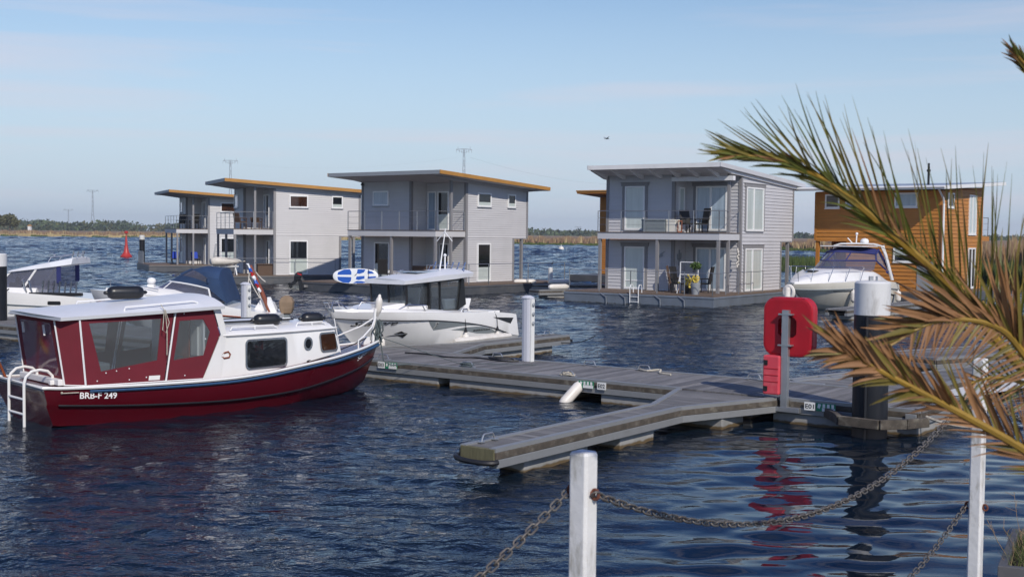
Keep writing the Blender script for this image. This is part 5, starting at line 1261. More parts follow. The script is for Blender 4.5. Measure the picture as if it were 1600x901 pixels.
# interior seen through the tent windows
mb = MB(); mb.box(2.38, 2.42, -.93, .93, .62, 1.78); bh = mb.build('bulkhead', 'gelcoat', rbt); mb = MB(); mb.box(2.345, 2.378, -.50, .15, .62, 1.62); mb.build('door', 'varnish', bh, bevel=.01); mb = MB(); mb.box(2.34, 2.376, -.80, -.58, 1.0, 1.5); mb.build('notice', 'sign_white', bh)
mb = MB(); mb.box(.1, 2.36, -.9, .9, .55, .63); mb.build('cockpit_floor', 'terrace_wood', rbt)
mb = MB(); mb.box(.25, .75, -.85, .85, .64, .98); mb.build('bench', 'panel_grey', rbt, bevel=.03)
mb = MB(); mb.tube([(2.05 + .0, -.35 + .19 * math.cos(i * .4), 1.0 + .19 * math.sin(i * .4)) for i in range(16)], .016, 6, closed=True); mb.tube([(2.05, -.35, 1.0), (2.3, -.35, .95)], .02, 6); mb.build('steering_wheel', 'black_paint', rbt)
# stern boarding ladder
mb = MB()
for y in (-.42, .20): mb.tube([(-.50, y, -.18), (-.50, y, .70), (-.47, y, .80), (-.38, y, .88), (-.25, y, .90), (-.12, y, .87), (-.04, y, .79), (-.03, y, .66)], .024, 7)
for z in (-.14, .20, .44): mb.tube([(-.50, -.42, z), (-.50, .20, z)], .02, 6)
mb.build('boarding_ladder', 'white_paint', rbt, smooth=True)
mb = MB(); mb.box(-.1, .05, -.78, .78, .66, .76); mb.box(-.16, -.06, -.62, -.54, .66, .74); mb.build('stern_locker', 'white_paint', rbt, bevel=.012)
# bow: pulpit, post with fender, rope bundle
for sy in (-1, 1): mb = MB(); mb.tube([(6.05, sy * .42, .87), (6.05, sy * .42, 1.04), (6.2, sy * .37, 1.10), (6.55, sy * .18, 1.26), (6.75, sy * .03, 1.42)], .017, 7); mb.build('bow_rail', 'white_paint', rbt, smooth=True)
mb = MB(); mb.tube([(5.6, -.45, .84), (5.45, -.45, 1.5)], .012, 5); mb.build('flag_rod', 'white_paint', rbt)
mb = MB(); mb.tube([(6.72, 0, .94), (6.78, 0, 1.62)], .03, 8); mb.box(6.45, 6.6, -.06, .06, .9, 1.06); mb.build('bow_post', 'white_paint', rbt)
fender('pale upright fender tied on top of the red boat bow post', Matrix.Rotation(RB_Z, 4, 'Z') @ Vector((6.86, 0, 1.68)) + Vector(RB_O), (R(4), R(6), 0), .34, .075)
mb = MB(); rr = random.Random(6)
for j in range(16):
    x0 = 6.82 + rr.uniform(-.08, .10); y0 = rr.uniform(-.08, .08)
    mb.tube([(x0 + rr.uniform(-.05, .05), y0 + rr.uniform(-.05, .05), 1.38 - k * .12 + rr.uniform(-.04, .04)) for k in range(5)], .016, 5)
mb.tube([(6.9, -.03, .9), (6.95, -.05, .55), (7.1, -.12, .46), (7.55, -.2, .46)], .014, 5); mb.tube([(6.85, 0, 1.05), (8.2, -.9, .5), (9.4, -2.0, .47)], .007, 4)
tag(mb.build('rope_bundle', 'grey_rope'), 'grey green mooring ropes bundled on the bow of the red boat', 'rope'); o = bpy.data.objects['rope_bundle']; o.location = RB_O; o.rotation_euler = (0, 0, RB_Z)
mb = MB(); mb.tube([(4.6, -.8, .76), (5.3, -.55, .84), (6.1, -.2, .95), (6.5, -.06, 1.04)], .012, 5); mb.build('deck_line', 'black_paint', rbt)
rbm = Matrix.Translation(RB_O) @ Matrix.Rotation(RB_Z, 4, 'Z')
for x, y, z, l, lab in ((1.42, .0, 2.08, .62, 'black fender lying on the wheelhouse roof of the red boat'), (3.97, -.42, 1.53, .50, 'black fender lying on the coach roof of the red boat, nearest the wheelhouse'), (5.03, -.32, 1.51, .44, 'black fender lying on the coach roof of the red boat, nearest the bow')):
    fender(lab, rbm @ Vector((x, y, z)), (0, R(90), RB_Z + R(-12)), l, .115, 'black_fender', 'black fenders on the red boat roofs')
# ensign on a varnished staff at the stern
fs = thing('ensign', 'drooping black, red and gold flag on a varnished staff behind the red boat', 'flag', rbm @ Vector((-.38, .93, .67)), RB_Z)
mb = MB(); mb.tube([(.12, 0, -.05), (-.30, .10, 1.05)], [.022, .016], 7); mb.build('staff', 'varnish', fs)
mb = MB(); N = 14
for j in range(3):
    mb.cur = j
    for i in range(N):
        def fp(u, v_):
            top = Vector((-.27, .10, 1.0)).lerp(Vector((-.02, .03, .35)), v_ * .55); w = .05 + .10 * u
            return top + Vector((-.30 * u * .4 - .02 * math.sin(u * 9 + v_ * 3), .36 * u + .05 * math.sin(u * 11 + v_ * 4), -.72 * u - .1 * v_ + .03 * math.sin(u * 8)))
        for k in range(3):
            v0 = (j + k / 3) / 3; v1 = (j + (k + 1) / 3) / 3; mb.add([fp(i / N, v0), fp((i + 1) / N, v0), fp((i + 1) / N, v1), fp(i / N, v1)], [(0, 1, 2, 3)])
fl_ = mb.build('cloth', ['flag_black', 'flag_red', 'flag_gold'], fs, smooth=2, fix=False); md = fl_.modifiers.new('thick', 'SOLIDIFY'); md.thickness = .004

# ---- white sport fishing boat behind the jetty (bow towards the left foreground)
WB_O = (-.71, 33.54, 0); WB_Z = R(90 - 216)
wb = thing('fishing_boat', 'white sport fishing boat with hardtop pilothouse and grey side stripes behind the jetty', 'boat', WB_O, WB_Z)
gun = [(.10, 1.10, 1.00), (.5, 1.14, 1.05), (1.3, 1.17, 1.11), (2.6, 1.19, 1.16), (3.8, 1.17, 1.21), (4.7, 1.02, 1.25), (5.4, .66, 1.27), (5.85, .30, 1.28), (6.1, .02, 1.29)]
lin = [(.0, 1.12, .42), (.5, 1.16, .50), (1.22, 1.185, .69), (2.2, 1.20, .86), (3.54, 1.18, 1.0), (4.54, 1.02, 1.04), (5.3, .62, 1.075), (5.75, .27, 1.10), (6.0, .015, 1.12)]
knu = [(.0, 1.08, .36), (.5, 1.11, .44), (1.22, 1.14, .58), (2.2, 1.15, .68), (3.4, 1.10, .75), (4.4, .88, .82), (5.1, .5, .88), (5.6, .2, .95), (5.85, .012, .98)]
chi = [(.0, 1.02, .12), (.5, 1.05, .12), (1.22, 1.06, .13), (2.2, 1.04, .17), (3.4, .92, .25), (4.3, .62, .38), (4.9, .32, .5), (5.3, .12, .6), (5.6, .01, .72)]
kee = [(.05, 0, -.25), (.5, 0, -.3), (1.22, 0, -.3), (2.2, 0, -.3), (3.4, 0, -.25), (4.2, 0, -.1), (4.7, 0, .1), (5.0, 0, .28), (5.35, 0, .5)]
hm, cs = hull_mesh([gun, lin, knu, chi, kee], 34); hm.build('hull', 'gelcoat', wb, smooth=True); on = onto(hm, 1, .006)
mb = MB()
for sy in (1, -1): mb.tube([Vector((p.x, sy * (p.y + .006), p.z)) for p in spline(lin, 40) if p.x > .3], .014, 6)
mb.build('side_line', 'black_paint', wb, smooth=True)
ln_ = lambda x: float(np.interp(x, [p[0] for p in lin], [p[2] for p in lin])) - .012
decal('side_panel', [(3.83, ln_(3.83)), (3.57, .76), (3.2, .785), (2.73, .815), (2.3, .82), (1.9, .80), (2.2, ln_(2.2)), (2.6, ln_(2.6)), (3.0, ln_(3.0)), (3.4, ln_(3.4))], 'panel_grey', wb, on)
decal('side_panel', [(2.96, .74), (2.4, .775), (1.95, .77), (1.7, .75), (1.3, .67), (1.06, .58), (1.2, .565), (1.42, .56), (1.89, .59), (2.39, .68)], 'panel_grey', wb, on)
decal('side_vent', [(1.25, .975), (.26, .915), (.42, .765)], 'black_paint', wb, on)
on3 = onto(hm, 1, .011)
text_on('hull_lettering', 'Seacore', 'ink', wb, (5.60, 0, .915), (-1, 0, .02), (0, 0, 1), .90, .125, shear=.35, bold=.012, fn=on3)
text_on('number_lettering', '7', 'sign_white', wb, (3.60, 0, .79), (-1, 0, 0), (.0, 0, 1), .13, .165, shear=.25, bold=.06, fn=on3); on4 = onto(hm, 1, .015); text_on('number_lettering', '7', 'ink', wb, (3.585, 0, .80), (-1, 0, 0), (0, 0, 1), .10, .145, shear=.25, bold=.02, fn=on4)
text_on('stripe_lettering', 'BARRACUDA', 'ink', wb, (2.07, 0, .645), (-1, 0, .0), (0, 0, 1), .70, .05, shear=.2, bold=.03, fn=on3)
for poly in ([(4.78, .63), (4.62, .655), (4.5, .66), (4.42, .63), (4.36, .60), (4.38, .65), (4.28, .715), (4.42, .685), (4.55, .685), (4.66, .67)], [(4.62, .71), (4.5, .745), (4.47, .775), (4.38, .73), (4.30, .72), (4.42, .705)]): decal('fish_emblem', poly, 'ink', wb, on3)
# deck, cockpit, pilothouse
g2 = spline(gun, 40)
mb = MB(); mb.loft([[(p.x, -p.y * .97, p.z + .002), (p.x, p.y * .97, p.z + .002), (p.x, p.y * .9, p.z + .03 + .03 * (p.x > 3)), (p.x, -p.y * .9, p.z + .03 + .03 * (p.x > 3))] for p in g2 if p.x > 2.0]); mb.build('foredeck', 'gelcoat', wb, smooth=True)
mb = MB(); mb.loft([[(x, -y, 1.22), (x, y, 1.22), (x - .05, y * .8, z), (x - .05, -y * .8, z)] for x, y, z in ((5.3, .35, 1.28), (4.9, .5, 1.36), (4.3, .62, 1.42), (3.8, .62, 1.42))]); mb.build('coaming', 'gelcoat', wb, smooth=True)
HY0, HY1 = -.62, .58
mb = MB()
for y in (HY0, HY1):
    mb.bar((3.98, y * .97, 1.36), (4.02, y, 1.92), .05, .04)
    mb.bar((3.18, y, 1.16), (3.22, y, 1.93), .16 if False else .05, .16, up=(0, 1, 0)); mb.bar((2.72, y, 1.16), (2.74, y, 1.94), .04, .06, up=(0, 1, 0)); mb.bar((2.0, y, 1.18), (1.86, y, 2.0), .05, .10, up=(0, 1, 0))
    mb.bar((4.0, y, 1.37), (3.2, y, 1.36), .03, .04); mb.bar((3.2, y, 1.17), (2.0, y, 1.18), .03, .05); mb.bar((4.02, y, 1.91), (1.9, y, 1.96), .04, .05)
mb.bar((3.98, -.02, 1.37), (4.02, -.02, 1.92), .04, .04); mb.bar((3.98, HY0, 1.37), (3.98, HY1, 1.37), .04, .04)
mb.build('window_frame', 'black_paint', wb)
mb = MB()
for y in (HY0, HY1): mb.poly([(3.98, y, 1.38), (4.02, y, 1.90), (3.2, y, 1.93), (3.2, y, 1.37)]); mb.poly([(3.15, y, 1.2), (3.17, y, 1.93), (2.74, y, 1.94), (2.72, y, 1.2)]); mb.poly([(2.7, y, 1.2), (2.72, y, 1.94), (1.9, y, 1.97), (2.0, y, 1.2)])
mb.poly([(3.98, HY0, 1.38), (4.02, HY0, 1.90), (4.02, HY1, 1.90), (3.98, HY1, 1.38)]); mb.build('pilothouse_glass', tint_glass, wb, fix=False)
mb = MB()
for y0, y1 in ((HY0 - .01, HY0 + .05), (HY1 - .05, HY1 + .01)): mb.loft([[(4.1, y, 1.14), (3.17, y, 1.15), (3.17, y, 1.34), (4.06, y, 1.35)] for y in (y0, y1)])
mb.build('pilothouse_side', 'gelcoat', wb, bevel=.01)
mb = MB(); mb.box(3.5, 3.96, HY0 + .05, .2, 1.15, 1.46); mb.build('dashboard', 'gelcoat', wb, bevel=.03)
mb = MB(); mb.box(2.75, 3.15, HY0 + .08, -.05, 1.0, 1.3); mb.prism([(2.75, HY0 + .08, 1.3), (2.83, HY0 + .08, 1.3), (2.75, HY0 + .08, 1.75), (2.69, HY0 + .08, 1.75)], (0, .48, 0)); mb.build('helm_seat', 'gelcoat', wb, bevel=.03)
mb = MB(); mb.loft([[(2.0, y, 1.15), (1.90, y, 1.96), (1.72, y, 1.98), (1.62, y, 1.3)] for y in (HY1 - .06, HY1 + .0)]); mb.loft([[(2.0, y, 1.15), (1.90, y, 1.96), (1.72, y, 1.98), (1.62, y, 1.3)] for y in (HY0, HY0 + .06)]); mb.build('rolled_canopy', 'black_paint', wb, bevel=.02)
mb = MB(); rings = []
for i in range(13):
    u = i / 12; x = 1.52 + u * 2.72; ze = 2.02 - .13 * u + .10 * max(0, .25 - u) ; w_ = .74 - .20 * max(0, u - .72) ** 1.4 * 2; th = .09 + .04 * math.sin(math.pi * min(1, u * 1.2))
    top = [(x - .06 * (v_ * v_) * (u > .9), v_ * w_, ze + th + .10 * (1 - abs(v_) ** 2.5) * (1 - .5 * u)) for v_ in [-1 + j / 6 for j in range(13)]]; rings.append(top + [(p[0], p[1] * .96, ze) for p in top[::-1]])
mb.loft(rings); ht = mb.build('hardtop', 'roof_white', wb, smooth=True)
mb = MB(); mb.box(2.3, 3.3, -.35, .3, 2.155, 2.185); mb.build('roof_hatch', 'blue_glass', ht, bevel=.01)
mb = MB(); mb.tube([(2.15, .1, 2.2), (1.95, .12, 3.28)], [.022, .012], 6); mb.tube([(1.98, -.14, 2.95), (1.98, .12, 3.2), (1.98, .38, 2.95)], .012, 5); mb.build('aerial', 'white_pvc', ht)
mb = MB(); mb.tube([(1.75, -.05, 2.2), (1.75, -.05, 2.55)], .022, 6); mb.ball((1.75, -.05, 2.58), .045, 8, 5); mb.build('navigation_light', 'white_pvc', ht)
for k in range(6): y = -.5 + k * .2; mb = MB(); mb.tube([(1.72, y, 2.14), (1.58, y, 2.40)], .02, 6); mb.build('rod_holder', 'steel', ht)
mb = MB(); mb.tube([(1.78, -.6, 2.16), (1.7, -.6, 2.3), (1.7, .6, 2.3), (1.78, .6, 2.16)], .014, 6); mb.build('roof_rail', 'steel', ht)
mb = MB(); mb.tube([(3.4, -.3, 2.1), (3.42, -.3, 2.17), (3.42, -.2, 2.17), (3.4, -.2, 2.1)], .012, 5); mb.tube([(3.0, -.5, 2.12), (3.02, -.5, 2.2), (3.02, -.4, 2.2), (3.0, -.4, 2.12)], .012, 5); mb.build('horn', 'steel', ht)
# lifted engine cover / folding bench at the stern
mb = MB(); mb.loft([[(1.3 , y, 1.1), (2.2, y, 1.14), (2.32, y, 1.46), (1.16, y, 1.44)] for y in (.28, .40)]); eb = mb.build('folding_bench', 'gelcoat', wb, bevel=.03)
mb = MB(); mb.tube([(2.25, .46, 1.14), (2.2, .48, 1.24), (1.4, .48, 1.22), (1.35, .46, 1.12)], .018, 6); mb.box(.78, 1.28, .35, 1.05, 1.05, 1.13); mb.build('stern_fittings', 'gelcoat', wb)
mb = MB(); mb.tube([(2.55, 1.12, 1.15), (2.5, 1.14, 1.24), (2.3, 1.14, 1.24), (2.25, 1.12, 1.15)], .016, 6); mb.build('grab_handle', 'steel', wb)
mb = MB(); mb.tube([(4.2, .8, 1.32), (4.25, .82, 1.4), (3.7, .95, 1.38), (3.65, .95, 1.28)], .014, 6); mb.build('side_rail', 'steel', wb)
mb = MB()
for pts in ([(5.0, .72, 1.3), (5.15, .66, 1.46), (5.5, .46, 1.5), (5.62, .42, 1.31)], [(5.0, -.72, 1.3), (5.15, -.66, 1.46), (5.5, -.46, 1.5), (5.62, -.42, 1.31)], [(5.75, .3, 1.3), (5.95, .22, 1.48), (6.2, .12, 1.5), (6.05, .1, 1.3)], [(5.75, -.3, 1.3), (5.95, -.22, 1.48), (6.2, -.12, 1.5), (6.05, -.1, 1.3)], [(4.7, .9, 1.3), (4.45, 1.0, 1.42), (4.0, 1.08, 1.40), (3.9, 1.1, 1.24)]): mb.tube(pts, .016, 6)
mb.build('bow_rail', 'steel', wb, smooth=True)
mb = MB(); mb.box(5.75, 6.1, -.06, .06, 1.30, 1.36); mb.bar((6.0, 0, 1.3), (6.25, 0, 1.18), .05, .05); mb.build('anchor', 'galvanised', wb)
wbm = Matrix.Translation(WB_O) @ Matrix.Rotation(WB_Z, 4, 'Z')
for x, zt, z, lab in ((4.85, 1.24, .56, 'white fender hanging low at the bow end of the white fishing boat'), (2.45, 1.2, .56, 'white fender hanging amidships between the white fishing boat and the finger jetty'), (1.12, 1.1, .52, 'white fender hanging nearest the stern of the white fishing boat')):
    y = on(Vector((x, 0, max(z, .5)))).y + .1; fender(lab, wbm @ Vector((x, y, z - .12)), (0, 0, 0), .34, .095, group='fenders along the white fishing boat')
    mb = MB(); mb.tube([(x, y, z + .13), (x, y + .005, z + .2), (x, y - .02, .95), (x, y - .1, zt + .02)], .009, 5); mb.lathe([(.05, z + .10), (.012, z + .22)], c=(x, y, 0), n=8); o = mb.build('fender_line', 'ink'); o.location = WB_O; o.rotation_euler = (0, 0, WB_Z); tag(o, lab.replace('white fender hanging', 'dark line of the fender'), 'rope', 'fender lines on the white fishing boat')
mb = MB(); rr = random.Random(4); mb.tube([(.7 + 2.4 * i / 10, 1.36 + .03 * rr.uniform(-1, 1), .47) for i in range(11)], [.06] + [.085] * 9 + [.05], 8); o = mb.build('jetty_fender', 'white_fender', smooth=True); o.location = WB_O; o.rotation_euler = (0, 0, WB_Z); tag(o, 'long white tube fender lying on the finger jetty against the white fishing boat', 'fender')
mb = MB(); mb.tube(bez((.02, 1.1, .85), (-.25, 1.6, .2), (-.5, 2.6, .1), (-.9, 3.0, .46), 14), .012, 5); o = mb.build('mooring_line', 'ink'); o.location = WB_O; o.rotation_euler = (0, 0, WB_Z); tag(o, 'dark line hanging from the stern of the white fishing boat behind the power pedestal', 'rope')

# ---- white motor cruiser with blue canopy
MC_O = (17.4, 58.4, 0); MC_Z = R(90 - 217)
mc = thing('motor_cruiser', 'white motor cruiser with blue canopy and radar arch in front of the orange houseboat', 'boat', MC_O, MC_Z)
gun = [(.1, 1.25, 1.0), (1.2, 1.38, 1.12), (3.2, 1.45, 1.24), (5.2, 1.42, 1.26), (6.8, 1.18, 1.24), (8.0, .78, 1.22), (9.0, .35, 1.2), (9.55, .03, 1.2)]
rub = [(.0, 1.24, .72), (1.2, 1.40, .80), (3.2, 1.46, .90), (5.2, 1.42, .93), (6.8, 1.14, .93), (8.0, .70, .93), (8.9, .28, .95), (9.35, .02, .98)]
kn = [(.0, 1.2, .5), (1.2, 1.34, .55), (3.2, 1.38, .62), (5.2, 1.30, .66), (6.8, .95, .70), (7.8, .55, .74), (8.5, .22, .78), (8.95, .015, .82)]
chi = [(.0, 1.1, .05), (1.2, 1.2, .05), (3.2, 1.22, .07), (5.2, 1.08, .12), (6.6, .68, .2), (7.4, .35, .3), (7.9, .14, .4), (8.3, .01, .5)]
kee = [(.0, 0, -.3), (1.2, 0, -.4), (3.2, 0, -.4), (5.2, 0, -.35), (6.3, 0, -.2), (6.9, 0, -.05), (7.3, 0, .1), (7.7, 0, .28)]
hm, cs = hull_mesh([gun, rub, kn, chi, kee], 32); hm.build('hull', 'cream_gelcoat', mc, smooth=True); on = onto(hm, 1, .008)
mb = MB()
for sy in (1, -1): mb.tube([Vector((p.x, sy * (p.y + .012), p.z)) for p in spline(rub, 36)], .028, 6)
mb.build('rubbing_strake', 'panel_grey', mc, smooth=True)
decal('hull_stripe', [(7.3, .86), (4.6, .82), (4.6, .79), (7.2, .83)], 'ink', mc, on); decal('hull_stripe', [(2.6, .72), (.8, .5), (.9, .44), (2.2, .6)], 'ink', mc, on)
text_on('name_lettering', 'Saphir', 'ink', mc, (3.2, 0, .72), (-1, 0, -.1), (0, 0, 1), .8, .14, shear=.3, fn=on)
mb = MB(); rings = []
for p in spline(gun, 26):
    if p.x < 1.6: continue
    h_ = 1.0 if p.x < 6.6 else max(0., 1 - ((p.x - 6.6) / 2.95) ** 1.2); zt = p.z + .05 + .46 * h_ * (min(1, (p.x - 1.4) / 1.5))
    half = [(p.x, p.y * .985, p.z), (p.x, p.y * .90, p.z + .05), (p.x, p.y * .80, p.z + (zt - p.z) * .72), (p.x, p.y * .6, zt), (p.x, 0, zt + .06 * h_)]
    rings.append(half + [(x, -y, z) for x, y, z in half[-2::-1]])
mb.loft(rings); mb.build('deck_moulding', 'gelcoat', mc, smooth=True)
mb = MB(); mb.box(7.2, 7.65, -.25, .22, 1.70, 1.735); mb.box(6.5, 6.9, -.62, -.25, 1.72, 1.77); mb.build('deck_hatch', 'black_paint', mc, bevel=.01)
cv = lambda f, n=17: [Vector(f(-1 + 2 * i / (n - 1))) for i in range(n)]
W0 = cv(lambda v: (6.75 - 3.4 * v * v, 1.22 * v, 1.74 - .05 * v * v)); W1 = cv(lambda v: (5.85 - 2.9 * v * v, 1.17 * v, 2.14 - .02 * v * v)); C1_ = cv(lambda v: (4.9 - 2.0 * v * v, 1.12 * v, 2.52 - .10 * v ** 4)); A0 = cv(lambda v: (2.6, 1.12 * v, 2.74 - .14 * v ** 4)); K0 = cv(lambda v: (.9, 1.2 * v, 1.42))
mb = MB(); mb.loft([W0, W1], close=False, caps=False); mb.build('windscreen', blue_tint, mc, fix=False)
mb = MB(); mb.loft([W1, C1_], close=False, caps=False)
for sgn in (0, -1):
    mb.poly([W1[sgn], C1_[sgn], A0[sgn] - Vector((0, 0, .06)), (1.9, 1.25 * (-1 if sgn == 0 else 1), 1.7)])
    mb.poly([A0[sgn] - Vector((.1, 0, .1)), (1.75, 1.24 * (-1 if sgn == 0 else 1), 1.6), K0[sgn]])
mb.build('canopy_window', canopy_clear, mc, fix=False)
mb = MB(); mb.loft([C1_, A0], close=False, caps=False)
mb.tube(W1, .035, 5); mb.tube(C1_, .05, 5)
for i in (4, 8, 12): mb.tube([W1[i], C1_[i]], .03, 5)
for sgn, i in ((-1, 0), (1, -1)): mb.tube([W1[i], C1_[i]], .05, 5); mb.tube([C1_[i], A0[i]], .06, 5); mb.tube([W1[i], (1.9, sgn * 1.25, 1.7)], .04, 5); mb.tube([A0[i], K0[i]], .07, 5); mb.tube([K0[i], (1.75, sgn * 1.24, 1.6)], .06, 5)
mb.build('canopy', 'royal_canvas', mc, smooth=True)
mb = MB(); ar = [Vector(p) for p in ((1.25, 1.36, 1.2), (1.6, 1.34, 1.7), (2.0, 1.28, 2.4), (2.12, 1.15, 2.72), (2.15, .8, 2.82), (2.15, 0, 2.84))]; ar += [Vector((p.x, -p.y, p.z)) for p in ar[-2::-1]]
mb.loft([[p + Vector((-.17, 0, -.0)), p + Vector((.17, 0, .02)), p + Vector((.17, 0, .09)), p + Vector((-.17, 0, .08))] if abs(p.y) < 1.2 else [p + Vector((-.14, .0, 0)), p + Vector((.14, .0, 0)), p + Vector((.14, -.07 * (1 if p.y > 0 else -1), 0)), p + Vector((-.14, -.07 * (1 if p.y > 0 else -1), 0))] for p in ar]); mb.box(2.2, 4.2, -1.0, 1.0, 2.745, 2.79); mb.build('radar_arch', 'gelcoat', mc, bevel=.02)
mb = MB(); mb.lathe([(.18, 2.92), (.20, 3.0), (.15, 3.1), (.03, 3.14)], c=(2.15, .3, 0), n=14); mb.tube([(2.15, -.1, 2.9), (2.1, -.1, 3.3)], .03, 6); mb.ball((2.1, -.1, 3.34), .07, 8, 5); mb.tube([(2.1, -.3, 2.9), (2.2, -.5, 3.15)], .025, 6); mb.build('radar', 'white_pvc', mc, smooth=True)
mb = MB()
for sy in (1, -1):
    top = [(4.9, sy * 1.36, 1.85), (6.6, sy * 1.18, 1.88), (8.0, sy * .78, 1.9), (9.1, sy * .32, 1.93), (9.6, sy * .06, 1.95)]
    mb.tube(top, .018, 6)
    for x, y, z, b_ in ((4.9, 1.36, 1.85, 5.3), (6.2, 1.24, 1.87, 6.55), (7.4, .98, 1.89, 7.65), (8.5, .57, 1.91, 8.6), (9.35, .2, 1.94, 9.2)): mb.tube([(x, sy * y, z), (b_, sy * (float(np.interp(b_, [g[0] for g in gun], [g[1] for g in gun])) - .06), 1.25)], .014, 5)
mb.build('guard_rail', 'steel', mc)
mb = MB(); mb.box(9.3, 9.75, -.1, .1, 1.2, 1.27); mb.tube([(9.6, 0, 1.2), (9.7, .0, .95)], .05, 6); mb.build('anchor_roller', 'steel', mc)
mb = MB(); mb.tube([(9.72 + .02, .2 * math.cos(a * .314 + .2), .86 + .26 * math.sin(a * .314 + .2)) for a in range(20)], .085, 8, closed=True); o = mb.build('bow_fender', 'white_fender', smooth=True); o.location = MC_O; o.rotation_euler = (0, 0, MC_Z); tag(o, 'white ring shaped fender hanging on the bow of the motor cruiser', 'fender')
mcm = Matrix.Translation(MC_O) @ Matrix.Rotation(MC_Z, 4, 'Z')
for x, z, lab in ((6.1, .62, 'white fender on the side of the motor cruiser, partly hidden by the pile'), (1.0, .45, 'white fender at the stern quarter of the motor cruiser')): fender(lab, mcm @ Vector((x, on(Vector((x, 0, .8))).y + .14, z)), (0, 0, 0), .5, .13, group='fenders on the motor cruiser')
mb = MB(); mb.tube(bez((.8, 1.3, 1.1), (.3, 1.5, .95), (-.3, 1.9, .6), (-.7, 2.2, .5), 12), .03, 6); mb.tube([(-.7, 2.2, .5), (-.9, 2.25, .5)], .07, 6); o = mb.build('shore_cable', 'ink'); o.location = MC_O; o.rotation_euler = (0, 0, MC_Z); tag(o, 'dark cable running from the stern of the motor cruiser to the jetty', 'cable')
t = thing('mooring_pole', 'short pale pole left of the motor cruiser bow, behind the red lifebuoy case', 'pole', survey(1230, 470, 47.5).xy.to_3d())
mb = MB(); mb.lathe([(.12, -1), (.12, 1.12), (.10, 1.2), (.02, 1.22)], n=14); mb.build('shaft', 'white_fender', t, smooth=True)

# ---- white angling boat, far left
AB_O = (-13.2, 40, 0); ab = thing('angling_boat', 'white angling boat with hardtop and a row of rod holders behind the red boat', 'boat', AB_O, R(180))
gun = [(-.1, 1.05, .90), (.8, 1.12, 1.0), (2.0, 1.15, 1.08), (3.4, 1.12, 1.16), (4.8, .85, 1.25), (5.8, .42, 1.32), (6.4, .02, 1.36)]
mid = [(-.1, 1.02, .58), (.8, 1.12, .66), (2.0, 1.15, .70), (3.4, 1.10, .76), (4.8, .8, .84), (5.7, .38, .92), (6.2, .015, .98)]
chi = [(-.1, .95, .0), (.8, 1.0, .0), (2.0, 1.0, .02), (3.4, .9, .06), (4.6, .5, .2), (5.3, .2, .35), (5.7, .01, .5)]
kee = [(-.1, 0, -.3), (.8, 0, -.35), (2.0, 0, -.35), (3.4, 0, -.3), (4.4, 0, -.1), (4.9, 0, .1), (5.3, 0, .3)]
hm, cs = hull_mesh([gun, mid, chi, kee], 28); hm.build('hull', 'gelcoat', ab, smooth=True); on = onto(hm, 1, .008)
mb = MB()
for sy in (1, -1): mb.tube([Vector((p.x, sy * (p.y + .008), p.z)) for p in spline(mid, 30)], .022, 6)
mb.build('rubbing_strake', 'panel_grey', ab, smooth=True)
decal('side_hatch', rrect(.42, .12, .04, cx=1.45, cz=.80), 'black_paint', ab, on)
mb = MB(); mb.loft([[(x, -y, z0), (x, y, z0), (x, y * .86, z1), (x, -y * .86, z1)] for x, y, z0, z1 in ((2.1, 1.05, 1.08, 1.26), (3.5, 1.0, 1.15, 1.28), (4.8, .7, 1.24, 1.34), (5.7, .3, 1.31, 1.36))]); mb.build('foredeck', 'gelcoat', ab, smooth=True)
mb = MB(); mb.loft([[(x, y, z) for y, z in ((-.92, z0), (.92, z0), (.80, z1 - .03), (.5, z1), (-.5, z1), (-.80, z1 - .03))] for x, z0, z1 in ((.98, 2.03, 2.26), (1.3, 1.98, 2.2), (2.2, 1.86, 2.02), (3.05, 1.76, 1.83))]); ht = mb.build('hardtop', 'roof_white', ab, smooth=True, bevel=.02)
mb = MB()
for y in (-.85, .85):
    mb.bar((3.45, y, 1.26), (2.95, y * .98, 1.78), .05, .05); mb.bar((2.55, y, 1.24), (2.12, y * .98, 1.88), .09, .06)
mb.build('pillar', 'gelcoat', ab)
mb = MB()
for y in (-.85, .85): mb.poly([(3.42, y, 1.27), (2.95, y * .98, 1.77), (2.15, y * .98, 1.86), (2.55, y, 1.26)]); mb.poly([(2.5, y, 1.26), (2.1, y * .98, 1.87), (1.45, y * .98, 1.95), (1.45, y, 1.2)])
mb.poly([(3.45, -.85, 1.27), (3.45, .85, 1.27), (2.95, .83, 1.77), (2.95, -.83, 1.77)]); mb.build('windscreen', blue_tint, ab, fix=False)
for y in (-.84, .84): mb = MB(); mb.box(1.34, 1.48, y - .03, y + .03, 1.42, 1.97); mb.build('rolled_curtain', 'royal_canvas', ab, bevel=.02)
mb = MB(); mb.box(2.75, 3.15, -.2, .5, 1.25, 1.42); mb.ball((2.9, .4, 1.5), .1, 10, 6); mb.build('dashboard', 'black_paint', ab)
for i in range(9): x = 2.2 - i * .18; mb = MB(); mb.tube([(x + .05 + (.12 if i < 2 else 0), 1.0, 1.05), (x + (.3 if i < 2 else 0), 1.02, 1.52 - .004 * i)], .027, 7); mb.build('rod_holder', 'steel', ab, smooth=True)
mb = MB(); mb.box(.6, 2.3, .9, 1.06, 1.02, 1.13); mb.build('rod_rack', 'black_paint', ab, bevel=.02)
mb = MB()
for x, y in ((1.05, .2), (1.0, -.2), (1.15, -.5), (1.1, .5)): mb.tube([(x, y, 2.24), (x - .05, y, 2.46)], .022, 6)
mb.tube([(1.9, .45, 2.1), (1.8, .45, 2.25), (1.0, .45, 2.38), (.95, .45, 2.2)], .014, 6); mb.tube([(1.9, -.45, 2.1), (1.8, -.45, 2.25), (1.0, -.45, 2.38), (.95, -.45, 2.2)], .014, 6); mb.ball((1.75, .3, 2.33), .04, 8, 5); mb.build('roof_rack', 'steel', ht)
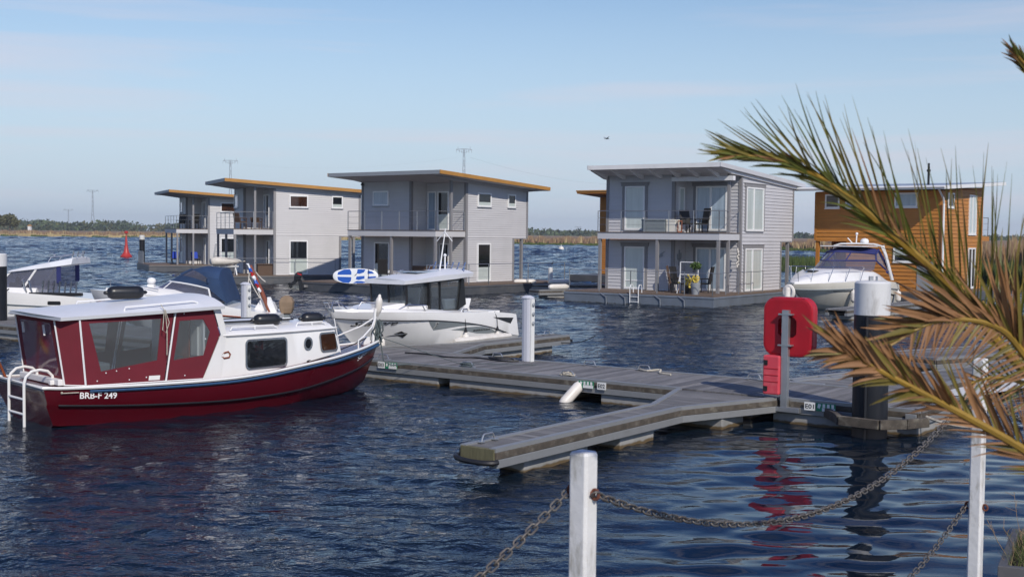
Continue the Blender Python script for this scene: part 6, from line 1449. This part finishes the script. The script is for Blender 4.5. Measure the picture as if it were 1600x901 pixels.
mb = MB(); mb.tube([(2.9, 1.13, 1.24), (3.1, 1.13, 1.05)], .02, 5); mb.build('cleat', 'ink', ab)

# ---- white cabin cruiser with navy canopy, left of centre
BB_O = (-7.2, 38, 0); bb = thing('day_cruiser', 'white day cruiser with a navy blue canopy behind the red boat', 'boat', BB_O, R(180))
gun = [(-.1, 1.0, .62), (.6, 1.08, .72), (1.4, 1.12, .86), (2.2, 1.12, 1.0), (3.4, 1.06, 1.16), (4.6, .78, 1.24), (5.5, .38, 1.28), (6.0, .02, 1.30)]
mid = [(-.1, .98, .45), (.6, 1.08, .52), (1.4, 1.13, .58), (2.2, 1.12, .64), (3.4, 1.04, .72), (4.6, .74, .82), (5.4, .34, .90), (5.85, .015, .95)]
chi = [(-.1, .9, .0), (.6, .95, .0), (1.4, .97, .0), (2.2, .95, .03), (3.4, .8, .1), (4.4, .45, .25), (5.0, .2, .38), (5.35, .01, .5)]
kee = [(-.1, 0, -.3), (.6, 0, -.3), (1.4, 0, -.3), (2.2, 0, -.3), (3.2, 0, -.2), (4.0, 0, 0), (4.5, 0, .15), (4.9, 0, .3)]
hm, cs = hull_mesh([gun, mid, chi, kee], 28); hm.build('hull', 'gelcoat', bb, smooth=True); on = onto(hm, 1, .008)
mb = MB()
for sy in (1, -1): mb.tube([Vector((p.x, sy * (p.y + .01), p.z)) for p in spline(mid, 30)], .024, 6)
mb.build('rubbing_strake', 'varnish', bb, smooth=True)
mb = MB(); mb.loft([[(x, -y, z0), (x, y, z0), (x, y * .8, z1), (x, -y * .8, z1)] for x, y, z0, z1 in ((1.8, 1.05, .93, 1.0), (3.2, 1.0, 1.14, 1.34), (4.4, .78, 1.23, 1.42), (5.4, .36, 1.28, 1.36))]); mb.build('foredeck', 'gelcoat', bb, smooth=True)
B0 = cv(lambda v: (3.95 - 2.0 * v * v, 1.02 * v, 1.34 - .36 * v * v)); B1 = cv(lambda v: (3.5 - 1.45 * abs(v) ** 2.2, .98 * v, 1.58 - .18 * v ** 4)); B2 = cv(lambda v: (2.35 - .25 * v * v, .95 * v, 2.06 - .30 * v ** 4)); B3 = cv(lambda v: (1.75, .97 * v, 2.0 - .30 * v ** 4)); B4 = cv(lambda v: (1.48, 1.02 * v, 1.0 - .05 * v * v))
mb = MB(); mb.loft([B0, B1], close=False, caps=False); mb.build('windscreen', blue_tint, bb, fix=False)
mb = MB(); mb.tube(B1, .028, 6); mb.tube([B1[-1], (2.0, 1.0, 1.2), (1.95, 1.02, .98)], .03, 6); mb.tube([B1[0], (2.0, -1.0, 1.2), (1.95, -1.02, .98)], .03, 6); mb.tube([B0[11], B1[11]], .02, 5); mb.tube([B0[5], B1[5]], .02, 5); mb.build('windscreen_frame', 'white_pvc', bb, smooth=True)
mb = MB(); mid_ = [B1[i].lerp(B2[i], .30) + Vector((0, 0, .06)) for i in range(17)]; mid2 = [B1[i].lerp(B2[i], .62) + Vector((0, 0, .08)) for i in range(17)]
mb.loft([B1, mid_], close=False, caps=False); mb.loft([mid2, B2, B3, B4], close=False, caps=False)
for i in (0, 5, 8, 11, 16): mb.tube([mid_[i], mid2[i]], .045, 5)
mb.poly([B1[-1], mid_[-1], mid2[-1], B2[-1], B3[-1], B4[-1]]); mb.poly([B1[0], mid_[0], mid2[0], B2[0], B3[0], B4[0]]); mb.build('canopy', 'navy_canvas', bb, smooth=True, fix=False)
mb = MB(); mb.loft([mid_, mid2], close=False, caps=False); mb.build('canopy_window', blue_tint, bb, fix=False)
text_on('name_lettering', 'fabi', 'panel_grey', bb, (2.1, 0, .90), (-1, 0, -.3), (0, 0, 1), .34, .11, shear=.3, fn=on)
mb = MB(); mb.ball((4.05, .1, 1.58), .13, 12, 8, (1.1, 1, .85)); mb.box(3.95, 4.15, 0, .2, 1.36, 1.48); mb.build('searchlight', 'white_pvc', bb, smooth=True)
mb = MB(); mb.tube([(3.6, .9, 1.35), (5.2, .5, 1.62), (5.9, .05, 1.66)], .014, 5); mb.tube([(5.2, .5, 1.62), (5.2, .48, 1.3)], .012, 5); mb.tube([(4.3, .75, 1.48), (4.3, .74, 1.3)], .012, 5); mb.build('bow_rail', 'steel', bb)
mb = MB(); mb.prism([(.9, -.3, .62), (.1, -.3, .55), (.28, -.3, .95), (.62, -.3, 1.05)], (0, .55, 0)); mb.build('stern_fitting', 'gelcoat', bb, bevel=.02)
bbm = Matrix.Translation(BB_O) @ Matrix.Rotation(R(180), 4, 'Z')
mt_ = thing('lowered_mast', 'varnished wooden mast leaning back with ropes, behind the red boat coach roof', 'mast', bbm @ Vector((.30, .35, .75)), R(180))
mb = MB(); mb.tube([(0, 0, -.1), (.28, .0, .60), (.60, .02, 1.36)], [.075, .065, .045], 8); mb.build('spar', 'varnish', mt_, smooth=True)
mb = MB(); mb.prism([(-.22, -.06, -.1), (.08, -.06, -.1), (.08, -.06, .38), (-.02, -.06, .38)], (0, .12, 0)); mb.build('foot_bracket', 'white_pvc', mt_, bevel=.015)
mb = MB()
for p, q in (((.62, .03, 1.34), (.70, .1, .3)), ((.60, .03, 1.32), (.25, .08, .3)), ((.66, .05, 1.0), (.30, .06, .35)), ((.45, -.05, 1.15), (.15, -.05, .85))): mb.tube(sag(p, q, .03, 6), .016, 5)
mb.build('rigging', 'bag_white', mt_)
mb = MB(); rr = random.Random(14)
rg = []
for i in range(15):
    u = .40 + i * .045; r_ = .055 * (1 + .35 * math.sin(i * 1.9)) * (1 - .5 * abs(i - 6) / 9); c = Vector((.61 * u + .05, .07, 1.36 * u))
    rg.append([c + Vector((r_ * math.cos(j * .785) * 1.1, r_ * math.sin(j * .785), .02 * math.sin(j * 2 + i))) for j in range(8)])
for i in range(14): mb.cur = (i // 2) % 3; mb.loft([rg[i], rg[i + 1]], True, False)
mb.build('furled_flag', ['board_white', 'flag_red', 'board_blue'], mt_, smooth=2)
oc = thing('covered_outboard', 'outboard motor under a tan cover at the stern of the day cruiser', 'outboard motor', bbm @ Vector((-.18, .1, .55)), R(180))
mb = MB(); mb.loft([[(x * s_, y * s_, z) for x, y in ((-.2, -.17), (.2, -.17), (.22, .17), (-.2, .17))] for s_, z in ((.75, .05), (1.0, .22), (1.05, .42), (.8, .56), (.3, .62))]); mb.build('cover', 'tan_cover', oc, bevel=.04)
mb = MB(); mb.bar((0, 0, .1), (.02, 0, -.7), .14, .2); mb.build('leg', 'panel_grey', oc)

# ---- buoys and birds
sp = thing('spar_buoy', 'red pointed channel buoy on the open water left of the houseboats', 'buoy', (-43.9, 138.3, 0), 0)
mb = MB(); mb.lathe([(.62, -.3), (.66, .25), (.5, .38), (.30, .7), (.16, 1.5), (.10, 2.4), (.02, 2.62)], n=16); mb.build('body', 'buoy_red', sp, smooth=True)
mb = MB(); mb.lathe([(.04, 2.55), (.05, 2.75), (.22, 2.8), (.22, 3.05), (.02, 3.08)], n=10); mb.build('topmark', 'buoy_red', sp)
mb = MB(); mb.ball((0, 0, .3), .55, 14, 9); mb.lathe([(.04, .8), (.04, 1.2), (.02, 1.22)], n=6); o = mb.build('mooring_buoy', 'white_fender', smooth=True); o.location = (9.9, 247, 0); tag(o, 'small white round buoy far out between the grey houseboats', 'buoy')
def bird(label, loc, rz, s=1.):
    t = thing('cormorant', label, 'bird', loc, rz)
    mb = MB(); mb.tube([(-.42 * s, 0, .02), (-.25 * s, 0, .08 * s), (0, 0, .13 * s), (.2 * s, 0, .2 * s), (.3 * s, 0, .38 * s), (.33 * s, 0, .52 * s), (.42 * s, 0, .55 * s), (.54 * s, 0, .54 * s)], [.02 * s, .1 * s, .15 * s, .11 * s, .05 * s, .04 * s, .05 * s, .01 * s], 10); mb.build('body', 'black_paint', t, smooth=True)
bird('dark cormorant swimming in the gap between the two grey houseboats', (4.0, 126.0, -.02), R(-20), .75)
fb_ = thing('gull', 'tiny gull flying high in the sky above the gap between houseboats', 'bird', survey(948, 217, 120), R(30))
mb = MB(); mb.tube([(-.3, 0, 0), (0, 0, .03), (.3, 0, 0)], [.02, .08, .02], 8); mb.poly([(-.1, 0, .03), (.12, 0, .03), (.02, .45, .2), (-.1, .5, .18)]); mb.poly([(-.1, 0, .03), (.12, 0, .03), (.02, -.45, .2), (-.1, -.5, .18)]); mb.build('body', 'panel_grey', fb_, fix=False)

# ------------------------------------------------------------------ quay posts and chains
P1 = survey(912, 705, 5.4); P2 = survey(1532, 560, 9.0); dP = P2 - P1; P0 = P1 - dP; P3 = P2 + dP
def fence_post(label, p, ztop, worn=False):
    t = thing('chain_post', label, 'post', (p.x, p.y, .42), R(-38), 'white chain posts on the quay')
    h = ztop - .42; w_ = .0495 if not worn else .0475
    mb = MB(); k = w_ - .012
    mb.loft([[(-k, -w_, 0), (k, -w_, 0), (w_, -k, 0), (w_, k, 0), (k, w_, 0), (-k, w_, 0), (-w_, k, 0), (-w_, -k, 0)]] + [[(x * s_, y * s_, z) for x, y in ((-k, -w_), (k, -w_), (w_, -k), (w_, k), (k, w_), (-k, w_), (-w_, k), (-w_, -k))] for s_, z in ((1, h - .012), (.9, h), (.3, h + .006))])
    mb.build('shaft', 'post_white', t, bevel=.003)
    for z in (2.0 - .42, 1.16 - .42):
        for sx in (-1, 1):
            mb = MB(); mb.tube([(sx * (w_ + .02), -.012 * 0 + .02 * math.cos(a * .524), z + .02 * math.sin(a * .524)) for a in range(12)], .008, 7, closed=True) if False else mb.tube([(sx * (w_ + .016 + .018 * math.cos(a * .524)), .0, z + .022 * math.sin(a * .524)) for a in range(12)], .0075, 7, closed=True)
            mb.lathe([(.020, sx * (w_ - .001)), (.018, sx * (w_ + .006))], c=(0, 0, z), axis='x', n=10); mb.build('eye_bolt', 'rust', t, smooth=True)
    return t
fence_post('white wooden post in the foreground, left one, with a rusty eye bolt', P1, P1.z)
fence_post('white wooden post on the right behind the palm frond, with peeling top', P2, P2.z, True)
def chain(label, a, b, drop, i0=0., i1=1.):
    pts = []; n = 400
    for i in range(n + 1):
        u = i0 + (i1 - i0) * i / n; pts.append(a.lerp(b, u) - Vector((0, 0, 4 * drop * u * (1 - u))))
    mb = MB(); acc = 0.; pitch = .047; k = 0; rr = random.Random(3)
    for p, q in zip(pts, pts[1:]):
        d = (q - p); L_ = d.length; d = d / L_
        while acc <= L_:
            c = p + d * acc; sd_ = d.cross(Vector((0, 0, 1))).normalized(); upd = sd_.cross(d); an = R(45 + (90 if k % 2 else 0) + rr.uniform(-12, 12)); w_ = sd_ * math.cos(an) + upd * math.sin(an)
            pl = []
            for j in range(10):
                th = 2 * math.pi * j / 10; cx_ = math.cos(th); sx_ = math.sin(th); pl.append(c + d * (.017 * (1 if cx_ > .2 else -1 if cx_ < -.2 else 0) + .016 * cx_) + w_ * (.0170 * sx_))
            mb.tube(pl, .0052, 6, closed=True); acc += pitch; k += 1
        acc -= L_
    o = mb.build('chain', 'chain_steel', None, smooth=2, fix=False)
    return tag(o, label, 'chain', 'chains between the white posts')
ux = Vector((math.cos(R(-38)), math.sin(R(-38)), 0)) * .075
def ring_at(p, z, sx): return Vector((p.x, p.y, z)) + ux * sx
chain('rusty chain sagging from the foreground white post down to the lower left', ring_at(P0, 2.0, 1), ring_at(P1, 2.0, -1), .60, .3, 1)
chain('long steel chain sagging across the water between the two white posts', ring_at(P1, 2.0, 1), ring_at(P2, 2.0, -1), .46)
chain('lower dark chain hanging from the middle of the right white post towards the bottom edge', ring_at(P1, 1.16, 1), ring_at(P2, 1.16, -1), .46, .3, 1)
chain('short piece of chain running right from the top of the right white post', ring_at(P2, 2.0, 1), ring_at(P3, 2.0, -1), .5, 0, .6)

# planter on the quay edge
pl_ = thing('planter', 'dark grey planter with grass and dry stalks at the bottom right corner', 'planter', (3.70, 8.86, .42), R(-2))
mb = MB()
def pbox(o1, o2, z0, z1): mb.add([(*p, z0) for p in o1] + [(*p, z0) for p in o2] + [(*p, z1) for p in o1] + [(*p, z1) for p in o2], [(i, (i + 1) % 4, 8 + (i + 1) % 4, 8 + i) for i in range(4)] + [(4 + i, 12 + i, 12 + (i + 1) % 4, 4 + (i + 1) % 4) for i in range(4)] + [(8 + i, 8 + (i + 1) % 4, 12 + (i + 1) % 4, 12 + i) for i in range(4)])
pbox([(-.10, 0), (1.6, -.55), (2.1, .7), (.45, 1.2)], [(-.02, .03), (1.57, -.48), (2.02, .67), (.48, 1.13)], 0, .33); mb.build('box', 'planter_grey', pl_, bevel=.006)
mb = MB(); mb.prism([(-.02, .03, 0), (1.57, -.48, 0), (2.02, .67, 0), (.48, 1.13, 0)], (0, 0, .27)); mb.build('soil', 'soil', pl_)
mb = MB(); rr = random.Random(10)
for i in range(2600):
    u, v_ = rr.random(), rr.random(); p = Vector((-.02, .03, .26)).lerp(Vector((1.57, -.48, .26)), u).lerp(Vector((.48, 1.13, .26)).lerp(Vector((2.02, .67, .26)), u), v_)
    h = rr.uniform(.05, .2); a = rr.uniform(0, 6.28); w_ = .004; lx, ly = rr.gauss(0, .06), rr.gauss(0, .06); mb.cur = 0 if rr.random() < .75 else 1
    mb.add([p + Vector((math.cos(a) * w_, math.sin(a) * w_, 0)), p - Vector((math.cos(a) * w_, math.sin(a) * w_, 0)), p + Vector((lx, ly, h))], [(0, 1, 2)])
for i in range(60):
    u, v_ = rr.random(), rr.random(); p = Vector((-.02, .03, .26)).lerp(Vector((1.57, -.48, .26)), u).lerp(Vector((.48, 1.13, .26)).lerp(Vector((2.02, .67, .26)), u), v_); mb.cur = 1
    q = p + Vector((rr.gauss(0, .08), rr.gauss(0, .08), rr.uniform(.2, .42))); mb.tube([p, p.lerp(q, .5) + Vector((rr.gauss(0, .02), 0, 0)), q], .0025, 4)
    for _ in range(4): c = p.lerp(q, rr.uniform(.5, 1)); mb.tube([c, c + Vector((rr.gauss(0, .05), rr.gauss(0, .04), rr.uniform(.02, .07)))], .0018, 3)
g = mb.build('grass', ['grass_mix', 'reed_tan'], pl_, fix=False); g['kind'] = 'stuff'

# ------------------------------------------------------------------ palm
PB = survey(1700, 600, 4.4)
palm = thing('palm_tree', 'palm with green and dried brown fronds reaching in from the right edge', 'palm tree', (PB.x, PB.y, .42), 0)
inv = Matrix.Translation((-PB.x, -PB.y, -.42))
mb = MB(); tz = PB.z - .42; pr = [(.19, 0), (.17, .1)]
for i in range(16): z = .1 + (tz - .15) * i / 16; pr += [(.135, z), (.17, z + .05)]
mb.lathe(pr + [(.12, tz), (.02, tz + .15)], n=14); mb.build('trunk', 'trunk_bark', palm)
def frond(pts, spec, mats, weights, seed, r0=.016, base=None):
    """pts: rachis (px, py, dist) base to tip; spec: rows of (u0, u1, count, angle at base, angle at tip, length base, length tip, side, droop, width)"""
    rr = random.Random(seed)
    P = [inv @ survey(*p) for p in pts]; C_ = spline(P, 60)
    if base: C_ = spline([Vector(base), C_[0]], 8)[:-1] + C_
    mb = MB(); n = len(C_); mb.tube(C_, [r0 * (1 - .85 * i / n) + .0015 for i in range(n)], 7); fr = mb.build('frond', 'rachis_mat', palm, smooth=True)
    C_ = C_[-60:]; mb = MB()
    for (u0, u1, cnt, a0, a1, l0, l1, side, droop, wd) in spec:
        for k in range(cnt):
            u = u0 + (u1 - u0) * (k + rr.uniform(-.3, .3)) / cnt; u = min(.995, max(0, u)); i = min(58, int(u * 59)); p = C_[i].lerp(C_[i + 1], u * 59 - i)
            T_ = (C_[i + 1] - C_[i]).normalized(); vd = Vector((0, 1, 0)); N_ = T_.cross(vd).normalized()
            if N_.z < 0: N_ = -N_
            f = max(0., (u - u0) / (u1 - u0)); an = R(a0 + (a1 - a0) * f + rr.gauss(0, 2.6)); L_ = (l0 + (l1 - l0) * f ** 1.5) * rr.uniform(.85, 1.08)
            D = T_ * math.cos(an) + N_ * side * math.sin(an) + vd * rr.gauss(0, .12); D.normalize()
            mb.cur = rr.choices(range(len(mats)), weights)[0]
            S_ = D.cross(vd + Vector((rr.gauss(0, .5), 0, rr.gauss(0, .5)))).normalized(); Q = D.cross(S_); w_ = wd * rr.uniform(.75, 1.2); seg = 6; left, midl, right = [], [], []; bend = rr.gauss(0, .06)
            for j in range(seg + 1):
                s_ = j / seg; c = p + D * L_ * s_ + Vector((0, 0, -droop * L_ * s_ * s_)) + S_ * bend * L_ * s_ * s_; ww = w_ * (min(1, .5 + s_ * 3) if s_ < .2 else 1) * (1 - s_ ** 2.2) + .0004
                left.append(c + S_ * ww + Q * ww * .55); midl.append(c); right.append(c - S_ * ww + Q * ww * .55)
            o = len(mb.v); mb.add(left + midl + right, [(j, j + 1, seg + 1 + j + 1, seg + 1 + j) for j in range(seg)] + [(seg + 1 + j, seg + 2 + j, 2 * seg + 3 + j, 2 * seg + 2 + j) for j in range(seg)])
    mb.build('leaflets', mats, fr, smooth=2, fix=False)
    return fr
crown_c = (0, 0, PB.z - .42)
frond([(1655, 640, 4.45), (1560, 535, 4.4), (1500, 462, 4.35), (1400, 372, 4.2), (1320, 305, 4.1), (1250, 262, 4.0), (1180, 245, 3.95), (1125, 243, 3.9)],
      [(.02, .98, 88, 48, 6, .60, .10, 1, -.03, .0036), (.12, .97, 70, 11, 6, .32, .08, -1, .05, .0058), (.1, .95, 56, 7, 4, .30, .09, 1, .02, .0065)], ['frond_green', 'frond_olive', 'frond_dry'], [.52, .40, .08], 1, .020, crown_c)
frond([(1655, 745, 3.8), (1600, 702, 3.75), (1500, 645, 3.7), (1400, 592, 3.62), (1345, 562, 3.6), (1310, 545, 3.58)],
      [(.0, .6, 46, 40, 26, .26, .2, 1, .0, .006), (.4, 1, 34, 24, 14, .20, .16, 1, .0, .011), (.45, 1, 22, 24, 16, .15, .13, -1, .22, .010), (.0, .5, 26, 24, 12, .2, .16, -1, .10, .005)], ['frond_dry', 'frond_olive'], [.88, .12], 2, .017, crown_c)
frond([(1650, 615, 4.1), (1605, 560, 4.1), (1565, 515, 4.05), (1510, 499, 4.0), (1450, 506, 3.95), (1390, 540, 3.9)],
      [(.05, .95, 48, 30, 16, .38, .17, 1, .02, .0095), (.1, .9, 40, 70, 50, .19, .1, -1, .15, .0045), (.2, .95, 22, 10, 8, .2, .12, 1, 0, .0075)], ['frond_dry', 'frond_olive', 'frond_green'], [.78, .2, .02], 3, .015, crown_c)
frond([(1740, 430, 4.1), (1690, 280, 4.05), (1634, 150, 4.0), (1585, 80, 3.95)], [(.45, 1, 26, 14, 8, .16, .07, 1, 0, .005), (.45, 1, 24, 12, 8, .16, .07, -1, .04, .005)], ['frond_green', 'frond_olive', 'frond_dry'], [.5, .3, .2], 4, .018, crown_c)
frond([(1670, 640, 4.9), (1622, 590, 4.9), (1575, 520, 4.95), (1535, 470, 5.0)], [(.0, .9, 26, 62, 40, .46, .40, 1, 0, .0042), (.0, .9, 8, 20, 14, .2, .2, -1, .05, .006)], ['frond_green', 'frond_olive', 'frond_dry'], [.5, .35, .15], 5, .016, crown_c)
frond([(1670, 640, 4.2), (1640, 610, 4.2), (1560, 590, 4.15), (1510, 600, 4.1)], [(.1, .95, 24, 50, 30, .2, .12, -1, .1, .004), (.1, .95, 18, 40, 30, .14, .1, 1, .0, .004)], ['frond_green', 'frond_dry'], [.6, .4], 6, .012, crown_c)
